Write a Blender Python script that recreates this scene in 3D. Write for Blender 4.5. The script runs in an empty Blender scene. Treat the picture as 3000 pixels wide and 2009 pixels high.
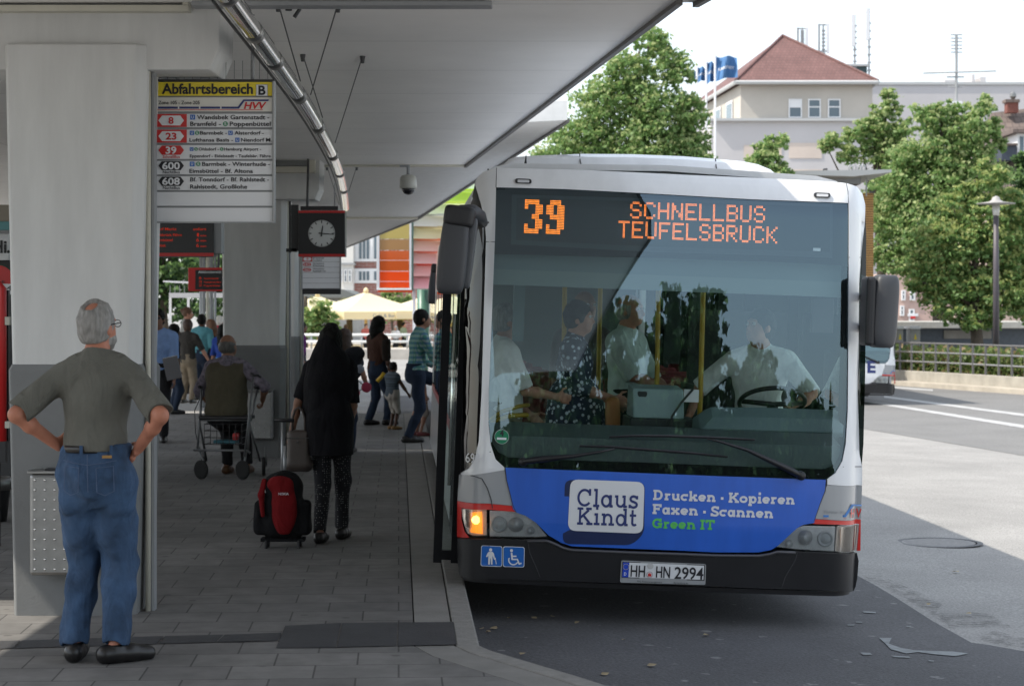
import bpy, bmesh, math, random
import numpy as np
from mathutils import Vector, Matrix
from mathutils.geometry import tessellate_polygon
random.seed(7); rng = np.random.default_rng(7)
C = bpy.context.scene; COL = C.collection
R = math.radians
# picture constants: focal length in pixels of the 3000 px photograph, horizon row, eye height above the road (metres)
FP = 5700.; HZ = 910.; EYE = 1.97; PF = .22
# ---------------------------------------------------------------- camera
cam = bpy.data.cameras.new('camera'); camo = bpy.data.objects.new('camera', cam); COL.objects.link(camo)
camo.location = (0, 0, EYE); camo.rotation_euler = (R(90), 0, 0)
cam.sensor_width = 36; cam.lens = FP/3000*36; cam.shift_y = -94.5/3000; cam.clip_start = .1; cam.clip_end = 5000
cam.dof.use_dof = True; cam.dof.focus_distance = 12.2; cam.dof.aperture_fstop = 5.6
C.camera = camo
# ---------------------------------------------------------------- daylight
EL = 51.; TR = Vector((.975*math.cos(R(EL)), .22*math.cos(R(EL)), -math.sin(R(EL))))
w = bpy.data.worlds.new('World'); C.world = w; w.use_nodes = True
nt = w.node_tree; bg = nt.nodes['Background']
sky = nt.nodes.new('ShaderNodeTexSky'); sky.sky_type = 'NISHITA'; sky.sun_disc = False
sky.sun_elevation = R(EL); sky.sun_rotation = math.atan2(-.975, -.22); sky.dust_density = 1.5; sky.air_density = 1.0; sky.ozone_density = 1.0
hz = nt.nodes.new('ShaderNodeMix'); hz.data_type = 'RGBA'; hz.inputs['Factor'].default_value = .5; hz.inputs['B'].default_value = (6.45, 6.75, 6.95, 1)      # summer haze over the clear sky
nt.links.new(sky.outputs[0], hz.inputs['A']); nt.links.new(hz.outputs['Result'], bg.inputs[0]); bg.inputs[1].default_value = .15
sl = bpy.data.lights.new('sun', 'SUN'); sl.energy = 3.5; sl.angle = R(.6); sl.color = (1, .93, .82)
so = bpy.data.objects.new('sun', sl); COL.objects.link(so); so.rotation_euler = TR.to_track_quat('-Z', 'Y').to_euler()
C.view_settings.view_transform = 'Standard'; C.view_settings.look = 'None'; C.view_settings.gamma = 1
C.view_settings.exposure = .75
# ---------------------------------------------------------------- helpers
def at(px, py, Y): return Vector(((px-1500)*Y/FP, Y, EYE+(HZ-py)*Y/FP))
def gz(x): return -.03*min(max(x+.3, 0), 8.3)
def onz(px, py, z): return at(px, py, (EYE-z)*FP/(py-HZ))
def road_at(px, py):
    z = 0
    for _ in range(8): p = onz(px, py, z); z = gz(p.x)
    return p
def KX(Y): return -.17-.0582*(Y-10.2)           # the kerb line
def wm(o):
    m = o.matrix_basis.copy()
    return wm(o.parent) @ m if o.parent else m
def tag(o, label=None, cat=None, group=None, kind=None):
    if label: o['label'] = label
    if cat: o['category'] = cat
    if group: o['group'] = group
    if kind: o['kind'] = kind
    return o
def empty(name, loc, rot=(0, 0, 0), label=None, cat=None, group=None):
    o = bpy.data.objects.new(name, None); COL.objects.link(o); o.location = loc; o.rotation_euler = rot
    o.empty_display_size = .2
    return tag(o, label, cat, group)
KIDS = {}
def copy_tree(o, parent=None, skip=()):
    c = o.copy(); COL.objects.link(c)
    if parent: c.parent = parent; KIDS.setdefault(parent.name, []).append(c)
    for ch in list(KIDS.get(o.name, [])):
        if ch.name.split('.')[0] not in skip: copy_tree(ch, c, skip)
    return c
def link(name, me, parent=None):
    o = bpy.data.objects.new(name, me); COL.objects.link(o)
    if parent: o.parent = parent; KIDS.setdefault(parent.name, []).append(o)
    return o
_tx = {}
def text_geo(s, bold=0., space=1.):
    k = (s, bold, space)
    if k not in _tx:
        cu = bpy.data.curves.new('t', 'FONT'); cu.body = s; cu.offset = bold; cu.space_character = space; cu.resolution_u = 3
        o = bpy.data.objects.new('t', cu); COL.objects.link(o)
        me = bpy.data.meshes.new_from_object(o.evaluated_get(bpy.context.evaluated_depsgraph_get()))
        v = np.array([x.co[:2] for x in me.vertices]) if len(me.vertices) else np.zeros((1, 2))
        f = [tuple(p.vertices) for p in me.polygons]
        bpy.data.objects.remove(o); bpy.data.curves.remove(cu); bpy.data.meshes.remove(me)
        _tx[k] = (v, f)
    return _tx[k]
class MB:
    """Collects shapes and links them as ONE mesh object."""
    def __init__(s): s.v = []; s.f = []; s.m = []; s.mats = []
    def mi(s, m):
        if m not in s.mats: s.mats.append(m)
        return s.mats.index(m)
    def add(s, vs, fs, m, M=None):
        b = len(s.v); k = s.mi(m)
        s.v += [tuple(M @ Vector(v)) if M else tuple(v) for v in vs]
        for f in fs: s.f.append(tuple(b+i for i in f)); s.m.append(k)
        return s
    def box(s, lo, hi, m, M=None):
        x0, y0, z0 = lo; x1, y1, z1 = hi
        return s.add([(x0,y0,z0),(x1,y0,z0),(x1,y1,z0),(x0,y1,z0),(x0,y0,z1),(x1,y0,z1),(x1,y1,z1),(x0,y1,z1)],
              [(0,3,2,1),(4,5,6,7),(0,1,5,4),(1,2,6,5),(2,3,7,6),(3,0,4,7)], m, M)
    def loft(s, rings, m, caps=True, closed=True):
        n = len(rings[0]); vs = [p for r in rings for p in r]; fs = []
        for i in range(len(rings)-1):
            for j in range(n if closed else n-1):
                a = i*n+j; b = i*n+(j+1) % n; fs.append((a, b, b+n, a+n))
        if caps: fs += [tuple(range(n))[::-1], tuple(range((len(rings)-1)*n, len(rings)*n))]
        return s.add(vs, fs, m)
    def prism(s, poly, d, m):
        """poly: list of 3D points, d: extrusion vector"""
        d = Vector(d); return s.loft([[Vector(p) for p in poly], [Vector(p)+d for p in poly]], m)
    def tube(s, pts, r, m, n=10, caps=True):
        pts = [Vector(p) for p in pts]; rs = r if isinstance(r, (list, tuple)) else [r]*len(pts); rings = []; u = None
        for i, p in enumerate(pts):
            t = (pts[min(i+1, len(pts)-1)]-pts[max(i-1, 0)]).normalized()
            if u is None: u = t.orthogonal().normalized()
            u = (u-t*u.dot(t)).normalized(); v = t.cross(u)
            rings.append([p+(u*math.cos(6.2832*k/n)+v*math.sin(6.2832*k/n))*rs[i] for k in range(n)])
        return s.loft(rings, m, caps)
    def lathe(s, prof, m, c=(0, 0, 0), n=24, M=None):
        c = Vector(c); b = [[c+Vector((r*math.cos(6.2832*k/n), r*math.sin(6.2832*k/n), z)) for k in range(n)] for r, z in prof]
        if M: b = [[M @ p for p in r] for r in b]
        return s.loft(b, m)
    def poly(s, pts, m): return s.add(pts, [tuple(range(len(pts)))], m)
    def text(s, t, m, o, w, up, h, width=None, bold=0., space=1., center=False, fn=None):
        """text t from point o along unit w with capital height h, squeezed to width if given; fn maps (x, y) to a point"""
        v, f = text_geo(t, bold, space); v = v*(h/.69)
        x0, x1 = v[:, 0].min(), v[:, 0].max()
        if width: v = np.stack([(v[:, 0]-x0)*width/max(x1-x0, 1e-6), v[:, 1]], 1)
        else: v = v-np.array([x0, 0])
        if center: v[:, 0] -= (v[:, 0].max())/2
        if fn: return s.add([fn(a, b) for a, b in v], f, m)
        o = Vector(o); w = Vector(w); up = Vector(up)
        return s.add([o+w*float(a)+up*float(b) for a, b in v], f, m)
    def build(s, name, parent=None, world=True, loc=None, smooth=False, bevel=0, label=None, cat=None, group=None, kind=None):
        vs = s.v
        if parent is not None and world:
            M = wm(parent).inverted(); vs = [M @ Vector(v) for v in vs]
        if loc is not None: vs = [Vector(v)-Vector(loc) for v in vs]
        me = bpy.data.meshes.new(name); me.from_pydata([tuple(v) for v in vs], [], s.f)
        for m in s.mats: me.materials.append(m)
        me.polygons.foreach_set('material_index', s.m)
        if smooth: me.polygons.foreach_set('use_smooth', [True]*len(me.polygons))
        o = link(name, me, parent)
        if loc is not None: o.location = loc
        if bevel:
            b = o.modifiers.new('b', 'BEVEL'); b.width = bevel; b.segments = 2; b.limit_method = 'ANGLE'; b.angle_limit = R(40)
        return tag(o, label, cat, group, kind)
def fix_normals(o):
    bm = bmesh.new(); bm.from_mesh(o.data); bmesh.ops.recalc_face_normals(bm, faces=bm.faces); bm.to_mesh(o.data); bm.free(); return o
# ---------------------------------------------------------------- materials
def mat(name, col, rough=.6, metal=0., var=0., scale=8., bump=0., bscale=60., spec=.5, emit=None, es=1., coat=0., stretch=None):
    m = bpy.data.materials.new(name); m.use_nodes = True; n = m.node_tree.nodes; L = m.node_tree.links; b = n['Principled BSDF']
    b.inputs['Base Color'].default_value = (*col, 1); b.inputs['Roughness'].default_value = rough; b.inputs['Metallic'].default_value = metal
    b.inputs['Specular IOR Level'].default_value = spec; b.inputs['Coat Weight'].default_value = coat; b.inputs['Coat Roughness'].default_value = .05
    if emit: b.inputs['Emission Color'].default_value = (*emit, 1); b.inputs['Emission Strength'].default_value = es
    if var or bump:
        tc = n.new('ShaderNodeTexCoord'); vec = tc.outputs['Object']
        if stretch:
            mp = n.new('ShaderNodeMapping'); mp.inputs['Scale'].default_value = stretch; L.new(vec, mp.inputs[0]); vec = mp.outputs[0]
    if var:
        t = n.new('ShaderNodeTexNoise'); t.inputs['Scale'].default_value = scale; t.inputs['Detail'].default_value = 6; t.inputs['Roughness'].default_value = .6
        L.new(vec, t.inputs['Vector'])
        r = n.new('ShaderNodeMapRange'); r.inputs[1].default_value = .3; r.inputs[2].default_value = .7; r.inputs[3].default_value = 1-var; r.inputs[4].default_value = 1+var
        L.new(t.outputs['Fac'], r.inputs[0])
        x = n.new('ShaderNodeVectorMath'); x.operation = 'SCALE'; x.inputs[0].default_value = col; L.new(r.outputs[0], x.inputs['Scale']); L.new(x.outputs[0], b.inputs['Base Color'])
    if bump:
        t2 = n.new('ShaderNodeTexNoise'); t2.inputs['Scale'].default_value = bscale; t2.inputs['Detail'].default_value = 4; L.new(vec, t2.inputs['Vector'])
        bp = n.new('ShaderNodeBump'); bp.inputs['Strength'].default_value = bump; bp.inputs['Distance'].default_value = .02
        L.new(t2.outputs['Fac'], bp.inputs['Height']); L.new(bp.outputs[0], b.inputs['Normal'])
    return m
def brickmat(name, c1, c2, mortar, bw, bh, ms, rot=0., offset=.5, axes=None, rough=.75, var=.15, vs=3., bump=.25, spots=0.):
    m = bpy.data.materials.new(name); m.use_nodes = True; n = m.node_tree.nodes; L = m.node_tree.links; b = n['Principled BSDF']
    tc = n.new('ShaderNodeTexCoord'); vec = tc.outputs['Object']
    if axes:
        sp = n.new('ShaderNodeSeparateXYZ'); cb = n.new('ShaderNodeCombineXYZ'); L.new(vec, sp.inputs[0])
        L.new(sp.outputs[axes[0]], cb.inputs[0]); L.new(sp.outputs[axes[1]], cb.inputs[1]); vec = cb.outputs[0]
    mp = n.new('ShaderNodeMapping'); mp.inputs['Rotation'].default_value = (0, 0, rot); L.new(vec, mp.inputs[0])
    t = n.new('ShaderNodeTexBrick'); t.inputs['Color1'].default_value = (*c1, 1); t.inputs['Color2'].default_value = (*c2, 1); t.inputs['Mortar'].default_value = (*mortar, 1)
    t.inputs['Scale'].default_value = 1; t.inputs['Mortar Size'].default_value = ms; t.inputs['Brick Width'].default_value = bw; t.inputs['Row Height'].default_value = bh
    t.inputs['Mortar Smooth'].default_value = .1; t.offset = offset; L.new(mp.outputs[0], t.inputs['Vector'])
    no = n.new('ShaderNodeTexNoise'); no.inputs['Scale'].default_value = vs; no.inputs['Detail'].default_value = 8; no.inputs['Roughness'].default_value = .65; L.new(tc.outputs['Object'], no.inputs['Vector'])
    r = n.new('ShaderNodeMapRange'); r.inputs[1].default_value = .3; r.inputs[2].default_value = .7; r.inputs[3].default_value = 1-var; r.inputs[4].default_value = 1+var; L.new(no.outputs['Fac'], r.inputs[0])
    x = n.new('ShaderNodeVectorMath'); x.operation = 'SCALE'; L.new(t.outputs['Color'], x.inputs[0]); L.new(r.outputs[0], x.inputs['Scale'])
    src = x.outputs[0]
    if spots:
        v = n.new('ShaderNodeTexVoronoi'); v.inputs['Scale'].default_value = 2.6; L.new(tc.outputs['Object'], v.inputs['Vector']); q = n.new('ShaderNodeMapRange'); q.inputs[1].default_value = .05; q.inputs[2].default_value = .075; q.inputs[3].default_value = spots; q.inputs[4].default_value = 1; L.new(v.outputs['Distance'], q.inputs[0])
        v2 = n.new('ShaderNodeTexNoise'); v2.inputs['Scale'].default_value = .7; v2.inputs['Detail'].default_value = 6; L.new(tc.outputs['Object'], v2.inputs['Vector']); q2 = n.new('ShaderNodeMapRange'); q2.inputs[1].default_value = .35; q2.inputs[2].default_value = .65; q2.inputs[3].default_value = .80; q2.inputs[4].default_value = 1.15; L.new(v2.outputs['Fac'], q2.inputs[0])
        mu = n.new('ShaderNodeMath'); mu.operation = 'MULTIPLY'; L.new(q.outputs[0], mu.inputs[0]); L.new(q2.outputs[0], mu.inputs[1]); y = n.new('ShaderNodeVectorMath'); y.operation = 'SCALE'; L.new(src, y.inputs[0]); L.new(mu.outputs[0], y.inputs['Scale']); src = y.outputs[0]
    L.new(src, b.inputs['Base Color']); b.inputs['Roughness'].default_value = rough
    bp = n.new('ShaderNodeBump'); bp.inputs['Strength'].default_value = bump; bp.inputs['Distance'].default_value = .02; bp.invert = True
    L.new(t.outputs['Fac'], bp.inputs['Height']); L.new(bp.outputs[0], b.inputs['Normal'])
    return m
def asphalt(name, col, var, fleck=0.):
    """fine aggregate over broad stains"""
    m = mat(name, col, .85, var=var, scale=.7); n = m.node_tree.nodes; L = m.node_tree.links; b = n['Principled BSDF']
    tc = n.new('ShaderNodeTexCoord')
    t = n.new('ShaderNodeTexNoise'); t.inputs['Scale'].default_value = 55; t.inputs['Detail'].default_value = 3; L.new(tc.outputs['Object'], t.inputs['Vector'])
    r = n.new('ShaderNodeMapRange'); r.inputs[1].default_value = .3; r.inputs[2].default_value = .7; r.inputs[3].default_value = .72; r.inputs[4].default_value = 1.28; L.new(t.outputs['Fac'], r.inputs[0])
    src = b.inputs['Base Color'].links[0].from_socket
    x = n.new('ShaderNodeVectorMath'); x.operation = 'SCALE'; L.new(src, x.inputs[0]); L.new(r.outputs[0], x.inputs['Scale']); out = x.outputs[0]
    if fleck:
        v = n.new('ShaderNodeTexNoise'); v.inputs['Scale'].default_value = 7; v.inputs['Detail'].default_value = 2; L.new(tc.outputs['Object'], v.inputs['Vector'])
        c = n.new('ShaderNodeMapRange'); c.inputs[1].default_value = .70; c.inputs[2].default_value = .74; L.new(v.outputs['Fac'], c.inputs[0])
        mx = n.new('ShaderNodeMix'); mx.data_type = 'RGBA'; L.new(c.outputs[0], mx.inputs['Factor']); L.new(out, mx.inputs['A']); mx.inputs['B'].default_value = (fleck,)*3+(1,); out = mx.outputs['Result']
    L.new(out, b.inputs['Base Color'])
    bp = n.new('ShaderNodeBump'); bp.inputs['Strength'].default_value = .5; bp.inputs['Distance'].default_value = .01; L.new(t.outputs['Fac'], bp.inputs['Height']); L.new(bp.outputs[0], b.inputs['Normal'])
    return m
def leafmat(name, c1, c2, rough=.55):
    m = bpy.data.materials.new(name); m.use_nodes = True; n = m.node_tree.nodes; L = m.node_tree.links; b = n['Principled BSDF']
    g = n.new('ShaderNodeNewGeometry'); r = n.new('ShaderNodeValToRGB'); r.color_ramp.elements[0].color = (*c1, 1); r.color_ramp.elements[1].color = (*c2, 1)
    L.new(g.outputs['Random Per Island'], r.inputs[0]); L.new(r.outputs[0], b.inputs['Base Color']); b.inputs['Roughness'].default_value = rough
    tr = n.new('ShaderNodeBsdfTranslucent'); L.new(r.outputs[0], tr.inputs[0]); mx = n.new('ShaderNodeMixShader'); mx.inputs[0].default_value = .48
    L.new(b.outputs[0], mx.inputs[1]); L.new(tr.outputs[0], mx.inputs[2]); L.new(mx.outputs[0], n['Material Output'].inputs[0]); return m
def glassmat(name, tint=(.75, .85, .85), refl=.08, rough=.0, coat=(1, 1, 1)):
    """clear pane: tinted see-through plus a mirror reflection that grows at grazing angles"""
    m = bpy.data.materials.new(name); m.use_nodes = True; n = m.node_tree.nodes; L = m.node_tree.links
    t = n.new('ShaderNodeBsdfTransparent'); t.inputs[0].default_value = (*tint, 1)
    g = n.new('ShaderNodeBsdfGlossy'); g.inputs['Roughness'].default_value = rough; g.inputs[0].default_value = (*coat, 1)
    f = n.new('ShaderNodeFresnel'); f.inputs[0].default_value = 1.5
    r = n.new('ShaderNodeMapRange'); r.inputs[1].default_value = .04; r.inputs[2].default_value = 1; r.inputs[3].default_value = refl; r.inputs[4].default_value = 1; L.new(f.outputs[0], r.inputs[0])
    x = n.new('ShaderNodeMixShader'); L.new(r.outputs[0], x.inputs[0]); L.new(t.outputs[0], x.inputs[1]); L.new(g.outputs[0], x.inputs[2]); L.new(x.outputs[0], n['Material Output'].inputs[0])
    return m
W_CONC = mat('pale_concrete', (.60, .605, .595), .8, var=.07, scale=2.2, bump=.08, stretch=(3, 3, .5))
W_CEIL = brickmat('ceiling_paint', (.88, .865, .84), (.86, .845, .82), (.62, .61, .59), 30, 1.55, .008, rot=0, offset=0, var=.05, vs=.9, bump=.12)
G_CONC = mat('grey_plinth_paint', (.17, .175, .175), .7, var=.12, scale=2.5, bump=.1)
CREAM = mat('cream_metal', (.55, .53, .45), .5, var=.05)
STEEL = mat('brushed_steel', (.27, .27, .265), .42, 1, var=.10, scale=15)
CHROME = mat('polished_steel', (.75, .74, .72), .10, 1, var=.05, scale=6)
ALU = mat('aluminium', (.36, .37, .38), .45, .7)
DARK = mat('dark_metal', (.025, .026, .028), .45)
BLACK = mat('black_plastic', (.012, .012, .014), .4)
WHITE = mat('white_paint', (.78, .79, .80), .45, var=.03)
GREY = mat('grey_metal', (.28, .29, .30), .5)
SIGNW = mat('sign_white', (.72, .73, .75), .35)
SIGNY = mat('sign_yellow', (.78, .62, .03), .35)
SIGNR = mat('sign_red', (.55, .02, .02), .4)
INK = mat('black_lettering', (.015, .015, .02), .5)
NAVY = mat('navy_lettering', (.02, .035, .16), .4)
BLUE = mat('blue_sign', (.015, .13, .48), .35)
GREEN = mat('green_sign', (.02, .25, .10), .4)
REDL = mat('red_lettering', (.60, .02, .025), .4)
LED_R = mat('red_diodes', (.1, 0, 0), .5, emit=(1, .05, .01), es=.16)
LED_O = mat('orange_diodes', (.1, .03, 0), .5, emit=(1, .20, .015), es=1.5)
# ================================================================ the ground
ASPH = asphalt('light_asphalt', (.27, .263, .253), .16)
APRON = asphalt('dark_asphalt', (.085, .085, .090), .2, .20)
ROADM = asphalt('far_asphalt', (.165, .163, .16), .10)
LINE = mat('road_paint', (.40, .40, .40), .6, var=.25, scale=4)
KERB = mat('kerb_granite', (.23, .222, .208), .8, var=.16, scale=14, bump=.25)
SLAB = brickmat('paving_slabs', (.17, .165, .158), (.135, .131, .127), (.06, .057, .055), .41, .345, .005, rot=-.0582, var=.22, vs=5, spots=.62)
TILE = mat('dark_paving', (.042, .043, .047), .7, var=.18, scale=4, bump=.15)
JOINT = mat('joint_dirt', (.03, .029, .027), .9)
b = MB(); xs = [-900, -30, -.3, 3.85, 8, 40, 900]; ys = [-300, 0, 40, 120, 3000]
b.add([(x, y, gz(x)-(.03 if x < -.2 and x > -31 else 0)) for y in ys for x in xs], [(j*7+i, j*7+i+1, j*7+8+i, j*7+7+i) for j in range(4) for i in range(6)], ASPH)
b.build('road', kind='structure')
def sheet(name, pts, m, dz=.004, grid=None):
    """a flat sheet laid on the road: pts are (x, y)"""
    bm = bmesh.new(); f = bm.faces.new([bm.verts.new((x, y, 0)) for x, y in pts]); bmesh.ops.triangulate(bm, faces=[f])
    for cx in (-.3, 8.0): bmesh.ops.bisect_plane(bm, geom=bm.verts[:]+bm.edges[:]+bm.faces[:], plane_co=(cx, 0, 0), plane_no=(1, 0, 0))
    for v in bm.verts: v.co.z = gz(v.co.x)+dz
    bmesh.ops.recalc_face_normals(bm, faces=bm.faces)
    if sum(f.normal.z for f in bm.faces) < 0: bmesh.ops.reverse_faces(bm, faces=bm.faces)
    me = bpy.data.meshes.new(name); bm.to_mesh(me); bm.free(); me.materials.append(m); o = link(name, me); o['kind'] = 'structure'; return o
P2 = lambda px, py: tuple(road_at(px, py)[:2])
edge = [P2(3000, 1908), P2(2887, 1888), P2(2846, 1883), P2(2733, 1820), P2(2620, 1748), P2(2560, 1712), P2(2507, 1684)]
sheet('bus_bay', [(.3, 8.2), (6, 8.2), (6, 11.0)]+edge+[(2.5, 18), (2.0, 28), (1.2, 45), (-3.2, 45), (-.6, 12)], APRON)
sheet('far_road', [(16, 8), P2(3000, 1335), P2(2535, 1257), (4.2, 49), (2.2, 59.5), (2, 66), (11.2, 60), (14.6, 52.6), (34, 30), (34, 8)], ROADM)
BOUNCE = asphalt('bounce_pale', (.50, .485, .46), .12)  # unseen pale ground, added to bounce sunlight up to the canopy underside
sheet('bounce_ground', [(2.5, 7.9), (2.5, -70), (90, -70), (90, 8.0), (6.1, 8.0)], BOUNCE, .0055)
sheet('bounce_ground', [(6.2, 8.6), (90, 8.6), (90, 26), (9.2, 26), (6.2, 13)], BOUNCE, .0055)
def strip(a, b_, c, d, name='lane_line'): sheet(name, [P2(*a), P2(*b_), P2(*c), P2(*d)], LINE, .009)
strip((2530, 1172), (3000, 1246), (3000, 1255), (2530, 1178)); strip((2590, 1160), (3000, 1213), (3000, 1220), (2590, 1165)); strip((2608, 1132), (2733, 1141), (2733, 1146), (2608, 1137))
STAIN = mat('spilled_paint', (.20, .215, .22), .7, var=.3, scale=14)
stains = [[(2575,1871),(2612,1872),(2604,1888),(2640,1901),(2682,1908),(2740,1910),(2790,1911),(2838,1917),(2800,1925),(2735,1919),(2690,1913),(2655,1917),(2610,1905),(2594,1888)],
 [(2520,1914),(2548,1915),(2556,1921),(2530,1922)],[(2610,1923),(2662,1926),(2668,1930),(2620,1928)],[(2527,1792),(2566,1795),(2566,1799),(2530,1797)],[(2307,1735),(2352,1734),(2352,1738),(2310,1738)],
 [(2482,1832),(2504,1832),(2502,1835),(2484,1835)],[(2720,1937),(2738,1938),(2734,1941),(2722,1940)],[(2655,1836),(2670,1837),(2668,1839),(2656,1838)],[(2368,1722),(2390,1725),(2390,1728),(2370,1726)],[(2507,1823),(2527,1824),(2526,1827),(2508,1826)]]
for s in stains: sheet('paint_stain', [P2(*p) for p in s], STAIN, .009)
DIRT = mat('dark_grit', (.045, .044, .043), .95, var=.4, scale=30); n_ = DIRT.node_tree.nodes; l_ = DIRT.node_tree.links
tc_ = n_.new('ShaderNodeTexCoord'); no_ = n_.new('ShaderNodeTexNoise'); no_.inputs['Scale'].default_value = 9; no_.inputs['Detail'].default_value = 9; no_.inputs['Roughness'].default_value = .75; mr_ = n_.new('ShaderNodeMapRange'); mr_.inputs[1].default_value = .46; mr_.inputs[2].default_value = .80
tt_ = n_.new('ShaderNodeBsdfTransparent'); ms_ = n_.new('ShaderNodeMixShader'); l_.new(tc_.outputs['Object'], no_.inputs['Vector']); l_.new(no_.outputs['Fac'], mr_.inputs[0]); l_.new(mr_.outputs[0], ms_.inputs[0]); l_.new(tt_.outputs[0], ms_.inputs[1]); l_.new(n_['Principled BSDF'].outputs[0], ms_.inputs[2]); l_.new(ms_.outputs[0], n_['Material Output'].inputs[0])
for s in [[(2530,1690),(2580,1688),(2700,1740),(2760,1770),(2740,1800),(2650,1752),(2580,1712)],[(2740,1800),(2800,1790),(2900,1800),(2960,1835),(2860,1840),(2780,1835)],[(2860,1862),(2900,1846),(3000,1870),(3000,1902),(2900,1885)]]:
    sheet('grit_patch', [P2(*p) for p in s], DIRT, .0065)
# fallen leaves and scraps on the bay
SCRAP = mat('dry_leaf', (.36, .29, .18), .8, var=.4, scale=9)
for i, (px, py) in enumerate([(1412,1846),(1448,1845),(1430,1855),(1565,1815),(1620,1812),(1530,1922),(1826,1878),(1910,1955),(2070,1866),(1771,1980),(1490,1815),(2800,1678),(2838,1802),(2720,1775),(1690,1830)]):
    p = road_at(px, py); s = .010+.013*random.random(); b = MB()
    b.add([p+Vector((s*math.cos(a)*(1+.4*random.random()), s*1.4*math.sin(a), .012+.012*random.random())) for a in (0, 1.1, 2.2, 3.3, 4.2, 5.3)], [(0,1,2),(0,2,3),(0,3,4),(0,4,5)], SCRAP)
    b.build('fallen_leaf', loc=p, label='small dry scrap of leaf lying on the asphalt near the kerb' if py > 1800 and px < 2200 else 'small dry leaf lying on the light asphalt', cat='leaf', group='leaf scraps on the bay' if py > 1800 and px < 2200 else 'leaves on the light asphalt')
# ---------------------------------------------------------------- platform and kerb
curve = [(1405, 1888), (1440, 1903), (1526, 1929), (1693, 1978), (1790, 2009)]
outer = [(KX(Y), Y) for Y in (33.2, 28, 22, 16, 12)]+[tuple(onz(px, py, PF)[:2]) for px, py in curve]+[(1.05, 8.0), (1.75, 6.4), (2.15, 4), (2.3, -12)]
def inset(pts, d):
    out = []
    for i, p in enumerate(pts):
        a = Vector(pts[max(i-1, 0)]); c = Vector(pts[min(i+1, len(pts)-1)]); t = (c-a).normalized(); nrm = Vector((t.y, -t.x)); out.append(tuple(Vector(p)+nrm*d))
    return out
in1 = inset(outer, .125); in1b = inset(outer, .133); in2 = inset(outer, .335); in2b = inset(outer, .343)
def band(name, A, B, z0, z1, m):
    b = MB(); n = len(A)
    b.loft([[Vector((*A[i], z0)), Vector((*A[i], z1)), Vector((*B[i], z1)), Vector((*B[i], z0))] for i in range(n)], m); return fix_normals(b.build(name, kind='structure', bevel=.012 if name == 'kerb' else 0))
band('kerb', outer, in1, -.4, PF, KERB)
band('kerb_border', in1b, in2, -.4, PF-.003, mat('border_stone', (.21, .203, .19), .8, var=.12, scale=5, bump=.15))
b = MB(); far = [(-60, 33.2), (-60, -12)]
pts = in2b+far[::-1]
bm = bmesh.new(); f = bm.faces.new([bm.verts.new((x, y, PF-.001)) for x, y in pts]); bmesh.ops.triangulate(bm, faces=[f]); bmesh.ops.recalc_face_normals(bm, faces=bm.faces)
if sum(f.normal.z for f in bm.faces) < 0: bmesh.ops.reverse_faces(bm, faces=bm.faces)
me = bpy.data.meshes.new('platform'); bm.to_mesh(me); bm.free(); me.materials.append(SLAB); o = link('platform', me); o['kind'] = 'structure'
b = MB(); b.box((-60, 33.1, -.4), (KX(33.2)-.2, 33.3, PF-.002), KERB); b.build('platform_edge', kind='structure')
b = MB(); b.add([(x, y, PF-.02) for x, y in outer]+[(x, y, PF-.02) for x, y in in2b], [(i, i+1, len(outer)+i+1, len(outer)+i) for i in range(len(outer)-1)], JOINT); b.build('joint_bed', kind='structure')
b = MB()
for q in ([(811,1826),(999,1825),(983,1897),(808,1898)],[(1003,1825),(1164,1823),(1161,1892),(987,1896)],[(1168,1823),(1329,1822),(1337,1888),(1165,1892)]):
    q = [onz(px, py, PF)+Vector((0, 0, .003)) for px, py in ([(836,1833)]+q[1:]if q[0][0] == 811 else q)]; b.poly(q[::-1], TILE)
for q in ([(-60,1880),(60,1876),(40,1899),(-80,1905)],[(64,1876),(480,1863),(460,1886),(44,1899)],[(484,1863),(655,1859),(632,1881),(464,1886)],[(659,1859),(826,1853),(812,1877),(636,1881)]):
    b.poly([onz(px, py, PF)+Vector((0, 0, .003)) for px, py in q][::-1], TILE)
fix_normals(b.build('dark_tile_band', kind='structure'))
# manhole
p = road_at(2752, 1590); r = empty('manhole_cover', p, label='round iron manhole cover set in the light asphalt', cat='manhole')
b = MB(); b.lathe([(.385, .004), (.385, .008), (.335, .008), (.335, .004)], mat('manhole_iron', (.10, .10, .105), .6, .2, var=.4, scale=40), n=40); b.build('ring', r, world=False)
b = MB(); b.lathe([(.32, .003), (.32, .007), (.001, .007), (.001, .003)], mat('manhole_concrete', (.22, .215, .21), .8, var=.2, scale=20), n=40); b.build('lid', r, world=False)
# ================================================================ the station
def pillar(name, label, Y, top, bot, pl_l, pl_r, zb, ztop, depth, ch):
    """top/bot: (left, right) X of the front face at the ceiling and at the ground; zb: top of the dark plinth"""
    r = empty(name, ((bot[0]+bot[1])/2, Y+depth/2, PF), label=label, cat='pillar')
    def ring(x0, x1, z, e, y0=0): return [Vector((x0-e, Y+ch-e+y0, z)), Vector((x0+ch*.4-e, Y-e+y0, z)), Vector((x1-ch*.4+e, Y-e+y0, z)), Vector((x1+ch*.6+e, Y+ch*1.2-e, z)), Vector((x1+ch*.6+e, Y+depth+e, z)), Vector((x0-e, Y+depth+e, z))]
    k = (zb-PF)/(ztop-PF); mx = [bot[i]+(top[i]-bot[i])*k for i in (0, 1)]
    b = MB(); b.loft([ring(mx[0], mx[1], zb-.02, 0), ring(top[0], top[1], ztop, 0)], W_CONC); fix_normals(b.build('shaft', r, bevel=.012))
    b = MB(); b.loft([ring(bot[0], bot[1], PF-.05, .018), ring(mx[0], mx[1], zb-.035, .018), ring(mx[0], mx[1], zb, .002)], G_CONC); fix_normals(b.build('plinth', r, bevel=.008)); return r
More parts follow.
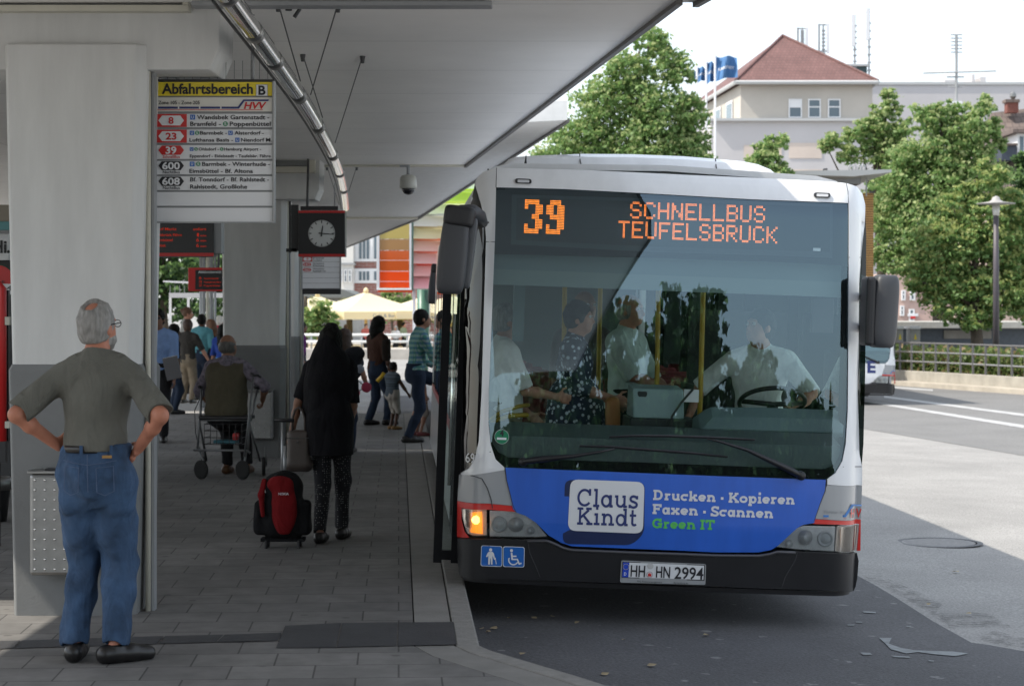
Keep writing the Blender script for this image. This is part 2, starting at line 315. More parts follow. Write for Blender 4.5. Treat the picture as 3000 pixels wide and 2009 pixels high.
def X(px, Y): return (px-1500)*Y/FP
def Z(py, Y): return EYE+(HZ-py)*Y/FP
ZC = EYE+1.77
P1 = pillar('concrete_pillar', 'nearest white concrete pillar with grey plinth, behind the standing man', 11.2, (X(8,11.2), X(410,11.2)), (X(47,11.2), X(370,11.2)), 0, 0, Z(1066,11.2), Z(128,11.2), .6, .055)
P2o = pillar('concrete_pillar', 'white concrete pillar with grey plinth behind the man on the walker', 23.2, (X(646,23.2), X(832,23.2)), (X(655,23.2), X(818,23.2)), 0, 0, Z(1011,23.2), Z(430,23.2), .6, .06)
P3 = pillar('concrete_pillar', 'narrow looking far pillar with grey plinth, below the clock', 34.2, (X(760,34.2), X(868,34.2)), (X(765,34.2), X(864,34.2)), 0, 0, Z(985,34.2), ZC, .6, .06)
for o in (P1, P2o, P3): o['group'] = 'pillars along the platform'
# metal corner rails / downpipes on the pillars
for (px, Y, w, y0, y1, lab) in ((434, 11.35, .030, 200, 1788, 'tall steel downpipe on the nearest pillar'), (842, 23.35, .03, 440, 1340, 'steel downpipe on the pillar behind the walker'), (882, 34.4, .035, 640, 1196, 'steel downpipe on the pillar below the clock')):
    b = MB(); x = X(px, Y); zt = Z(y0, Y)
    b.tube([(x, Y, PF), (x, Y, zt)], w*.55, CREAM, 12); o_ = empty('downpipe', (x, Y, PF), label=lab, cat='downpipe', group='downpipes on the pillars'); b.build('pipe', o_, smooth=True)
    b = MB(); b.box((x+w*.6, Y+.01, PF), (x+w*1.15, Y+.09, zt), GREY); b.box((x-w*.2, Y+.05, PF), (x+w*.6, Y+.09, zt), GREY); b.build('channel', o_)
# steel boxes with rivets
def bin_box(lab, x0, x1, y0, y1, Y, depth, pit, lit=None):
    a = at(x0, y1, Y); c = at(x1, y0, Y); r = empty('litter_bin', ((a.x+c.x)/2, Y+depth/2, a.z), label=lab, cat='litter bin', group='steel bins on the pillars')
    b = MB(); b.box((a.x, Y, a.z), (c.x, Y+depth, c.z), STEEL); b.build('casing', r, bevel=.02)
    b = MB(); b.box((a.x-.008, Y-.012, c.z+.001), (c.x+.008, Y+depth-.002, c.z+.018), STEEL); b.box((a.x+.08, Y+.03, c.z+.018), (c.x-.08, Y+.1, c.z+.028), DARK); b.build('lid', r, bevel=.004)
    b = MB(); k = pit*Y/FP; n = int((c.x-a.x)/k); m = int((c.z-a.z)/k)
    for i in range(n):
        for j in range(m):
            b.lathe([(.0075, 0), (.006, .005), (.001, .007)], CHROME, n=8, M=Matrix.Translation((a.x+k*(i+.6), Y, c.z-k*(j+.6))) @ Matrix.Rotation(R(90), 4, 'X'))
    b.build('rivet_rows', r, smooth=True); return r
bin_box('steel litter bin with rivet rows on the nearest pillar behind the standing man', 85, 275, 1388, 1686, 11.0, .16, 29)
bin_box('steel litter bin with rivet rows beside the walker', 724, 797, 1146, 1288, 23.0, .16, 14)
# beams with recessed lamps
def beam(lab, Y, px0, px1, yb, yt, lamp, dep=.55, end=True):
    r = empty('ceiling_beam', (X(px1, Y)-.8, Y, Z(yb, Y)), label=lab, cat='beam', group='beams under the canopy')
    zt = min(Z(yt, Y), ZC+.02); zb = Z(yb, Y); x0, x1 = X(px0, Y), X(px1, Y); b = MB()
    b.loft([[Vector((x0, y, zb)), Vector((x1-.05, y, zb)), Vector((x1, y, zb+.12)), Vector((x1+.01, y, zt)), Vector((x0, y, zt))] for y in (Y, Y+dep)], W_CONC); fix_normals(b.build('beam_body', r, bevel=.01))
    lx0, lx1, ly0, ly1 = lamp; x0, x1 = X(lx0, Y), X(lx1, Y); z1, z0 = Z(ly0, Y), Z(ly1, Y); t = .035*Y/11; b = MB(); y0, y1 = Y-.09, Y+.005
    for lo, hi in (((x0, y0, z0), (x1, y1, z0+t)), ((x0, y0, z1-t), (x1, y1, z1)), ((x0, y0, z0+t), (x0+t, y1, z1-t)), ((x1-t, y0, z0+t), (x1, y1, z1-t))): b.box(lo, hi, CREAM)
    b.build('lamp_frame', r, bevel=.004); b = MB(); b.box((x0+t, Y-.03, z0+t), (x1-t, Y-.012, z1-t), mat('lamp_cover', (.22, .23, .22), .3, var=.1)); 
    for k in (.35, .7): b.box((x0+t, Y-.05, z0+(z1-z0)*k), (x1-t, Y-.03, z0+(z1-z0)*k+.008), GREY)
    b.build('lamp_cover', r); return r
beam('wide concrete beam on the nearest pillar with a long recessed lamp', 11.26, -250, 642, 205, -20, (-260, 560, -75, 40))
beam('concrete beam on the pillar behind the walker with a recessed lamp box', 22.95, 520, 935, 584, 440, (790, 925, 438, 508))
# canopy roof bays
TRIM = mat('dark_edge_trim', (.10, .095, .09), .6); LIP = mat('canopy_fascia', (.62, .62, .61), .7, var=.06)
def roof(lab, und, thick, edge_i, m=W_CEIL, n=8):
    """und: four corners of the underside (near-left, near-right, far-right, far-left); edge_i: draw the trim on the right edge"""
    A, B, D, E = [Vector(p) for p in und]; r = empty('canopy_roof', (A+B+D+E)/4, label=lab, cat='canopy', group='canopy bays over the platform')
    g = lambda u, v: (A*(1-u)+B*u)*(1-v)+(E*(1-u)+D*u)*v
    rows = [[g(i/n, j/n) for i in range(n+1)] for j in range(n+1)]; vs = [p for q in rows for p in q]; N = n+1
    fs = [(j*N+i, (j+1)*N+i, (j+1)*N+i+1, j*N+i+1) for j in range(n) for i in range(n)]
    top = [p+Vector((0, 0, thick)) for p in vs]; k = len(vs); ft = [tuple(k+q for q in f[::-1]) for f in fs]
    b = MB(); b.add(vs+top, fs+ft, m)
    rim = [i for i in range(N)]+[j*N+n for j in range(1, N)]+[n*N+i for i in range(n-1, -1, -1)]+[j*N for j in range(n-1, 0, -1)]
    b.add([p for q in rim for p in (vs[q], top[q])], [(2*i, 2*((i+1) % len(rim)), 2*((i+1) % len(rim))+1, 2*i+1) for i in range(len(rim))], LIP)
    o = b.build('roof_slab', r); fix_normals(o)
    b = MB(); t = .028
    d = (D-B).normalized(); s = Vector((d.y, -d.x, 0)).normalized()*.03; b.loft([[p+s*-.2+Vector((0, 0, -t)), p+s+Vector((0, 0, -t)), p+s+Vector((0, 0, t)), p+s*-.2+Vector((0, 0, -.001))] for p in (B, D)], TRIM); fix_normals(b.build('edge_trim', r))
    return r
A1 = (X(1985, 11.09), 11.09, ZC); B1 = (X(1360, 23.74), 23.74, ZC)
roof('near canopy bay with a flat pale underside above the bus', ((-11, 11.2, ZC), A1, B1, (-11, 23.74, ZC)), .26, 0)
roof('canopy bay over the standing man, widening towards the kerb', ((-5.4, 3.6, ZC+.01), (2.42, 3.7, ZC+.01), (1.05, 11.25, ZC+.01), (-5.4, 11.25, ZC+.01)), .26, 0)
roof('canopy bay behind the photographer, mirrored by the windscreen', ((-3.5, -14, ZC+.012), (2.45, -14, ZC+.012), (2.42, 3.72, ZC+.012), (-3.5, 3.72, ZC+.012)), .26, 0)
Bc = at(1662, 352, 24.); Be = at(1225, 638, 38.)
roof('canopy bay rising towards its outer corner behind the bus roof', ((-9, 23.6, ZC+.06), tuple(Bc), tuple(Be), (-9, 38, EYE+1.8)), .24, 0, LIP)
roof('farthest canopy bay above the coloured glass panels', ((-12, 38.1, EYE+1.79), tuple(Be+Vector((-.02, .1, -.01))), tuple(at(1010, 725, 55.5)), (-12, 55.5, EYE+1.79)), .24, 0, LIP)
for (px0, px1, y0, y1, Y, m, lab) in ((928, 1360, 476, 488, 23.6, CREAM, 'pale beam rail across the ceiling carrying the camera dome'), (560, 1442, 2, 17, 11.05, GREY, 'grey rail across the ceiling above the steel tube'), (1000, 1224, 636, 642, 37.8, CREAM, 'far thin rail across the ceiling')):
    a = at(px0, y1, Y); c = at(px1, y0, Y); b = MB(); b.box((a.x, Y, a.z), (c.x, Y+.14, c.z), m); b.build('ceiling_rail', loc=(a+c)/2, bevel=.006, label=lab, cat='rail', group='rails under the canopy')
# steel lighting tube with slots, hung on wires
path = [(640,-60),(674,0),(756,112),(814,192),(886,295),(939,384),(979,464),(997,513),(1008,562),(1014,609)]
tp = [at(px, py, 1.55*FP/(HZ-py)) for px, py in path]
def resample(pts, n):
    out = []; m = len(pts)-1
    for i in range(n+1):
        t = i/n*m; k = min(int(t), m-1); f = t-k; p = [pts[max(0, min(m, k+q))] for q in (-1, 0, 1, 2)]
        out.append(.5*((2*p[1])+(p[2]-p[0])*f+(2*p[0]-5*p[1]+4*p[2]-p[3])*f*f+(3*p[1]-p[0]-3*p[2]+p[3])*f**3))
    return out
tpr = resample(tp, 72); r = empty('lamp_tube', tp[3], label='long curved polished steel lamp tube hung under the canopy', cat='lamp tube')
b = MB(); b.tube(tpr, .054, CHROME, 28); b.build('tube', r, smooth=True)
for k in range(6, 70, 8):
    b = MB(); b.tube(tpr[k:k+2], .0575, STEEL, 28); b.build('sleeve', r, smooth=True)
    if k < 60:
        b = MB(); sl_ = [p+Vector((.032, -.012, .040))*1.0 for p in tpr[k+2:k+7]]; b.tube(sl_, .010, BLACK, 6); b.build('slot', r)
        b = MB(); b.tube([p+Vector((-.004, -.030, -.036)) for p in tpr[k+2:k+8]], .013, mat('lamp_window', (.5, .47, .36), .15), 8); b.build('lamp_window', r, smooth=True)
b = MB(); b.tube([p+Vector((-.075, .02, -.02)) for p in tpr[3:]], .009, BLACK, 6); b.build('cable', r)
WIRE = mat('wire', (.02, .02, .02), .5)
for (a_, c_, kk) in (((990,12),(910,278),None),((1062,165),(982,418),None),((887,160),(945,345),None),((815,10),(880,238),None),((1045,488),(1022,560),None),((958,488),(994,600),None)):
    ya = 1.77*FP/(HZ-a_[1]) if a_[1] < 480 else 24.2; yc = 1.57*FP/(HZ-c_[1]); b = MB(); pa, pc = at(*a_, ya), at(*c_, yc); b.tube([pa, pc], .0045, WIRE, 5); b.lathe([(.012, 0), (.02, .05)], DARK, c=pa-Vector((0, 0, .05)), n=8)
    b.build('wire', r)
b = MB(); b.tube([at(830,10,11.3), at(868,12,11.3), at(878,28,11.3), at(862,52,11.3)], .012, DARK, 6); b.tube([at(846,10,11.3), at(846,32,11.3)], .02, DARK, 8); b.build('hanger', r)
# camera dome
r = empty('camera_dome', at(1196, 560, 23.5), label='round surveillance camera dome hanging from the ceiling', cat='camera'); c = at(1196, 0, 23.5); zz = lambda py: Z(py, 23.5)
b = MB(); b.lathe([(.02, zz(487)), (.02, zz(517))], GREY, c=(c.x, c.y, 0)); b.box((c.x-.1, c.y-.02, zz(490)), (c.x+.02, c.y+.02, zz(484)), GREY); b.build('bracket', r)
b = MB(); b.lathe([(.02, zz(512)), (.075, zz(514)), (.1, zz(522)), (.104, zz(540)), (.108, zz(550)), (.09, zz(553))], mat('dome_housing', (.42, .42, .38), .4), c=(c.x, c.y, 0)); fix_normals(b.build('housing', r, smooth=True))
b = MB(); b.lathe([(.085, zz(551)), (.075, zz(560)), (.05, zz(568)), (.01, zz(571))], mat('dome_glass', (.015, .015, .018), .05), c=(c.x, c.y, 0)); fix_normals(b.build('lens', r, smooth=True))
EX, EZ = Vector((1, 0, 0)), Vector((0, 0, 1))
def panel(b, px0, py0, px1, py1, Y, m, th=.01):
    a = at(px0, py1, Y); c = at(px1, py0, Y); b.box((a.x, Y, a.z), (c.x, Y+th, c.z), m)
def ptext(b, t, m, px, py, Y, hpx, x1=None, bold=.015, **k):
    """text whose baseline starts at pixel (px, py), capitals hpx tall, ending at x1"""
    s = Y/FP; b.text(t, m, at(px, py, Y), EX, EZ, hpx*s, (x1-px)*s if x1 else None, bold, **k)
# ---------------------------------------------------------------- departure sign
Y = 11.62; r = empty('departure_sign', at(628, 445, Y), label='large hanging bus departure sign headed Abfahrtsbereich B', cat='sign'); yf = Y-.004
b = MB(); panel(b, 452, 236, 458, 652, Y-.02, ALU, .06); panel(b, 798, 238, 804, 652, Y-.02, ALU, .06); panel(b, 458, 240, 798, 650, Y+.012, GREY, .03); panel(b, 452, 233, 804, 238, Y-.015, DARK, .05); panel(b, 452, 649, 804, 653, Y-.015, ALU, .05)
for k in range(14):
    p = at(466+k*24.5, 232, Y); b.tube([p, p+Vector((0, 0, .11))], .0016, WIRE, 4)
for px in (520, 740):
    p = at(px, 236, Y+.02); b.tube([p, Vector((p.x, p.y, ZC))], .012, GREY, 6)
b.build('sign_frame', r)
def row(y0, y1, name, m=SIGNW):
    b = MB(); panel(b, 459, y0, 797, y1, Y, m); return b
def hexa(b, x0, x1, y0, y1, m, yy):
    t = (y1-y0)*.38; ym = (y0+y1)/2; b.poly([at(x, y, yy) for x, y in ((x0, ym), (x0+t, y1), (x1-t, y1), (x1, ym), (x1-t, y0), (x0+t, y0))], m)
def ubox(b, x, y, h, letter):
    if letter == 'U': panel(b, x, y-h, x+h, y, yf-.001, BLUE, .001)
    else: b.poly([at(x+h/2+h/2*math.cos(a), y-h/2-h/2*math.sin(a), yf-.001) for a in [k*.524 for k in range(12)]], GREEN)
    ptext(b, letter, SIGNW, x+h*.26, y-h*.22, yf-.003, h*.56, x+h*.74)
b = row(241, 281, 'h', SIGNY); ptext(b, 'Abfahrtsbereich', INK, 474, 275, yf, 29, 741, .028); panel(b, 750, 248, 784, 282, yf, GREY, .003); panel(b, 751, 249, 783, 281, yf-.001, SIGNW, .003); ptext(b, 'B', INK, 757, 278, yf-.003, 26, 778, .03); b.build('header_panel', r)
b = row(286, 327, 'z', mat('sign_cream', (.70, .68, .62), .4)); ptext(b, 'Zone 105 - Zone 205', INK, 464, 306, yf, 10, 585, .01)
b.poly([at(x, y, yf) for x, y in ((459,319),(700,319),(716,297),(786,297),(788,292),(713,292),(697,313),(459,313))], NAVY)
for x in (461, 523, 585, 647): panel(b, x-2, 313, x+2, 319, yf-.001, SIGNW, .0005)
panel(b, 459, 321.5, 770, 323, yf-.001, REDL, .001)
v, f = text_geo('HVV', .03); s = 19*Y/FP/.69; o_ = at(713, 319, yf); v = v*s; b.add([o_+Vector((x*(63*Y/FP)/(v[:, 0].max())+z*.25, 0, z)) for x, z in v], f, REDL); b.build('zone_panel', r)
rows = [(334,373,'8',REDL,SIGNW,True,None,[(362,'U',470,'Wandsbek Gartenstadt -',None,577-0),]),]
def line_row(y0, y1, num, style, sub, lines):
    b = row(y0, y1, 'r')
    if style == 'box':
        panel(b, 459, y0+.5, 547, y1-.5, yf, SIGNR, .003); hexa(b, 464, 539, y0+5, y1-5, SIGNW, yf-.002); c, w = SIGNR, None; h0, h1 = y0+5, y1-5
    else:
        m = SIGNR if style == 'red' else INK; h0, h1 = (y0+1, y1-12); hexa(b, 464, 539, h0, h1, m, yf-.001); c = SIGNW
    hh = 19 if style == 'box' else 20; wd = {1: 15, 2: 32, 3: 52}[len(num)]; xm = 501; ptext(b, num, c, xm-wd/2, (h0+h1)/2+hh/2, yf-.004, hh, xm+wd/2, .03)
    if sub: ptext(b, sub, SIGNR if style == 'red' else INK, 477, y1-2.5, yf-.002, 8, 527, .012)
    for (x, y, h, items) in lines:
        for it in items:
            if it[0] in 'US' and len(it) == 2: ubox(b, it[1], y+1, h+2, it[0])
            else: ptext(b, it[0], INK, it[1], y, yf-.001, h, it[2], .016)
    b.build('route_panel', r)
line_row(334, 373, '8', 'box', None, [(0, 350, 12.5, [('U', 557), ('Wandsbek Gartenstadt -', 577, 789)]), (0, 369.5, 12.5, [('Bramfeld -', 557, 647), ('S', 653), ('Poppenbüttel', 673, 793)])])
line_row(380, 419, '23', 'box', None, [(0, 395, 10.5, [('U', 556), ('S', 571), ('Barmbek -', 586, 665), ('U', 669), ('Alsterdorf -', 687, 773)]), (0, 415.5, 10.5, [('Lufthansa Basis -', 555, 683), ('U', 689), ('Niendorf M.', 706, 796)])])
line_row(426, 466, '39', 'red', 'SchnellBus', [(0, 441.5, 8.6, [('U', 556), ('S', 569), ('Ohlsdorf -', 582, 641), ('S', 644), ('Hamburg Airport -', 656, 765)]), (0, 461.5, 8.6, [('Eppendorf - Eidelstedt - Teufelsbr. Fähre', 556, 793)])])
line_row(472, 511, '600', 'black', 'NachtBus', [(0, 486.5, 11.5, [('U', 556), ('S', 574), ('Barmbek - Winterhude -', 592, 791)]), (0, 507, 11.5, [('Eimsbüttel - Bf. Altona', 555, 741)])])
line_row(517, 557, '608', 'black', 'NachtBus', [(0, 532, 12, [('Bf. Tonndorf - Bf. Rahlstedt -', 557, 788)]), (0, 553, 12, [('Rahlstedt, Großlohe', 557, 724)])])
row(563, 603, 'b').build('blank_panel', r); row(609, 649, 'b').build('blank_panel', r)
# ---------------------------------------------------------------- clock
Y = 22.6; r = empty('station_clock', at(941, 684, Y), label='square black platform clock with a round white dial', cat='clock'); CLK = mat('clock_black', (.008, .009, .012), .35)
b = MB(); a = at(874, 752, Y); c = at(1011, 617, Y); b.box((a.x, Y, a.z), (c.x, Y+.2, c.z), CLK); b.build('casing', r, bevel=.006)
b = MB(); panel(b, 874, 617, 1011, 624, Y-.006, SIGNR, .005); panel(b, 874, 744, 1011, 752, Y-.006, SIGNR, .005); b.build('red_band', r)
cc = at(942.5, 684, Y-.006); s = Y/FP; b = MB(); b.poly([cc+Vector((39*s*math.cos(-t), 0, 39*s*math.sin(-t))) for t in [k*6.2832/48 for k in range(48)]][::-1], mat('dial_white', (.62, .63, .62), .4)); b.build('dial', r)
b = MB()
for k in range(60):
    a_ = k*R(6); d = Vector((math.sin(a_), 0, math.cos(a_))); q = Vector((d.z, 0, -d.x)); l0, wd = (30, 1.5) if k % 5 == 0 else (35.5, .5); b.poly([cc+Vector((0, -.002, 0))+(d*u+q*v)*s for u, v in ((l0, -wd), (38, -wd), (38, wd), (l0, wd))], INK)
b.build('minute_marks', r)
for nm, ang, ln, wd in (('hour_hand', 8, 23, 2.2), ('minute_hand', 95, 35, 1.7)):
    d = Vector((math.sin(R(ang)), 0, math.cos(R(ang)))); q = Vector((d.z, 0, -d.x)); b = MB(); b.prism([cc+Vector((0, -.004 if nm[0] == 'h' else -.008, 0))+(d*u+q*v)*s for u, v in ((-9, -wd), (ln, -wd*.6), (ln, wd*.6), (-9, wd))], (0, -.003, 0), INK); b.build(nm, r)
b = MB(); ptext(b, 'uhr', SIGNW, 879, 741, Y-.008, 4); 
b2 = MB(); panel(b2, 853, 600, 874, 735, Y+.05, DARK, .08); panel(b2, 846, 590, 852, 740, Y+.06, DARK, .03); panel(b2, 880, 604, 990, 616, Y+.06, DARK, .05); panel(b2, 838, 728, 870, 738, Y+.05, DARK, .05); b2.tube([at(900, 606, Y+.1), Vector((X(900, Y), Y+.1, ZC-.1)), Vector((X(900, Y), Y+.1, ZC))], .015, DARK, 6); b2.build('bracket', r)
# second sign below the clock
Y = 27; r = empty('departure_sign', at(940, 800, Y), label='far departure sign with three red route numbers, below the clock', cat='sign'); b = MB()
panel(b, 884, 735, 998, 846, Y+.012, GREY, .03); panel(b, 995, 735, 999, 848, Y-.01, ALU, .05); panel(b, 882, 735, 886, 848, Y-.01, ALU, .05); panel(b, 886, 846, 998, 862, Y+.01, DARK, .05)
for px in (900, 980): b.tube([at(px, 735, Y+.03), Vector((X(px, Y), Y+.03, ZC))], .012, GREY, 6)
b.build('sign_frame', r)
for i, (num, l1, l2) in enumerate((('9', 'Bramfeld - Bf Rahlstedt', 'Großlohe'), ('162', 'Hohenhorst', 'Bf Rahlstedt'), ('262', 'Hohenhorst', 'Rahlstedt (Ost)'), None, None, None) if False else (('9', 'Bf Rahlstedt', 'Großlohe'), ('162', 'Hohenhorst', 'Bf Rahlstedt'), ('262', 'Hohenhorst', 'Rahlstedt Ost'), ('', '', ''), ('', '', ''), ('', '', ''))):
    y0 = 752+i*15.6; b = MB(); panel(b, 886, y0, 995, y0+14.6, Y, SIGNW)
    if num:
        if i == 0: panel(b, 886, y0, 915, y0+14, Y-.002, SIGNR, .002); hexa(b, 888, 913, y0+2, y0+12, SIGNW, Y-.004); ptext(b, num, SIGNR, 898, y0+10.5, Y-.006, 7.5)
        else: hexa(b, 887, 912, y0+2, y0+12.5, SIGNR, Y-.002); ptext(b, num, SIGNW, 891, y0+11, Y-.004, 7.5, 908)
        ptext(b, l1, INK, 917, y0+6.5, Y-.002, 4.6, None, .01); ptext(b, l2, INK, 917, y0+13, Y-.002, 4.6, None, .01)
    b.build('route_panel', r)
# LED displays
def tri(b, lines, Y, m):
    for t, px, py, h, x1 in lines: ptext(b, t, m, px, py, Y, h, x1, .01)
Y = 19.; r = empty('departure_display', at(535, 700, Y), label='black departure display with red letters below the large sign', cat='display'); b = MB(); panel(b, 430, 640, 626, 752, Y, CLK, .22)
for px in (450, 610): b.tube([at(px, 640, Y+.1), Vector((X(px, Y), Y+.1, ZC))], .02, DARK, 8)
b.build('casing', r); b = MB(); panel(b, 430, 741, 626, 751, Y-.006, SIGNR, .005); b.build('red_band', r); b = MB(); panel(b, 626.5, 640, 648, 742, Y+.02, GREY, .2); b.build('side_panel', r)
b = MB(); tri(b, [('dorf Markt', 455, 675, 8, 517), ('sofort', 566, 675, 8, 604), ('Teufelsbrück Fähre', 440, 692, 8, 533), ('1', 577, 693, 10, 583), ('min', 587, 693, 6, 604), ('Poppenbüttel', 440, 707, 8, 506), ('6', 575, 708, 10, 583), ('min', 587, 708, 6, 604), ('Wandsbek', 440, 723, 8, 486), ('6', 575, 724, 10, 583), ('min', 587, 724, 6, 604)], Y-.003, LED_R); b.build('led_lettering', r)
Y = 30.; r = empty('departure_display', at(600, 820, Y), label='small red framed departure display beside the pillar', cat='display'); b = MB(); panel(b, 551, 784, 668, 853, Y, SIGNR, .15); b.build('casing', r, bevel=.01)
b = MB(); panel(b, 572, 791, 664, 848, Y-.006, CLK, .005); b.build('screen', r); b = MB(); ptext(b, 'Abfahrtsbereich', SIGNW, 581, 800, Y-.01, 7, 648); tri(b, [('8', 583, 818, 7, 590), ('39', 583, 829, 7, 591), ('23', 583, 839, 7, 591), ('Wandsbek Gartenstadt', 597, 818, 5, 640), ('Teufelsbrück Fähre', 597, 829, 5, 648), ('Poppenbüttel', 597, 839, 5, 644)], Y-.01, LED_R); b.build('lettering', r)
b = MB(); b.tube([at(640, 786, Y+.1), Vector((X(640, Y), Y+.1, ZC))], .02, DARK, 8); b.build('hanger', r)
# steel columns behind
for i, (px, wd, m) in enumerate(((588, 8, ALU), (597, 9, GREY), (608, 9, CREAM), (619, 11, GREY), (630, 7, ALU))):
    Yc = 40.+i*.25; x = X(px, Yc); b = MB(); b.tube([(x, Yc, PF-.25), (x, Yc, ZC)], wd*.5*Yc/FP, m, 12); b.build('steel_column', loc=(x, Yc, PF-.25), smooth=True, label='slender steel column of the bundle under the red framed display', cat='column', group='bundle of steel columns')
# ================================================================ vegetation
LG1 = leafmat('linden_leaf', (.13, .24, .075), (.25, .38, .125)); LG2 = leafmat('linden_bract', (.34, .42, .165), (.44, .50, .23))
LD1 = leafmat('dark_leaf', (.028, .07, .025), (.065, .125, .04)); LY1 = leafmat('yellow_leaf', (.29, .36, .115), (.43, .46, .175))
BARK = mat('bark', (.07, .055, .04), .9, var=.3, scale=6, bump=.4)
def leaves_mesh(name, P, size, mats, mi, parent, flat=.0):
    n = len(P); a = rng.normal(size=(n, 3)); a[:, 2] = np.abs(a[:, 2])*1.0; a /= np.linalg.norm(a, axis=1)[:, None]; t = rng.normal(size=(n, 3)); t -= a*(t*a).sum(1)[:, None]; t /= np.linalg.norm(t, axis=1)[:, None]
    u = np.cross(a, t); s = (size*rng.uniform(.6, 1.3, n))[:, None]
    V = np.stack([P-t*s*.6, P+u*s*.36+a*s*.1, P+t*s*.6, P-u*s*.36+a*s*.1], 1).reshape(-1, 3)
    me = bpy.data.meshes.new(name); me.vertices.add(4*n); me.vertices.foreach_set('co', V.astype(np.float32).ravel()); me.loops.add(4*n); me.loops.foreach_set('vertex_index', np.arange(4*n, dtype=np.int32))
    me.polygons.add(n); me.polygons.foreach_set('loop_start', np.arange(0, 4*n, 4, dtype=np.int32)); me.polygons.foreach_set('loop_total', np.full(n, 4, dtype=np.int32)); me.polygons.foreach_set('material_index', mi.astype(np.int32))
    me.update(calc_edges=True)
    for m in mats: me.materials.append(m)
    return link(name, me, parent)
def crown_points(lobes, n, per=26, depth=.8):
    """lobes: (x, y, z, r); leaves gather in small clumps near the surface of every lobe, so gaps stay between"""
    L = np.array(lobes, float); wt = L[:, 3]**2; wt /= wt.sum(); nc = max(1, n//per); k = rng.choice(len(L), nc, p=wt)
    d = rng.normal(size=(nc, 3)); d /= np.linalg.norm(d, axis=1)[:, None]; rr = L[k, 3]*rng.uniform(.45, 1.05, nc)
    c = L[k, :3]+d*rr[:, None]*np.array([1, depth, 1]); cr = np.clip(L[k, 3]*rng.uniform(.12, .36, nc), .10, .6)
    q = rng.normal(size=(nc, per, 3))*np.array([.62, .62, .38]); P = (c[:, None]+q*cr[:, None, None]).reshape(-1, 3); up = (q[..., 2] > .12).reshape(-1)
    return P, up
def tree(label, lobes, base, n, size, m1=LG1, m2=LG2, frac=.35, tr=.18, group=None, name='linden_tree', limbs=6):
    base = Vector(base); r = empty(name, base, label=label, cat='tree', group=group); L = [Vector(l[:3]) for l in lobes]
    P, up = crown_points(lobes, n); mi = (up & (rng.random(len(P)) < frac*2)).astype(int)
    leaves_mesh('crown', P-np.array(base), size, [m1, m2], mi, r)
    cen = sum(L, Vector())/len(L); b = MB(); mid = base.lerp(Vector((cen.x, cen.y, cen.z)), .55); top = Vector((cen.x, cen.y, max(l.z for l in L)-.4))
    b.tube([base-Vector((0, 0, .3)), base.lerp(mid, .5)+Vector((.05, 0, 0)), mid, mid.lerp(top, .5), top], [tr*1.25, tr, tr*.8, tr*.45, tr*.1], BARK, 9)
    for l in random.sample(L, min(limbs, len(L))):
        s = mid.lerp(top, random.uniform(-.2, .5)); b.tube([s, s.lerp(l, .5)+Vector((0, 0, .15)), l], [tr*.38, tr*.25, tr*.08], BARK, 6)
    b.build('trunk', r, smooth=True); return r
def lob(Y, lst, dy=.5):
    out = []
    for px, py, rp in lst:
        p = at(px, py, Y); rr = rp*Y/FP
        for k in (-1, 0, 1): out.append((p.x+random.uniform(-.2, .2)*rr, Y+k*rr*dy+random.uniform(-.3, .3), p.z+random.uniform(-.15, .15)*rr, rr*(.86 if k else 1)))
    return out
tree('big green linden tree behind the bus, left of the tiled roof building', lob(66, [(1900,120,60),(1950,190,62),(1995,215,42),(1830,205,75),(1760,300,85),(1900,300,100),(2015,330,60),(1990,400,75),(2050,420,38),(1870,430,110),(1720,410,95),(1640,460,85),(2062,500,42),(1960,520,105),(1820,540,115),(1700,540,95),(1600,550,75),(1555,600,60),(2062,560,40),(2040,470,60),(2000,430,60),(2075,540,36),(2035,620,70),(1900,640,115),(1700,650,115),(1530,640,60)]), (X(1850,66), 66, -.2), 60000, .135, tr=.28, frac=.34, limbs=10)
tree('small linden top showing above the middle of the bus roof', lob(58, [(2245,436,34),(2285,418,18),(2222,462,32),(2262,478,36),(2212,508,40),(2272,520,36),(2230,560,50),(2190,520,24),(2310,505,14),(2240,620,50)]), (X(2245,58), 58, -.2), 9000, .12, tr=.12, frac=.35)
tree('tall pale green linden with a spreading branch, behind the wooden kiosk', lob(76, [(2600,272,20),(2612,312,34),(2582,330,30),(2552,365,42),(2512,392,46),(2446,405,34),(2422,425,26),(2625,385,55),(2482,450,36),(2560,440,50),(2610,470,55),(2590,560,60),(2600,660,60)]), (X(2600,76), 76, -.3), 15000, .135, frac=.5, tr=.2, group='lindens on the right')
tree('wide green linden behind the railing, in front of the long beige building', lob(72, [(2695,350,45),(2738,335,32),(2790,335,40),(2885,288,18),(2862,320,42),(2830,395,65),(2905,378,36),(2760,430,80),(2680,470,70),(2850,470,75),(2640,540,75),(2750,550,95),(2890,530,60),(2590,630,65),(2690,650,100),(2580,735,45),(2630,765,55),(2700,760,80),(2930,420,26)]), (X(2745,72), 72, -.3), 38000, .14, tr=.26, frac=.38, group='lindens on the right', limbs=9)
tree('yellowish linden in full bract just behind the street lamp', lob(60, [(2880,492,28),(2902,525,40),(2835,568,42),(2785,608,48),(2890,618,70),(2965,580,45),(2742,690,60),(2820,700,80),(2920,720,80),(2995,650,60),(2702,768,50),(2780,800,75),(2860,850,85),(2785,895,60),(2850,940,40),(2950,850,80),(2740,845,55),(2905,925,40),(2995,780,60),(2685,828,36),(2990,880,60)]), (X(2860,60), 60, -.2), 33000, .13, m1=LG1, m2=LY1, frac=.55, tr=.2, group='lindens on the right', limbs=8)
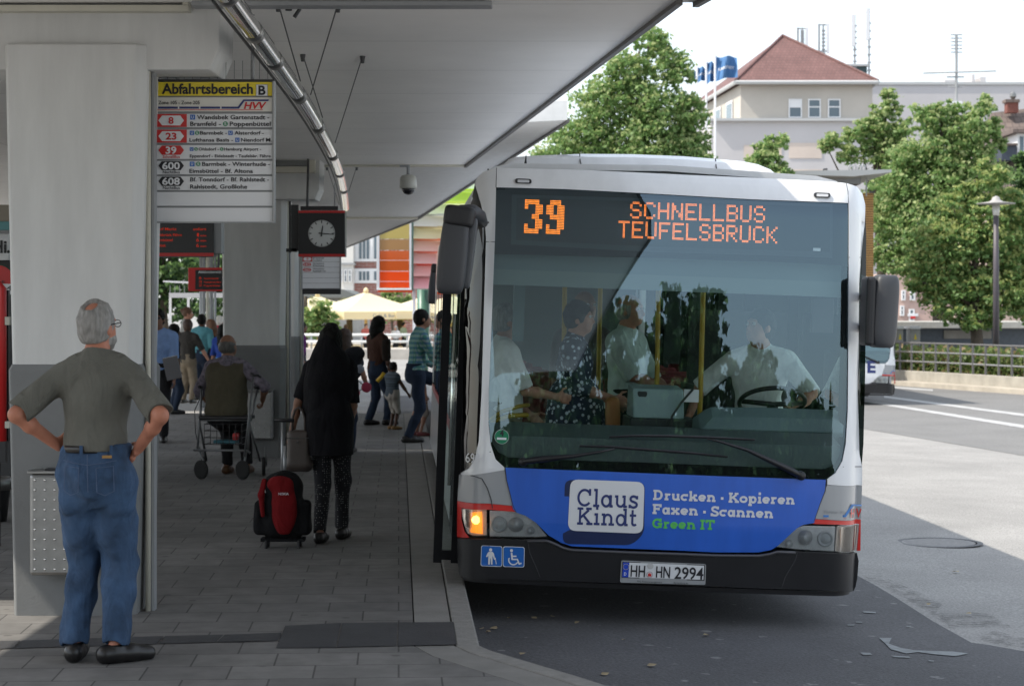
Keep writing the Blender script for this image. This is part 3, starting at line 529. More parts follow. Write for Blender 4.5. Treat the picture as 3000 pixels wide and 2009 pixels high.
tree('dark green tree at the foot of the slate roofed houses', lob(84, [(2990,470,26),(3010,520,45),(2985,575,40),(3030,640,60),(2975,640,40),(3040,740,70)]), (X(3010,84), 84, -.3), 14000, .14, m1=LD1, m2=LG1, frac=.4, tr=.2, name='broadleaf_tree')
tree('dark leafy tree seen under the canopy left of the red framed display', lob(82, [(450,720,60),(520,770,60),(470,820,60),(430,850,60),(520,860,55),(460,900,50),(540,910,45),(400,780,60),(500,700,60)]), (X(480,82), 82, -.2), 8500, .2, m1=LD1, m2=LG1, frac=.45, tr=.22, name='broadleaf_tree', group='trees beyond the platform')
tree('dark leafy tree seen behind the bundle of steel columns', lob(88, [(590,740,60),(650,770,60),(600,830,60),(650,860,55),(590,900,50),(650,930,45),(550,800,40),(700,800,60),(560,700,50)]), (X(620,88), 88, -.2), 7500, .2, m1=LD1, m2=LG1, frac=.45, tr=.22, name='broadleaf_tree', group='trees beyond the platform')
tree('bright green bush rising behind the cream parasols', lob(98, [(1150,868,34),(1112,892,26),(1192,900,34),(1160,905,40),(1120,850,16)]), (X(1150,98), 98, 0), 2400, .17, frac=.5, tr=.08, name='shrub')
tree('oleander bush with pink flowers behind the white railing', lob(83, [(905,925,32),(945,905,28),(965,930,26),(925,950,34),(975,955,24),(890,955,24)]), (X(930,83), 83, -.1), 3200, .15, m1=LG1, m2=LY1, frac=.3, tr=.05, name='shrub')
# trees behind the photographer that the windscreen mirrors
for i, (x, y, h, wd) in enumerate(((2.4, -34, 5.4, 3.0), (7.0, -36, 7.7, 2.6), (12.4, -35, 7.9, 3.5), (17.2, -36, 5.8, 2.6), (9.6, -39, 6.2, 3.0))):
    lobes = []
    for k in range(26):
        a = random.uniform(0, 6.28); t = random.uniform(.05, 1); q = wd*.9*math.sqrt(max(.12, 1-((t-.5)/.62)**2)); lobes.append((x+math.cos(a)*q*random.uniform(.3, 1), y+math.sin(a)*q*.7, 1.0+(h-1.6)*t, wd*random.uniform(.26, .38)))
    tree(['small tree standing behind the photographer beside the kerb', 'dark tree behind the photographer, mirrored by the bus windscreen', 'largest tree behind the photographer, mirrored in the windscreen', 'low tree behind the photographer past the street', 'farthest tree behind the photographer, between the two tallest'][i], lobes, (x, y, -.1), 14000, .34, m1=LD1, m2=LG1, frac=.12, name='broadleaf_tree', group='trees behind the photographer')
r = empty('hedge', (12, -46, 0), label='unseen dark hedge added behind the trees to close sky gaps in the windscreen reflection', cat='hedge'); n_ = 16000; Q = np.stack([rng.uniform(-6, 34, n_), -46+rng.uniform(-1.2, 1.2, n_), 4.9*rng.uniform(0, 1, n_)**.8], 1); Q[:, 2] *= 1+.12*np.sin(Q[:, 0]*1.3)  # added out of view, keeps bright sky out of the mirrored tree gaps
leaves_mesh('foliage', Q-np.array((12, -46, 0)), .55, [LD1, LG1], (rng.random(n_) < .12).astype(int), r)
def palm(label, px, py, Y, s, base):
    r = empty('palm', (X(px, Y), Y, base), label=label, cat='palm', group='palms at the cafe'); c = at(px, py, Y); b = MB(); b.tube([(c.x, c.y, base), c], [.16, .13], BARK, 8); b.build('trunk', r, smooth=True); b = MB()
    for k in range(46):
        a = random.uniform(0, 6.28); e = random.uniform(-.5, 1.2); d = Vector((math.cos(a)*math.cos(e), math.sin(a)*math.cos(e), math.sin(e))); p = c+d*s*.4; sd = d.cross(Vector((0, 0, 1))).normalized()
        for j in range(-4, 5):
            dd = (d+sd*j*.16).normalized(); tip = p+dd*s*.62-Vector((0, 0, .10*s)); w_ = sd*.018*s; b.add([p-w_, p+w_, tip], [(0, 1, 2)], LY1)
    b.build('fronds', r)
palm('yellow green fan palm above the far departure sign', 892, 868, 84, 1.0, -.1); palm('fan palm with a thick trunk under the cream parasol', 1024, 912, 87, .8, -.1); palm('fan palm behind the right parasol pole', 1172, 925, 88, .7, -.1)
# ================================================================ buildings far behind
BEIGE = mat('beige_render', (.46, .43, .385), .85, var=.07, scale=.4); LAV = mat('grey_render', (.50, .485, .49), .85, var=.05, scale=.3); PEACH = mat('peach_panel', (.58, .50, .44), .8, var=.1, scale=.3)
RTILE = brickmat('red_roof_tile', (.17, .085, .078), (.14, .068, .062), (.11, .06, .055), .3, .26, .03, axes=(0, 2), var=.18, vs=.5, bump=.3); SLATE = brickmat('slate_roof', (.15, .115, .10), (.125, .097, .086), (.085, .065, .058), .4, .35, .03, axes=(0, 2), var=.15, vs=.6)
PANE = mat('window_pane', (.10, .14, .17), .08); GUT = mat('zinc_gutter', (.45, .46, .46), .5); FRAME = mat('window_frame', (.70, .71, .72), .5)
def window(par, px0, py0, px1, py1, Y, bar=.42, t=.09, blind=False):
    a = at(px0, py1, Y); c = at(px1, py0, Y); b = MB(); y0 = Y-.12; zb = c.z-(c.z-a.z)*bar
    for lo, hi in (((a.x, y0, a.z), (a.x+t, Y-.002, c.z)), ((c.x-t, y0, a.z), (c.x, Y-.002, c.z)), ((a.x+t, y0, a.z), (c.x-t, Y-.002, a.z+t)), ((a.x+t, y0, c.z-t), (c.x-t, Y-.002, c.z)), ((a.x+t, y0+.02, zb-t/2), (c.x-t, Y-.002, zb+t/2))): b.box(lo, hi, FRAME)
    f = b.build('window', par); b = MB(); b.box((a.x+t, Y-.06, a.z+t), (c.x-t, Y-.03, c.z-t), PANE)
    if blind: b.box((a.x+t, Y-.075, zb), (c.x-t, Y-.062, c.z-t), FRAME)
    b.build('pane', f)
Y = 150.; r = empty('office_building', (22.5, 160, 0), label='beige building with a red tiled hip roof and three white windows', cat='building')
FL, FR, BR, BL = (X(2170,Y), 150.), (X(2556,Y), 150.), (27.6, 178.), (15.2, 178.); ze = Z(248, Y); b = MB(); zc = Z(349, Y)
b.loft([[Vector((*p, zc)) for p in (FL, FR, BR, BL)], [Vector((*p, ze)) for p in (FL, FR, BR, BL)]], BEIGE); fix_normals(b.build('wall', r)); b = MB()
o4 = [(FL[0]-2.3, FL[1]-.25), (FR[0]+.05, FR[1]-.25), (BR[0]+.05, 178), (BL[0]-2.3, 178)]; b.loft([[Vector((*p, -1)) for p in o4], [Vector((*p, zc-.2)) for p in o4]], LAV); fix_normals(b.build('lower_wall', r))
b = MB(); o5 = [(p[0]+(-.12 if i in (0, 3) else .12), p[1]+(-.4 if i < 2 else 0)) for i, p in enumerate(o4)]; b.loft([[Vector((*p, zc-.2)) for p in o5], [Vector((*p, zc)) for p in o5]], GUT); fix_normals(b.build('cornice', r))
e = [(FL[0]-.5, 149.3), (FR[0]+.3, 149.3), (28.2, 178.5), (14.8, 178.5)]; b = MB(); ap = Vector((X(2293,157), 157, Z(106,157))); bp_ = Vector((ap.x, 171, ap.z)); q = [Vector((*p, ze+.18)) for p in e]
b.add(q+[ap, bp_], [(0, 1, 4), (1, 2, 5, 4), (2, 3, 5), (3, 0, 4, 5), (3, 2, 1, 0)], RTILE); fix_normals(b.build('roof', r)); b = MB()
for i in range(4): b.tube([q[i]-Vector((0, 0, .1)), q[(i+1) % 4]-Vector((0, 0, .1))], .16, GUT, 6)
b.tube([q[0]+Vector((0,0,.05)), ap+Vector((0,0,.05))], .12, RTILE, 6); b.tube([q[1]+Vector((0,0,.05)), ap+Vector((0,0,.05))], .12, RTILE, 6); b.build('gutter', r)
for x0, x1, bl in ((2310,2349,True),(2367,2404,False),(2425,2462,False)): window(r, x0, 291, x1, 346, Y, blind=bl)
for i in range(5):
    k = .1+.17*i; p = Vector((FL[0]+(BL[0]-FL[0])*k, FL[1]+(BL[1]-FL[1])*k, 0)); b = MB(); d = Vector((BL[0]-FL[0], BL[1]-FL[1], 0)).normalized(); n_ = Vector((-d.y, d.x, 0)); a0 = p+n_*.05
    b.prism([a0+Vector((0, 0, zc+.2)), a0+d*2.4+Vector((0, 0, zc+.2)), a0+d*2.4+Vector((0, 0, ze-.9)), a0+Vector((0, 0, ze-.9))], n_*.06, FRAME); f = fix_normals(b.build('window', r)); b = MB(); a0 = a0+n_*.065+d*.2
    b.prism([a0+Vector((0, 0, zc+.4)), a0+d*2.0+Vector((0, 0, zc+.4)), a0+d*2.0+Vector((0, 0, ze-1.1)), a0+Vector((0, 0, ze-1.1))], n_*.02, PANE); fix_normals(b.build('pane', f))
b = MB(); panel(b, 2312, 419, 2408, 464, Y-.3, PEACH, .04); panel(b, 2318, 497, 2420, 540, Y-.3, PEACH, .04); panel(b, 2180, 425, 2290, 470, Y-.3, PEACH, .04); b.build('wall_panel', r)
b = MB(); panel(b, 2472, 190, 2540, 232, 160, mat('roof_hut', (.04, .075, .08), .6), 4.); panel(b, 2470, 188, 2545, 194, 159.8, GUT, 4.4); b.build('roof_hut', r)
Y = 182.; r = empty('warehouse', (45, 190, 0), label='long plain beige building with a flat roof behind the lindens', cat='building'); b = MB(); a = at(2500, 1000, Y); c = at(3300, 249, Y); b.box((a.x, Y, 0), (c.x, Y+20, c.z), LAV); b.build('wall', r)
b = MB(); b.box((a.x-.1, Y-.15, c.z), (c.x, Y+20, c.z+.25), GUT); b.build('parapet', r)
for x0, x1, y0 in ((2680, 2730, 240), (2768, 2802, 234), (2848, 2856, 218), (2872, 2889, 226)):
    b = MB(); panel(b, x0, y0, x1, 250, Y+2, LAV, 3.); b.build('roof_box', r)
def antenna(px, y0, y1, Y, kind, lab):
    zb, zt = Z(y1, Y), Z(y0, Y); x = X(px, Y); r = empty('antenna', (x, Y, zb), label=lab, cat='antenna', group='aerials on the roofs'); b = MB(); b.tube([(x, Y, zb-1), (x, Y, zt)], .07, GREY, 6)
    if kind != 'p':
        for k in range(8): b.box((x-.12, Y-.1, zb+(zt-zb)*k/9), (x+.16, Y+.1, zb+(zt-zb)*k/9+.12), GREY)
    b.build('mast', r); b = MB()
    if kind == 'f':
        b.box((x-.42, Y-.1, zt-2.4), (x-.28, Y+.1, zt), GREY); b.box((x+.28, Y-.12, zt-2.4), (x+.5, Y+.12, zt), SIGNW); b.box((x-.42, Y-.04, zt-.12), (x+.4, Y+.04, zt-.02), GREY); b.box((x-.42, Y-.04, zt-2.3), (x+.4, Y+.04, zt-2.2), GREY)
    elif kind == 's': b.box((x-.28, Y-.12, zt-2.6), (x+.02, Y+.12, zt), SIGNW)
    else:
        b.tube([(x-1.7, Y, Z(215, Y)), (x+2.0, Y-.2, Z(210, Y))], .04, GREY, 5); b.tube([(x-.5, Y, Z(226, Y)), (x+.4, Y, Z(226, Y))], .04, GREY, 5); b.tube([(x-.4, Y, Z(255, Y)), (x+.3, Y, Z(255, Y))], .04, GREY, 5)
        for k in range(6): b.box((x-.3, Y-.05, Z(104, Y)-.18*k), (x+.3, Y+.02, Z(104, Y)-.18*k+.05), GREY)
        b.box((x-.45, Y-.2, Z(330, Y)), (x+.25, Y+.2, Z(298, Y)), SIGNW)
    b.build('aerial', r)
antenna(2350, 82, 135, 160, 'f', 'short framed aerial just right of the roof peak'); antenna(2412, 71, 170, 160, 'f', 'framed aerial halfway down the red roof slope'); antenna(2504, 44, 200, 160, 's', 'tall aerial mast on the dark roof hut'); antenna(2546, 25, 232, 160, 's', 'tallest aerial mast at the end of the red roof'); antenna(2802, 104, 340, 100, 'p', 'thin mast with a crossed aerial above the lindens')
# slate roofed houses
Y = 112.; r = empty('house', (X(3050,Y), Y+5, 0), label='houses with dark slate roofs, dormers and a brick chimney', cat='house'); HW = mat('house_wall', (.42, .33, .28), .85, var=.08); b = MB(); x0, x1 = X(2868,Y), X(3400,Y); ez = Z(560, Y); rz = Z(300, Y)
b.box((x0+.6, Y+.8, 0), (x1, Y+11, ez), HW); b.build('wall', r); b = MB(); b.add([(x0, Y, ez-.2), (x1, Y, ez-.2), (x1, Y+6, rz+1), (x0+2.2, Y+6, rz), (x0, Y+12, ez-.2), (x1, Y+12, ez-.2)], [(0,1,2,3), (0,3,4), (3,2,5,4), (0,4,5,1)], SLATE); fix_normals(b.build('roof', r))
b = MB(); panel(b, 2935, 425, 2978, 470, Y+.6, mat('dormer_cheek', (.03, .04, .06), .5), 3.); panel(b, 2930, 420, 2982, 426, Y+.4, SLATE, 3.3); b.build('dormer', r); b = MB(); panel(b, 2980, 388, 3060, 455, Y+.9, FRAME, 3.); panel(b, 2968, 378, 3070, 390, Y+.5, SLATE, 3.6); f = b.build('dormer', r); b = MB()
for x in (2988, 3004, 3020): panel(b, x, 400, x+11, 448, Y+.86, PANE, .03)
b.build('pane', f); b = MB(); panel(b, 2951, 293, 2984, 330, Y+4.8, mat('brick_red', (.17, .06, .045), .8, var=.2), .7); panel(b, 2947, 291, 2988, 300, Y+4.7, SLATE, .9); b.lathe([(.1, 0), (.2, .15), (.2, .32), (.06, .45)], STEEL, c=at(2968, 291, Y+5.1), n=12); b.build('chimney', r)
# pink house and pavilion
Y = 95.; r = empty('house', (X(2660,Y), Y+4, 0), label='pink house glimpsed between the bus mirror and the yellowish linden', cat='house'); b = MB(); a = at(2600, 1000, Y); c = at(2790, 800, Y); b.box((a.x, Y, -.3), (c.x, Y+8, c.z), mat('pink_render', (.46, .33, .29), .8, var=.15, scale=.8)); b.build('wall', r)
for x0, y0, x1, y1 in ((2636,895,2648,925),(2662,905,2678,940),(2640,850,2652,880),(2665,850,2680,880)): window(r, x0, y0, x1, y1, Y, t=.07)
b = MB(); panel(b, 2660, 918, 2690, 926, Y-.2, SIGNW, .1); panel(b, 2668, 926, 2682, 933, Y-.2, SIGNR, .1); b.build('shop_sign', r)
Y = 66.; r = empty('pavilion', (X(2800,Y), Y+2, 0), label='low dark blue pavilion with a flat concrete roof behind the hedge', cat='pavilion'); b = MB(); a = at(2640, 1060, Y); c = at(3100, 962, Y); b.box((a.x, Y, -.3), (c.x, Y+4, c.z), mat('navy_cladding', (.085, .10, .12), .6, var=.15)); b.build('wall', r); b = MB(); panel(b, 2605, 942, 3140, 962, Y-.5, mat('roof_concrete', (.42, .41, .38), .8, var=.1), 5.); b.build('roof_slab', r, bevel=.02)
b = MB(); panel(b, 2766, 967, 2905, 992, Y-.06, mat('pavilion_board', (.27, .25, .22), .7, var=.2, scale=2), .05); b.build('board', r)
for i, (x0, x1, y0, lab) in enumerate(((2628, 2646, 955, 'grey switch cabinet nearest to the bus mirror'), (2668, 2696, 955, 'grey switch cabinet with a small yellow warning mark'))):
    b = MB(); panel(b, x0, y0+8, x1, 1062, 62.5, mat('cabinet_grey', (.36, .36, .34), .6, var=.08), .7); r = empty('switch_cabinet', at((x0+x1)/2, 1062, 62.8), label=lab, cat='cabinet', group='switch cabinets'); b.build('body', r, bevel=.01); b = MB(); panel(b, x0-2, y0, x1+2, y0+8, 62.4, SIGNW, .9); b.build('roof_cap', r); b = MB(); k = (x0+x1)/2; p = at(k, 985, 62.48); b.poly([p+Vector((-.05, 0, -.1)), p+Vector((.05, 0, -.1)), p+Vector((0, 0, .1))], SIGNY); b.build('warning_mark', r)
# low wall, hedge and railing on the right
WL = [(2480, 1074, 62), (2614, 1083, 59), (2800, 1093, 55.6), (3000, 1105, 52.4), (3200, 1118, 49.6)]
STONE = mat('wall_stone', (.33, .31, .27), .85, var=.18, scale=2.5, bump=.3); b = MB(); rings = []
for px, py, Y in WL: p = at(px, py, Y); rings.append([Vector((p.x, Y, -.4)), Vector((p.x, Y, p.z)), Vector((p.x+.1, Y+.35, p.z)), Vector((p.x+.1, Y+.35, -.4))])
b.loft(rings, STONE); fix_normals(b.build('low_wall', loc=rings[2][0], bevel=.02, label='low pale stone wall along the far road below the railing', cat='wall'))
b = MB(); rings = []
for px, py, Y in WL: p = at(px, py, Y); rings.append([Vector((p.x-.12, Y-1.5, -.4)), Vector((p.x-.12, Y-1.5, -.12)), Vector((p.x, Y-.01, -.12)), Vector((p.x, Y-.01, -.4))])
b.loft(rings, mat('pavement_flags', (.42, .38, .32), .85, var=.2, scale=2)); fix_normals(b.build('pavement', kind='structure'))
def wl(t, off, z):
    k = min(int(t), len(WL)-2); f = t-k; a = at(*WL[k]); c = at(*WL[k+1]); p = a.lerp(c, f); return Vector((p.x, p.y+off, z if z is not None else p.z))
P = []
for _ in range(15000):
    t = random.random()**.9*4; p = wl(t, random.uniform(.5, 6), None); P.append((p.x, p.y, p.z+random.uniform(0, .75)*random.uniform(.4, 1)+.06*(p.y-55)*.0))
P = np.array(P); o = leaves_mesh('ground_cover', P, .17, [leafmat('cover_leaf', (.10, .18, .045), (.22, .26, .09)), leafmat('rust_leaf', (.26, .19, .09), (.34, .25, .14))], (rng.random(len(P)) < .16).astype(int), None); o['kind'] = 'stuff'; o['label'] = 'low green ground cover growing behind the railing'
RAILM = mat('railing_grey', (.13, .128, .13), .5); r = empty('railing', wl(2, .2, None), label='dark grey metal railing with square posts on the low wall', cat='railing')
for i in range(20):
    t = .2+i*.19; p = wl(t, .2, None); b = MB(); b.box((p.x-.028, p.y-.028, p.z-.02), (p.x+.028, p.y+.028, p.z+.84), RAILM); b.build('post', r)
for h in (.83, .56, .28):
    b = MB(); b.tube([wl(t, .2, None)+Vector((0, 0, h)) for t in (.1, 1, 2, 3, 3.9)], .026, RAILM if h > .8 else ALU, 6); b.build('rail', r)
# street lamp
Y = 56.; x = X(2918, Y); r = empty('street_lamp', (x, Y, Z(1092, Y)), label='street lamp with a wide flat disc over a glass cylinder', cat='lamp'); POLE = mat('lamp_pole', (.075, .065, .075), .5); zz = lambda py: Z(py, Y)
b = MB(); b.tube([(x, Y, zz(1092)), (x, Y, zz(800)), (x, Y, zz(630))], [.095, .085, .075], POLE, 12); b.build('pole', r, smooth=True)
b = MB(); b.lathe([(.09, zz(632)), (.10, zz(622)), (.115, zz(601))], mat('lamp_glass', (.55, .54, .50), .15), c=(x, Y, 0), n=20); fix_normals(b.build('glass_cylinder', r, smooth=True)); b = MB(); b.lathe([(.10, zz(601)), (.54, zz(598)), (.55, zz(596)), (.2, zz(591)), (.12, zz(585)), (.10, zz(578)), (.01, zz(574))], mat('lamp_disc', (.33, .32, .31), .5), c=(x, Y, 0), n=32); fix_normals(b.build('disc_shade', r, smooth=True))
# wooden kiosk with a flat roof behind the bus
Y = 60.; r = empty('kiosk', (X(2450,Y), Y+2, gz(5)), label='timber clad kiosk under a thin grey roof slab behind the bus', cat='kiosk'); b = MB(); a = at(2250, 1080, Y); c = at(2559, 566, Y); b.box((a.x, Y, -.3), (c.x, Y+4, c.z), brickmat('timber_boards', (.42, .24, .08), (.36, .19, .06), (.10, .05, .02), 30, .075, .012, axes=(0, 2), var=.15, vs=3)); b.build('timber_wall', r)
b = MB(); a = at(2230, 522, Y); c = at(2590, 506, Y); b.loft([[Vector((a.x, y, Z(517, Y))), Vector((X(2480, Y), y, Z(525, Y))), Vector((c.x, y, Z(513, Y))), Vector((c.x, y, Z(505, Y))), Vector((a.x, y, Z(510, Y)))] for y in (Y-1.2, Y+4.5)], mat('kiosk_roof', (.33, .34, .34), .5)); fix_normals(b.build('roof_slab', r)); b = MB(); panel(b, 2330, 518, 2522, 540, Y+.2, GREY, 3.); panel(b, 2556, 560, 2562, 566, Y-.1, DARK, 3.); b.tube([at(2538, 520, Y-.3), at(2538, 575, Y-.3)], .02, GREY, 6); b.build('roof_support', r)
for i, px in enumerate((2492, 2503, 2519, 2530)):
    b = MB(); b.tube([at(px-4, 506, Y)]+[at(px+5*math.cos(t), 489-6*math.sin(t), Y) for t in (3.14, 2.3, 1.57, .8, 0)]+[at(px+4, 506, Y)], .018, ALU, 6); b.build('roof_hoop', r, smooth=True)
b = MB(); b.tube([at(2411, 506, Y), at(2414, 496, Y), at(2424, 496, Y)], .03, DARK, 6); b.build('vent_pipe', r)
# flags
for i, (px, y0, x1, ya, yb, yy0, yy1, lab) in enumerate(((2095, 157, 2160, 165, 236, 168, 226, 'largest blue flag with white lettering on a white pole'), (2069, 170, 2094, 180, 244, 185, 238, 'blue flag on the middle pole, partly behind the largest'), (2042, 194, 2068, 195, 240, 200, 236, 'small blue flag on the third pole next to the linden'), (2016, 200, 2041, 204, 235, 208, 232, 'palest blue flag nearest to the big linden'))):
    Y = 122.+i*4; x = X(px, Y); r = empty('flag', (x, Y, 0), label=lab, cat='flag', group='blue flags before the tiled roof building'); b = MB(); b.tube([(x, Y, 0), (x, Y, Z(y0, Y))], .07, SIGNW, 6); b.build('pole', r); b = MB(); n = 12
    def fp(u, v): return Vector((X(px+2+(x1-px-2)*u, Y), Y+.25*math.sin(u*9+v*2), Z((ya+(yb-ya)*v)*(1-u)+(yy0+(yy1-yy0)*v)*u+2.5*math.sin(u*7+v), Y)))
    b.add([fp(i_/n, j/n) for j in range(n+1) for i_ in range(n+1)], [(j*(n+1)+i_, j*(n+1)+i_+1, (j+1)*(n+1)+i_+1, (j+1)*(n+1)+i_) for j in range(n) for i_ in range(n)], mat('flag_blue', (.06, .17, .37) if i < 3 else (.25, .38, .52), .7, var=.25, scale=.8))
    if i < 3: b.text('KARSTADT', SIGNW, (0, 0, 0), EX, EZ, .22, 1.0, .02, fn=lambda a, c, i=i: fp(.14+.72*a, .58-c*.55)+Vector((0, -.03, 0)))
    b.build('banner', r)
# ================================================================ plaza beyond the platform
Y = 80.; PL = mat('plaza_stone', (.45, .42, .38), .8, var=.15, scale=1.5); b = MB(); a = at(500, 1048, Y); c = at(1500, 1022, Y); b.box((a.x, Y, -.2), (c.x, Y+.5, c.z), PL); b.build('low_wall', loc=(X(1100, Y), Y, 0), bevel=.02, label='pale stone kerb wall below the white railing at the cafe', cat='wall')
b = MB(); b.box((-70, Y+.45, -.2), (c.x+3, Y+60, c.z-.02), PL); b.build('plaza', kind='structure')
r = empty('railing', (X(1100, Y), Y+.3, c.z), label='white double tube railing in front of the cafe parasols', cat='railing'); WT = mat('railing_white', (.75, .75, .73), .4)
for py, rr in ((981, .055), (1001, .055)): b = MB(); q = Z(py, Y); b.tube([(X(600, Y), Y+.3, q), (X(1420, Y), Y+.3, q)], rr, WT, 8); b.build('rail', r, smooth=True)
for px in (620, 765, 910, 1058, 1192, 1330): b = MB(); b.tube([(X(px, Y), Y+.3, Z(1026, Y)), (X(px, Y), Y+.3, Z(976, Y))], .04, ALU, 6); b.build('post', r, smooth=True)
CANV = mat('parasol_canvas', (.90, .84, .62), .8); m_ = CANV.node_tree; tr_ = m_.nodes.new('ShaderNodeBsdfTranslucent'); tr_.inputs[0].default_value = (.85, .68, .30, 1); mx_ = m_.nodes.new('ShaderNodeMixShader'); mx_.inputs[0].default_value = .4
m_.links.new(m_.nodes['Principled BSDF'].outputs[0], mx_.inputs[1]); m_.links.new(tr_.outputs[0], mx_.inputs[2]); m_.links.new(mx_.outputs[0], m_.nodes['Material Output'].inputs[0])
def parasol(lab, px, Y, half, rot, ya, ye):
    x = X(px, Y); za, ze = Z(ya, Y), Z(ye, Y); r = empty('parasol', (x, Y, .0), label=lab, cat='parasol', group='cream parasols of the cafe'); cs = [Vector((x+half*1.414*math.cos(R(rot+45+90*k)), Y+half*1.414*math.sin(R(rot+45+90*k)), ze)) for k in range(4)]; b = MB(); n = 8
    top = Vector((x, Y, za))
    for k in range(4):
        p, q = cs[k], cs[(k+1) % 4]; vs = []
        for i in range(n+1):
            for j in range(n+1): e = p.lerp(q, j/n); u = i/n; v = top.lerp(e, u); v.z -= .10*math.sin(u*3.14)*(za-ze)+.05*math.sin(u*3.14)*math.sin(j/n*3.14); vs.append(v)
        b.add(vs, [(i*(n+1)+j, i*(n+1)+j+1, (i+1)*(n+1)+j+1, (i+1)*(n+1)+j) for i in range(n) for j in range(n)], CANV)
    b.lathe([(.12, za-.02), (.1, za+.12), (.02, za+.2)], CANV, c=(x, Y, 0), n=8); fix_normals(b.build('canopy', r, smooth=True))
    for k in range(4):
        p, q = cs[k], cs[(k+1) % 4]; b = MB(); d = Vector((0, 0, -.33)); b.add([p, q, q+d, p+d], [(0, 1, 2, 3)], CANV); e = (q-p).normalized(); nn = Vector((e.y, -e.x, 0)).normalized()*.012
        b.text('Café & Bar Celona', GREY, p+e*(half*2-1.9)/2+Vector((0, 0, -.24))+nn, e, EZ, .14, 1.9, .01); b.build('valance', r)
    b = MB(); b.tube([(x, Y, 0), (x, Y, za)], .07, mat('parasol_pole', (.55, .40, .18), .5), 8); b.build('pole', r)
parasol('large cream parasol in the middle, its peak left of the orange glass', 1072, 86.5, 2.35, 33, 855, 913); parasol('cream parasol at the right, behind the white pole', 1262, 87.5, 2.3, 20, 860, 911); parasol('cream parasol at the left behind the oleander', 930, 91, 2.2, 25, 866, 915)
# coloured glass facade
GFR = mat('facade_frame', (.55, .55, .56), .4)
def colour(name, c): 
    m = mat(name, c, .15, coat=.3); t = m.node_tree; tr = t.nodes.new('ShaderNodeBsdfTranslucent'); tr.inputs[0].default_value = (*[min(1, q*1.6) for q in c], 1); mx = t.nodes.new('ShaderNodeMixShader'); mx.inputs[0].default_value = .45
    t.links.new(t.nodes['Principled BSDF'].outputs[0], mx.inputs[1]); t.links.new(tr.outputs[0], mx.inputs[2]); t.links.new(mx.outputs[0], t.nodes['Material Output'].inputs[0]); return m
Y = 60.; r = empty('glass_facade', at(1155, 850, Y), label='hanging panel of orange and yellow glass in a pale frame', cat='facade')
for i, (y0, y1, c) in enumerate(((560, 642, (.62, .62, .10)), (643, 700, (.48, .40, .14)), (701, 733, (.40, .24, .10)), (734, 762, (.55, .14, .03)), (763, 794, (.52, .12, .02)), (795, 824, (.75, .10, .01)), (825, 843, (.72, .09, .01)))):
    b = MB(); panel(b, 1112, y0, 1199, y1, Y, colour('stained_glass', c), .03); b.build('glass_pane', r)
b = MB(); panel(b, 1103, 560, 1111, 850, Y-.05, GFR, .15); panel(b, 1199.5, 560, 1205, 850, Y-.05, GFR, .15); panel(b, 1103, 844, 1205, 849, Y-.08, SIGNW, .15); panel(b, 1106, 850, 1208, 856, Y, colour('stained_glass', (.7, .1, .02)), .1); b.build('frame', r)
r = empty('louvre_facade', at(1270, 850, Y), label='building corner clad in tilted coloured glass louvres', cat='facade')
cols = [(.55, .62, .50), (.55, .75, .15), (.75, .8, .55), (.62, .60, .56), (.66, .60, .42), (.66, .46, .40), (.66, .45, .42), (.70, .42, .40), (.68, .40, .42)]; dk = [(.3, .4, .25), (.45, .6, .05), (.5, .6, .1), (.5, .5, .45), (.55, .45, .25), (.7, .25, .12), (.7, .2, .12), (.65, .12, .08), (.5, .3, .3)]
for i, c in enumerate(cols):
    y0 = 520+i*36.5; b = MB(); p, q = at(1212, y0, Y+.25), at(1212, y0+33, Y-.05); x1 = X(1420, Y); b.loft([[p, q, q+Vector((0, .04, 0)), p+Vector((0, .04, 0))], [Vector((x1, v.y+1.0, v.z)) for v in (p, q, q+Vector((0, .04, 0)), p+Vector((0, .04, 0)))]], colour('louvre_glass', c)); fix_normals(b.build('louvre', r))
    b = MB(); panel(b, 1206, y0-3.5, 1420, y0+3, Y+.28, colour('louvre_edge', dk[i]), .05); b.build('louvre_edge', r)
b = MB(); panel(b, 1205, 500, 1211, 850, Y+.05, mat('facade_post', (.12, .2, .17), .4), .3); panel(b, 1206, 520, 1430, 848, Y+1.6, mat('facade_back', (.28, .33, .32), .5), .1); b.build('frame', r)
b = MB(); b.tube([at(1213, 846, Y+.3), (X(1213, Y), Y+.3, -.1)], .05, SIGNW, 10); b.build('white_post', r, smooth=True); b = MB(); b.tube([at(1240, 846, Y+2), (X(1240, Y+2), Y+2, -.1)], .2, mat('green_post', (.06, .16, .12), .4), 12); b.tube([at(1262, 846, Y+.6), (X(1262, Y), Y+.6, -.1)], .05, ALU, 10); b.build('post', r, smooth=True)
# brick and white building
Y = 122.; r = empty('apartment_block', (X(1040,Y), Y+4, 0), label='red brick building with white window bands behind the parasols', cat='building'); BRK = brickmat('red_brick', (.26, .10, .085), (.22, .085, .07), (.3, .25, .22), .5, .16, .02, axes=(0, 2), var=.12, vs=1); b = MB(); a = at(940, 1000, Y); c = at(1330, 560, Y); b.box((a.x, Y, 0), (c.x, Y+8, c.z), BRK); b.build('wall', r)
b = MB(); panel(b, 985, 655, 1035, 860, Y-.8, mat('white_render', (.62, .61, .58), .8, var=.06), .8); b.build('stair_bay', r); b = MB(); panel(b, 980, 770, 1040, 776, Y-1, GREY, 1); b.build('canopy_edge', r)
for y0, y1 in ((575, 640), (682, 762), (790, 825)):
    b = MB(); panel(b, 1037, y0-3, 1330, y1+4, Y-.12, FRAME, .11); f = b.build('window', r); b = MB()
    for k in range(26): panel(b, 1041+k*11, y0+5, 1048.5+k*11, y1-4, Y-.16, PANE if k % 4 else FRAME, .03)
    b.build('pane', f)
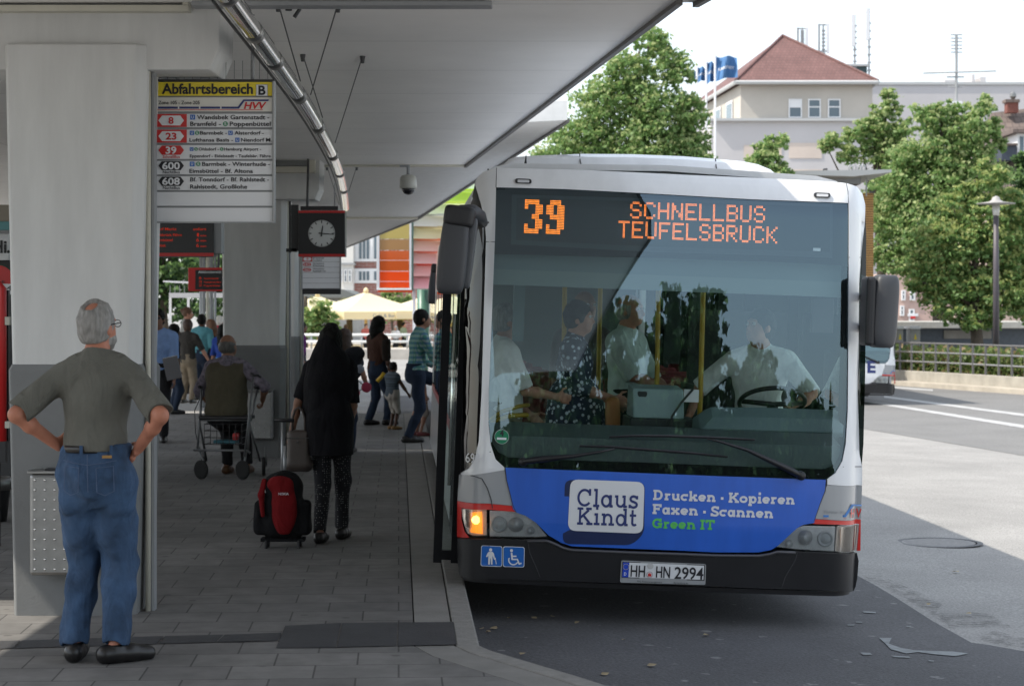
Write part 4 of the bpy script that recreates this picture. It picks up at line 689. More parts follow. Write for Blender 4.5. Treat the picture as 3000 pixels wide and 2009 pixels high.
for x in (995, 1008, 1021): window(r, x, 790, x+9, 826, Y-.85, t=.05)
Y = 104.; r = empty('market_hall', (X(950,Y), Y+4, 0), label='low dark roofed market building at the left of the parasols', cat='building'); b = MB(); panel(b, 760, 872, 1060, 1010, Y, mat('hall_wall', (.30, .30, .29), .7, var=.2, scale=1.5), 6.); b.build('wall', r); b = MB(); a = at(750, 872, Y-1); c = at(1062, 842, Y-1); b.loft([[Vector((a.x, y, a.z)), Vector((a.x, y, c.z)), Vector((X(1010, Y), y, c.z-.1)), Vector((c.x, y, a.z))] for y in (Y-1, Y+7)], mat('hall_roof', (.13, .14, .135), .7)); fix_normals(b.build('roof', r))
for k in range(9): window(r, 880+k*18, 880, 893+k*18, 900, Y-.02, t=.05)
# things left of the first pillar
Y = 19.; r = empty('snack_kiosk', (X(-60,Y), Y+1, PF), label='snack kiosk with a white name board, glimpsed left of the nearest pillar', cat='kiosk'); b = MB(); panel(b, -300, 675, 30, 1440, Y+.6, mat('kiosk_wall', (.05, .05, .052), .6), 1.6); b.build('wall', r); b = MB(); panel(b, -300, 684, 24, 762, Y+.5, SIGNW, .08); ptext(b, 'Hi', INK, -22, 740, Y+.49, 35, 19, .03); ptext(b, '.', INK, 20, 740, Y+.49, 35, None, .03); b.build('name_board', r)
b = MB(); panel(b, -300, 600, 34, 648, Y+.4, mat('kiosk_beige', (.30, .27, .22), .7), .1); panel(b, -300, 649, 30, 674, Y+.42, mat('kiosk_teal', (.10, .30, .32), .4), .1); panel(b, -300, 675, 30, 683, Y+.42, GREY, .1); b.build('fascia', r)
c = at(-8, 828, Y+.3); b = MB(); b.poly([c+Vector((.19*math.cos(k*.2618), 0, .19*math.sin(k*.2618))) for k in range(24)], mat('logo_green', (.01, .05, .03), .5)); b.poly([c+Vector((.175*math.cos(k*.2618), -.004, .175*math.sin(k*.2618))) for k in range(24)], SIGNR); b.poly([c+Vector((.16*math.cos(k*.2618-3.3)+.0, -.008, .16*math.sin(k*.2618-3.3)-.03)) for k in range(14)], SIGNW); b.poly([c+Vector((.075*math.cos(k*.2618), -.012, .06*math.sin(k*.2618)-.09)) for k in range(24)], mat('logo_leaf', (.03, .12, .04), .5))
for k, t in enumerate('SEA'): b.text(t, INK, c+Vector((-.015+.055*k, -.013, -.012-.012*k*k)), Vector((1, 0, -.25*k)).normalized(), Vector((.25*k, 0, 1)).normalized(), .045, None, .02)
b.build('round_logo', r)
Y = 14.5; r = empty('display_case', (X(-10,Y), Y+.1, PF), label='red framed display case post left of the nearest pillar', cat='display case'); b = MB(); b.tube([at(8, 1292, Y), at(8, 845, Y), at(2, 836, Y), at(-60, 836, Y)], .028, SIGNR, 12); b.build('frame', r, smooth=True); b = MB(); panel(b, -200, 1292, 16, 1355, Y-.02, BLACK, .06); panel(b, -200, 850, 24, 1292, Y+.06, mat('case_dark', (.012, .012, .013), .3), .05); b.tube([at(-10, 1355, Y), (X(-10, Y), Y, PF)], .03, BLACK, 8); b.build('backing', r)
b = MB(); panel(b, 14, 928, 27, 952, Y-.03, CREAM, .05); b.build('clamp', r); b = MB(); panel(b, 14, 1234, 28, 1254, Y-.03, CREAM, .05); b.build('clamp', r)
Y = 16.; r = empty('waste_bin', (X(-20,Y), Y+.2, PF), label='steel banded bin partly hidden left of the nearest pillar', cat='bin'); b = MB(); c = at(-20, 0, Y+.2); b.lathe([(.11, PF), (.14, Z(1440, Y)), (.15, Z(1410, Y))], BLACK, c=(c.x, c.y, 0), n=24); b.build('body', r, smooth=True); b = MB(); b.lathe([(.155, Z(1440, Y)), (.155, Z(1404, Y)), (.13, Z(1403, Y)), (.13, Z(1440, Y))], STEEL, c=(c.x, c.y, 0), n=24); b.build('steel_band', r, smooth=True)
# white shelter, parked car and red parasol seen under the canopy
Y = 57.; r = empty('shelter', (X(580,Y), Y+1, 0), label='white bus shelter with a thin roof beyond the platform', cat='shelter'); b = MB(); a = at(478, 826, Y); c = at(760, 838, Y); b.loft([[a, a+Vector((0, 0, .04)), c+Vector((0, 0, .06)), c], [v+Vector((0, 2, 0)) for v in (a, a+Vector((0, 0, .04)), c+Vector((0, 0, .06)), c)]], SIGNW); fix_normals(b.build('roof', r)); b = MB(); panel(b, 495, 858, 780, 872, Y, mat('shelter_white', (.5, .5, .52), .5), .15)
for px in (498, 512, 526, 540): panel(b, px-.7, 836, px+.7, 858, Y+.05, ALU, .03)
b.build('beam', r)
for px in (498, 551, 700): b = MB(); panel(b, px-3, 872, px+3, 1035, Y, SIGNW, .1); b.build('post', r)
# ================================================================ the bus
BO = Vector(((1932-1500)*12.35/FP, 12.35, 0)); BYAW = math.atan(.0582); BROLL = R(2.1)
BM = Matrix.Translation(BO) @ Matrix.Rotation(BYAW, 4, 'Z') @ Matrix.Rotation(BROLL, 4, 'Y'); BMI = BM.inverted()
HW_ = 1.275
def F(u, v):
    """depth of the curved front skin behind the foremost point, at u across and v up"""
    a = abs(u); w = .05*(min(a, 1.3)/1.25)**2
    if a > 1.10: c = min((a-1.10)/.182, 1); w += .20*(1-math.sqrt(max(0, 1-c*c)))
    if v > .93: w += .055*(v-.93)
    if v > 2.62: c = min((v-2.62)/.33, 1); w += .30*(1-math.sqrt(max(0, 1-c*c)))
    if v < .6: w += .10*(.6-v)
    return w
def uv(px, py, off=0.):
    Y = 12.4
    for _ in range(12):
        p = BMI @ at(px, py, Y); Y += (F(p.x, p.z)-off-p.y)*.9
    return (p.x, p.z)
def S(u, v, off=0.): return Vector((u, F(u, v)-off, v))
def chaikin(pts, n=1, keep=()):
    for _ in range(n):
        out = []; m = len(pts)
        for i in range(m):
            a, b_ = pts[i], pts[(i+1) % m]; out += [(a[0]*.75+b_[0]*.25, a[1]*.75+b_[1]*.25), (a[0]*.25+b_[0]*.75, a[1]*.25+b_[1]*.75)]
        pts = out
    return pts
def skin(name, pts, off, m, parent, thick=.02, px=True, step=.05, smooth=True, bev=0., holes=()):
    """a panel cut to an outline and bent over the curved front of the bus"""
    if px: pts = [uv(*p) for p in pts]
    bm = bmesh.new(); V_ = [bm.verts.new((u, 0, v)) for u, v in pts]
    for t in tessellate_polygon([[Vector((u, v, 0)) for u, v in pts]]): bm.faces.new([V_[i] for i in t])
    us = [p[0] for p in pts]; vs = [p[1] for p in pts]
    k = math.ceil(min(us)/step)*step
    while k < max(us): bmesh.ops.bisect_plane(bm, geom=bm.verts[:]+bm.edges[:]+bm.faces[:], plane_co=(k, 0, 0), plane_no=(1, 0, 0)); k += step
    if max(vs) > 2.6 or max(vs)-min(vs) > .5:
        k = math.ceil(min(vs)/step)*step
        while k < max(vs): bmesh.ops.bisect_plane(bm, geom=bm.verts[:]+bm.edges[:]+bm.faces[:], plane_co=(0, 0, k), plane_no=(0, 0, 1)); k += step*(1 if k > 2.55 else 3)
    bmesh.ops.recalc_face_normals(bm, faces=bm.faces)
    if sum(f.normal.y for f in bm.faces) > 0: bmesh.ops.reverse_faces(bm, faces=bm.faces)
    for v in bm.verts: v.co.y = F(v.co.x, v.co.z)-off
    if thick:
        g = bmesh.ops.extrude_face_region(bm, geom=bm.faces[:]); nv = [e for e in g['geom'] if isinstance(e, bmesh.types.BMVert)]
        for v in nv: v.co.y += thick
        for f in bm.faces: pass
        bmesh.ops.recalc_face_normals(bm, faces=bm.faces)
    me = bpy.data.meshes.new(name); bm.to_mesh(me); bm.free(); me.materials.append(m)
    if smooth: me.polygons.foreach_set('use_smooth', [True]*len(me.polygons))
    o = link(name, me, parent)
    if smooth: e = o.modifiers.new('e', 'EDGE_SPLIT'); e.split_angle = R(40)
    return o
def absorb(o, b):
    """adds flat lettering to the mesh of the panel it is printed on"""
    me = o.data; bm = bmesh.new(); bm.from_mesh(me); n0 = len(me.materials); V_ = [bm.verts.new(v) for v in b.v]
    for m in b.mats: me.materials.append(m)
    for f, k in zip(b.f, b.m):
        try: q = bm.faces.new([V_[i] for i in f]); q.material_index = n0+k; q.smooth = False
        except ValueError: pass
    bm.to_mesh(me); bm.free()
def simple(name, b, parent, **k): return b.build(name, parent, world=False, **k)
B_WHITE = mat('bus_white', (.74, .75, .765), .28, coat=.5, var=.045, scale=2.5, stretch=(4, 4, .8)); B_GREY = mat('bus_grey', (.33, .34, .35), .3, coat=.5); B_RED = mat('bus_red', (.62, .02, .015), .3, coat=.4)
B_BLUE = mat('ad_blue', (.022, .115, .55), .32, var=.10, scale=1.2, stretch=(6, 6, 1), coat=.2); B_BLK = mat('bumper_black', (.012, .012, .014), .38, var=.2, scale=3); B_FRIT = mat('black_frit', (.004, .0045, .006), .6, spec=.2)
MIRR = mat('mirror_grey', (.050, .052, .058), .48, bump=.05, bscale=400); GLASS = glassmat('windscreen_glass', (.90, .97, .95), .14, coat=(.62, .84, 1)); SIDEG = glassmat('side_glass', (.85, .92, .90), .06); LENS = glassmat('lamp_lens', (.9, .92, .92), .12)  # windscreen coat: blue of a clear sky painted into the reflection tint
CHR = mat('reflector', (.85, .86, .87), .35, .25); INTG = mat('interior_grey', (.16, .19, .19), .7); INTD = mat('interior_dark', (.03, .034, .036), .7); DASH = mat('dash_teal', (.16, .23, .24), .6); YEL = mat('handrail_yellow', (.42, .27, .01), .45)
SEATM = mat('seat_fabric', (.16, .025, .03), .9, var=.4, scale=30)
BUS = empty('city_bus', BO, (0, BROLL, BYAW), 'white city bus with route 39 display and blue advert, nearest to the viewer', 'bus', 'white city buses')
r = BUS
# white front frame: roof brow and the two pillars
frame = [(1350,1386),(1374,1372),(1391,1345),(1403,1290),(1411,1150),(1418,900),(1424,700),(1421,655),(1410,600),(1398,560),(1391,538),(1397,522),(1412,507),(1432,497),(1458,492),(1700,498),(2000,512),(2250,523),(2420,531),(2480,537),(2508,546),(2526,566),(2535,600),(2533,660),(2524,740),(2517,830),(2516,1000),(2516,1250),(2518,1330),(2526,1368),(2526,1421),(2424,1419),(2424,1403),(2448,1385),(2468,1350),(2478,1300),(2484,1200),(2486,900),(2486,595),(2200,584),(1900,567),(1650,554),(1453,549),(1450,700),(1442,900),(1432,1150),(1431,1240),(1437,1300),(1452,1345),(1478,1369),(1478,1376),(1350,1390)]
skin('front_frame', frame, 0, B_WHITE, r, .05, step=.04)
# seams in the frame
b = MB(); SEAM = mat('seam', (.05, .05, .055), .8)
def pline(b, pts, m, rad=.0022, off=.001): b.tube([S(*uv(*p, off), off) for p in pts], rad, m, 5)
pline(b, [(1455,492),(1454,520),(1453,549)], SEAM); pline(b, [(1422,708),(1450,709)], SEAM); pline(b, [(2486,595),(2484,560),(2479,537)], SEAM, .0018); pline(b, [(2487,754),(2521,754)], SEAM); pline(b, [(1391,1322),(1438,1323)], SEAM); pline(b, [(2470,1367),(2524,1366)], SEAM)
for p in ((1430,652),(1430,497)): q = S(*uv(*p), .002); b.lathe([(.006, -.002), (.006, .002), (.001, .002)], SEAM, n=8, M=Matrix.Translation(q) @ Matrix.Rotation(R(90), 4, 'X'))
simple('seam', b, r)
# grey corners, red stripes, blue advert
skin('corner_panel', [(1345,1390),(1478,1376),(1484,1410),(1492,1440),(1504,1481),(1430,1474),(1340,1466)], -.002, B_GREY, r); skin('corner_panel', [(2424,1420),(2526,1422),(2522,1520),(2388,1519),(2404,1470),(2416,1436)], -.002, B_GREY, r)
skin('red_stripe', [(1340,1467),(1430,1475),(1504,1482),(1511,1499),(1432,1492),(1352,1487),(1352,1520),(1361,1556),(1375,1574),(1339,1572)], -.001, B_RED, r); skin('red_stripe', [(2388,1520),(2522,1521),(2521,1612),(2511,1613),(2518,1534),(2455,1536),(2382,1534)], -.001, B_RED, r)
b = MB(); pline(b, [(1346,1392),(1385,1393),(1412,1402),(1428,1430),(1438,1460),(1443,1488)], SEAM, .003); simple('panel_gap', b, r); b = MB(); pline(b, [(1480,1370),(1484,1405),(1503,1480),(1512,1500)], SEAM, .004); simple('panel_gap', b, r); b = MB(); pline(b, [(2422,1403),(2417,1438),(2402,1475),(2384,1528)], SEAM, .004); simple('panel_gap', b, r)
adp = [(1481,1369),(1600,1374),(1750,1380),(1900,1386),(2100,1394),(2300,1401),(2419,1405),(2416,1437),(2402,1474),(2385,1531),(2353,1536),(2335,1546),(2317,1562),(2281,1596),(2258,1610),(2222,1617),(2100,1617),(2000,1612),(1843,1606),(1675,1599),(1644,1589),(1607,1567),(1571,1531),(1540,1510),(1512,1500),(1503,1490),(1492,1440),(1484,1405)]
ad = skin('advert_panel', adp, .004, B_BLUE, r)
PLATE = mat('ad_white', (.70, .71, .73), .4); PSH = mat('ad_shadow', (.010, .022, .085), .4); LETW = mat('ad_letter', (.66, .67, .70), .4); LETG = mat('ad_green', (.10, .50, .10), .4)
def rrect(pts, rad, n=5):
    """rounded quadrilateral"""
    out = []; m = len(pts)
    for i in range(m):
        p = Vector(pts[i]); a = (Vector(pts[i-1])-p).normalized()*rad; c = (Vector(pts[(i+1) % m])-p).normalized()*rad
        for k in range(n+1): t = k/n; q = (p+a)*(1-t)**2+p*2*t*(1-t)+(p+c)*t*t; out.append((q.x, q.y))
    return out
skin('advert_shadow', rrect([(1655,1404),(1889,1412),(1887,1562),(1850,1596),(1648,1592)], 22), .0055, PSH, r, 0); adplate = skin('advert_plate', rrect([(1671,1403),(1888,1411),(1883,1562),(1663,1553)], 24), .007, PLATE, r, 0)
# slab serif letters drawn as strokes
def arc(cx, cy, rx, ry, a0, a1, n=14): return [(cx+rx*math.cos(R(a0+(a1-a0)*i/n)), cy+ry*math.sin(R(a0+(a1-a0)*i/n))) for i in range(n+1)]
def glyphs(t):
    """each glyph: width, strokes; capitals are 1 tall, small letters .7; t is the stroke weight"""
    h = t/2; x = .70; s = .11+t*.25; o = x/2
    def V(cx, y0, y1): return [(cx, y0), (cx, y1)]
    def H(x0, x1, y): return [(x0, y), (x1, y)]
    lo, hi = h*.9, 1-h*.9; xl = x-h*.9
    return {
    'C': (.92, [arc(.48, .5, .40-h*.2, .5-h, 38, 322, 22), V(.80, .62, 1.0)]), 'G': (1.0, [arc(.48, .5, .40-h*.2, .5-h, 38, 325, 22), V(.80, .64, 1.0), V(.82, .05, .46), H(.52, .98, .46)]),
    'l': (.38, [V(.19, 0, 1.02), H(.03, .19, 1.02-h), H(.0, .38, h)]), 'i': (.38, [V(.19, 0, x), H(.03, .19, x-h), H(.0, .38, h), [(.19-h*1.1, .985), (.19+h*1.1, .985)]]),
    'a': (.74, [arc(.32, o, .32-h, o-h*.8, 0, 360, 22), V(.60, 0, x), H(.60, .74, h), H(.50, .60, x-h)]), 'u': (.80, [[(.16, x), (.16, .28)]+arc(.38, .28, .22, .28-h, 180, 300, 10)+[(.60, .22)], V(.62, 0, x), H(.02, .16, x-h), H(.48, .62, x-h), H(.62, .78, h)]),
    's': (.56, [arc(.28, .52, .19, .18-h*.5, 30, 180, 9)+arc(.28, .52, .19, .18-h*.3, 180, 270, 5)[1:]+arc(.28, .19, .21, .19-h*.6, 90, -150, 14)[1:], V(.49, .50, x), V(.05, 0, .20)]),
    'K': (.98, [V(.18, 0, 1), H(.0, .38, lo), H(.0, .38, hi), [(.20, .40), (.74, 1-t)], [(.38, .56), (.80, t*.8)], H(.56, .92, hi), H(.60, 1.0, lo)]), 'k': (.82, [V(.17, 0, 1.02), H(.02, .17, 1.02-h), H(0, .34, h), [(.18, .27), (.58, x-t)], [(.34, .42), (.64, t*.8)], H(.44, .76, x-h), H(.48, .84, h)]),
    'n': (.84, [V(.18, 0, x), H(.02, .18, x-h), H(.0, .36, h), [(.18, .36)]+arc(.42, .40, .23, .30-h, 170, 0, 12)+[(.65, 0)], H(.48, .84, h)]), 'r': (.58, [V(.18, 0, x), H(.02, .18, x-h), H(.0, .38, h), [(.18, .34)]+arc(.42, .36, .24, .34-h, 175, 60, 9)]),
    'd': (.80, [arc(.33, o, .33-h, o-h*.8, 0, 360, 22), V(.63, 0, 1.02), H(.47, .63, 1.02-h), H(.63, .79, h)]), 'p': (.80, [arc(.47, o, .33-h, o-h*.8, 0, 360, 22), V(.17, -.28, x), H(.02, .17, x-h), H(.0, .36, -.28+h)]),
    't': (.46, [[(.18, .95), (.18, .20)]+arc(.31, .20, .13, .20-h, 180, 330, 8), H(0, .42, x-h)]), 'c': (.66, [arc(.33, o, .31-h*.4, o-h, 45, 318, 16), V(.56, .46, x)]), 'e': (.70, [arc(.35, o, .33-h*.6, o-h, 0, 320, 20), H(.06, .66, o-.01)]), 'o': (.72, [arc(.36, o, .35-h*.6, o-h, 0, 360, 22)]),
    'D': (.98, [V(.19, 0, 1), H(.0, .45, lo), H(.0, .45, hi), arc(.44, .5, .46-h, .5-h*.9, 90, -90, 16)]), 'F': (.82, [V(.19, 0, 1), H(.0, .40, lo), H(.0, .78, hi), H(.19, .60, .52), V(.74, .70, 1), V(.57, .38, .66)]), 'x': (.80, [[(.16, t*.7), (.62, x-t*.7)], [(.16, x-t*.7), (.62, t*.7)], H(0, .32, h), H(.46, .80, h), H(.0, .32, x-h), H(.46, .78, x-h)]),
    'S': (.72, [arc(.36, .74, .26, .26-h*.8, 30, 180, 9)+arc(.36, .74, .26, .25, 180, 270, 5)[1:]+arc(.36, .26, .28, .26-h*.7, 90, -150, 14)[1:], V(.63, .70, 1.0), V(.06, 0, .30)]), 'I': (.44, [V(.22, 0, 1), H(0, .44, lo), H(0, .44, hi)]), 'T': (.86, [V(.43, 0, 1), H(.22, .64, lo), H(.0, .86, hi), V(.04+h*.3, .68, 1), V(.82-h*.3, .68, 1)]),
    '·': (.34, [[(.17-h*1.2, .38), (.17+h*1.2, .38)]]), ' ': (.26, [])}
def slab_text(b, s, m, p0, p1, cap, t, off):
    """s from pixel p0 to pixel p1 along its baseline, capitals cap pixels tall"""
    g = glyphs(t); tot = sum(g[c][0]+.10 for c in s)-.10; x = 0; u0, v0 = uv(*p0); u1, v1 = uv(*p1); ch = cap*12.4/FP; k = 0
    for c in s:
        wd, st = g[c]
        for q in st:
            tt = t*(1.25 if (c == '·' or (c == 'i' and q[0][1] > .9 and len(q) == 2 and q[0][1] == q[1][1])) else 1); n = len(q); A = []; B_ = []
            for i, p in enumerate(q):
                a = Vector(q[max(i-1, 0)]); e = Vector(q[min(i+1, n-1)])
                if q[0] == q[-1] and i in (0, n-1): a, e = Vector(q[n-2]), Vector(q[1])
                d = (e-a).normalized(); nn = Vector((-d.y, d.x))*tt/2; A.append(Vector(p)+nn); B_.append(Vector(p)-nn)
            vs = [S(u0+(u1-u0)*(x+p.x)/tot, v0+(v1-v0)*(x+p.x)/tot+p.y*ch, off+.00025*k) for p in A+B_]; b.add(vs, [(i, i+n, i+n+1, i+1) for i in range(n-1)], m); k = (k+1) % 9
        x += wd+.10
b = MB(); slab_text(b, 'Claus', NAVY, (1689,1482), (1868,1488), 52, .14, .0085); slab_text(b, 'Kindt', NAVY, (1690,1535), (1864,1541), 50, .14, .0085); absorb(adplate, b)
b = MB(); slab_text(b, 'Drucken · Kopieren', LETW, (1913,1463), (2327,1477), 29, .21, .006); absorb(ad, b)
b = MB(); slab_text(b, 'Faxen · Scannen', LETW, (1911,1504), (2264,1517), 29, .21, .006); absorb(ad, b)
b = MB(); slab_text(b, 'Green IT', LETG, (1910,1546), (2092,1551), 29, .21, .006); absorb(ad, b)
def stext(b, t, m, p0, p1, cap, off, bold=.02):
    u0, v0 = uv(*p0); u1, v1 = uv(*p1); b.text(t, m, None, None, None, cap*12.4/FP, 1.0, bold, fn=lambda x, y: S(u0+(u1-u0)*x, v0+(v1-v0)*x+y, off))
b = MB(); stext(b, 'Partner im', GREY, (2414,1503), (2474,1503), 9, .003, .0); stext(b, 'HVV', B_RED, (2492,1515), (2523,1515), 25, .004, .03)
LOGB = mat('logo_blue', (.03, .18, .50), .4)
for q in ([(2412,1508),(2478,1508),(2478,1514),(2412,1514)], [(2478,1514),(2472,1511),(2494,1477),(2502,1480)], [(2496,1476),(2524,1477),(2524,1482),(2494,1481)]): b.add([S(*uv(*p), .004) for p in q], [(0, 1, 2, 3)], LOGB)
pline(b, [(2412,1518),(2480,1518)], B_RED, .0012, .003); simple('partner_logo', b, r)
# bumper
bump = [(1340,1574),(1375,1576),(1430,1577),(1545,1580),(1603,1580),(1632,1592),(1650,1601),(1676,1607),(1843,1614),(2000,1619),(2100,1623),(2222,1624),(2256,1619),(2276,1612),(2330,1614),(2440,1618),(2507,1617),(2512,1640),(2508,1690),(2503,1716),(2497,1728),(2450,1727),(2100,1714),(1800,1705),(1500,1694),(1360,1688),(1345,1680),(1341,1640)]
skin('bumper', bump, .035, B_BLK, r, .10); b = MB(); LIPM = mat('bumper_edge', (.055, .055, .062), .35)  # edge in lighter grey than the bumper, its highlight put into the colour
b.tube([S(*uv(*p, .035), .037) for p in ((1545,1584),(1603,1584),(1632,1596),(1650,1605),(1676,1611),(1843,1618),(2000,1623),(2100,1627),(2222,1628),(2256,1623),(2276,1616),(2330,1618))], .010, LIPM, 8); simple('bumper_edge', b, r, smooth=True)
b = MB(); pline(b, [(1545,1582),(1552,1620),(1570,1660),(1582,1690)], SEAM, .0025, .036); pline(b, [(2336,1618),(2330,1640),(2300,1690),(2290,1722)], SEAM, .0025, .036); simple('bumper_gap', b, r)
skin('lower_skirt', [(1352,1684),(2495,1722),(2490,1740),(1360,1700)], -.02, B_BLK, r, .05)
# head lamps
def lamp(outl, ind, bul, on, sgn):
    h = skin('headlight', outl, -.032, mat('lamp_housing', (.88, .88, .88), .3, .1, var=.12, scale=25), r, .03); skin('lens', outl, .002, LENS, h, .004); skin('chrome_strip', [outl[0], outl[1], ((outl[1][0]*.8+outl[-1][0]*.2), outl[1][1]*.8+outl[-1][1]*.2), ((outl[0][0]*.8+outl[-2][0]*.2), outl[0][1]*.8+outl[-2][1]*.2)], -.05, CHR, h, .01)
    for (px, py, rad, prof) in bul:
        c = S(*uv(px, py), -.030); M = Matrix.Translation(c) @ Matrix.Rotation(R(90), 4, 'X'); rr = rad*12.4/FP; b = MB()
        if prof == 'proj': b.lathe([(rr*1.25, .0), (rr*1.25, .012), (rr*.95, .016), (rr*.92, .006), (rr*.7, .014), (rr*.01, .022)], mat('projector', (.60, .62, .64), .3, .2), n=24, M=M)
        else: b.lathe([(rr*1.3, .024), (rr*1.0, .012), (rr*.5, .002), (rr*.2, .0), (rr*.2, .016), (rr*.01, .02)], CHR, n=24, M=M)
        simple('reflector', b, h, smooth=True)
    q = skin('turn_signal', ind, -.034, mat('signal_body', (.68, .64, .60), .3), r, .03); skin('lens', ind, .002, glassmat('signal_lens', (.95, .93, .9), .10, .12), q, .004)
    xs_ = [p[0] for p in ind]; ys_ = [p[1] for p in ind]; cx = (min(xs_)+max(xs_))/2+3*sgn; b = MB()
    c = [uv(cx+dx, dy) for dx, dy in ((-18, min(ys_)+12), (20, min(ys_)+9), (22, max(ys_)-4), (-17, max(ys_)-10))]; bm_ = mat('signal_lit' if on else 'signal_dull', (.55, .16, .02) if on else (.62, .42, .30), .25, emit=(1, .30, .02) if on else None, es=1.1, var=.0)
    n = 9
    for i in range(n):
        t0, t1 = i/n, (i+.82)/n; g = lambda t, s_: S(*[(c[0][k]*(1-t)+c[1][k]*t)*(1-s_)+(c[3][k]*(1-t)+c[2][k]*t)*s_ for k in (0, 1)], -.026)
        b.add([g(t0, 0), g(t1, 0), g(t1, 1), g(t0, 1)], [(0, 1, 2, 3)], bm_)
    if on:
        b.lathe([(.001, .012), (.022, .009), (.028, 0)], mat('bulb', (.8, .5, .1), .2, emit=(1, .55, .10), es=4.0), n=12, M=Matrix.Translation(S(*uv(cx+2, (min(ys_)+max(ys_))/2-6), -.024)) @ Matrix.Rotation(R(90), 4, 'X'))
    simple('bulb', b, q)
lamp([(1436,1497),(1480,1498),(1528,1502),(1546,1509),(1564,1524),(1586,1550),(1604,1571),(1570,1573),(1436,1571)], [(1353,1490),(1426,1494),(1427,1568),(1385,1569),(1370,1562),(1361,1540),(1355,1515)], [(1462,1536,19,'proj'),(1512,1536,17,'ref'),(1555,1554,9,'ref')], True, 1)
lamp([(2276,1601),(2300,1578),(2330,1552),(2355,1541),(2450,1543),(2446,1614),(2400,1612),(2330,1608)], [(2456,1542),(2517,1538),(2512,1590),(2508,1613),(2450,1615)], [(2420,1579,19,'proj'),(2360,1574,17,'ref'),(2312,1592,9,'ref')], False, -1)
# windscreen, black surround and route display
gl = [(1453,549),(1650,554),(1900,567),(2200,584),(2486,595),(2486,900),(2484,1200),(2478,1300),(2468,1350),(2448,1385),(2424,1403),(2300,1400),(2100,1392),(1900,1385),(1700,1377),(1478,1369),(1452,1345),(1437,1300),(1431,1240),(1432,1150),(1442,900),(1450,700)]
skin('windscreen', gl, -.008, GLASS, r, 0)
skin('display_surround', [(1453,549),(1650,554),(1900,567),(2200,584),(2486,595),(2486,778),(2300,768),(1900,755),(1600,748),(1449,744)], -.014, B_FRIT, r, .03)
skin('black_surround', [(1431,1240),(1437,1245),(1444,1300),(1460,1325),(1490,1340),(1600,1347),(1900,1356),(2200,1368),(2420,1375),(2450,1362),(2466,1330),(2474,1290),(2478,1200),(2478,800),(2486,790),(2486,900),(2484,1200),(2478,1300),(2468,1350),(2448,1385),(2424,1403),(2300,1400),(2100,1392),(1900,1385),(1700,1377),(1478,1369),(1452,1345),(1437,1300)], -.014, B_FRIT, r, .03)
DSP = mat('display_screen', (.05, .062, .07), .7, spec=.2); d = skin('route_display', [(1500,570),(2440,598),(2440,756),(2300,750),(1900,738),(1497,716)], -.0125, DSP, r, 0); skin('display_face', [(1514,580),(2432,606),(2432,738),(1900,722),(1512,703)], -.0115, mat('display_mesh', (.028, .034, .036), .7, spec=.2), d, 0)
FONT = {'S': '01110,10001,10000,01110,00001,10001,01110', 'C': '01110,10001,10000,10000,10000,10001,01110', 'H': '10001,10001,10001,11111,10001,10001,10001', 'N': '10001,11001,11001,10101,10011,10011,10001', 'E': '11111,10000,10000,11110,10000,10000,11111', 'L': '10000,10000,10000,10000,10000,10000,11111', 'B': '11110,10001,10001,11110,10001,10001,11110', 'U': '10001,10001,10001,10001,10001,10001,01110', 'T': '11111,00100,00100,00100,00100,00100,00100', 'F': '11111,10000,10000,11110,10000,10000,10000', 'R': '11110,10001,10001,11110,10100,10010,10001', 'K': '10001,10010,10100,11000,10100,10010,10001', '3': '11110,10011,00011,00110,00011,10011,11110', '9': '01110,11011,11011,01111,00011,10011,11110'}
def dots(name, text, p0, p1, hpx, sub, m):
    """diode lettering: each pixel of the letter is a small cluster of lit diodes"""
    b = MB(); n = len(text); u0, v0 = uv(*p0); u1, v1 = uv(*p1); hh = hpx*12.4/FP; cols = n*6-1
    for i, ch in enumerate(text):
        for j, row_ in enumerate(FONT[ch].split(',')):
            for k, c in enumerate(row_):
                if c == '1':
                    for a in range(sub):
                        for e in range(sub):
                            x = (i*6+k+(a+.5)/sub)/cols; y = 1-(j+(e+.5)/sub)/7; du = (u1-u0)/cols/sub*.30; dv = hh/7/sub*.34; u = u0+(u1-u0)*x; v = v0+(v1-v0)*x+hh*y; b.add([S(u+du*q, v+dv*z, -.0105) for q, z in ((1, .5), (.5, 1), (-.5, 1), (-1, .5), (-1, -.5), (-.5, -1), (.5, -1), (1, -.5))], [tuple(range(8))], m)
    simple(name, b, d)
dots('diode_number', '39', (1535,683), (1652,687), 100, 3, mat('diodes_bright', (.1, .03, 0), .5, emit=(1, .25, .01), es=1.6)); dots('diode_text', 'SCHNELLBUS', (1846,640), (2242,653), 50, 2, mat('diodes', (.1, .03, 0), .5, emit=(1, .24, .04), es=1.5)); dots('diode_text', 'TEUFELSBRUCK', (1811,696), (2278,714), 50, 2, mat('diodes', (.1, .03, 0), .5, emit=(1, .24, .04), es=1.5))
b = MB(); q = [S(*uv(*p), -.0095) for p in ((2383,726),(2405,727),(2405,736),(2383,735))]; b.add(q, [(0, 1, 2, 3)], SIGNW); simple('small_label', b, d)
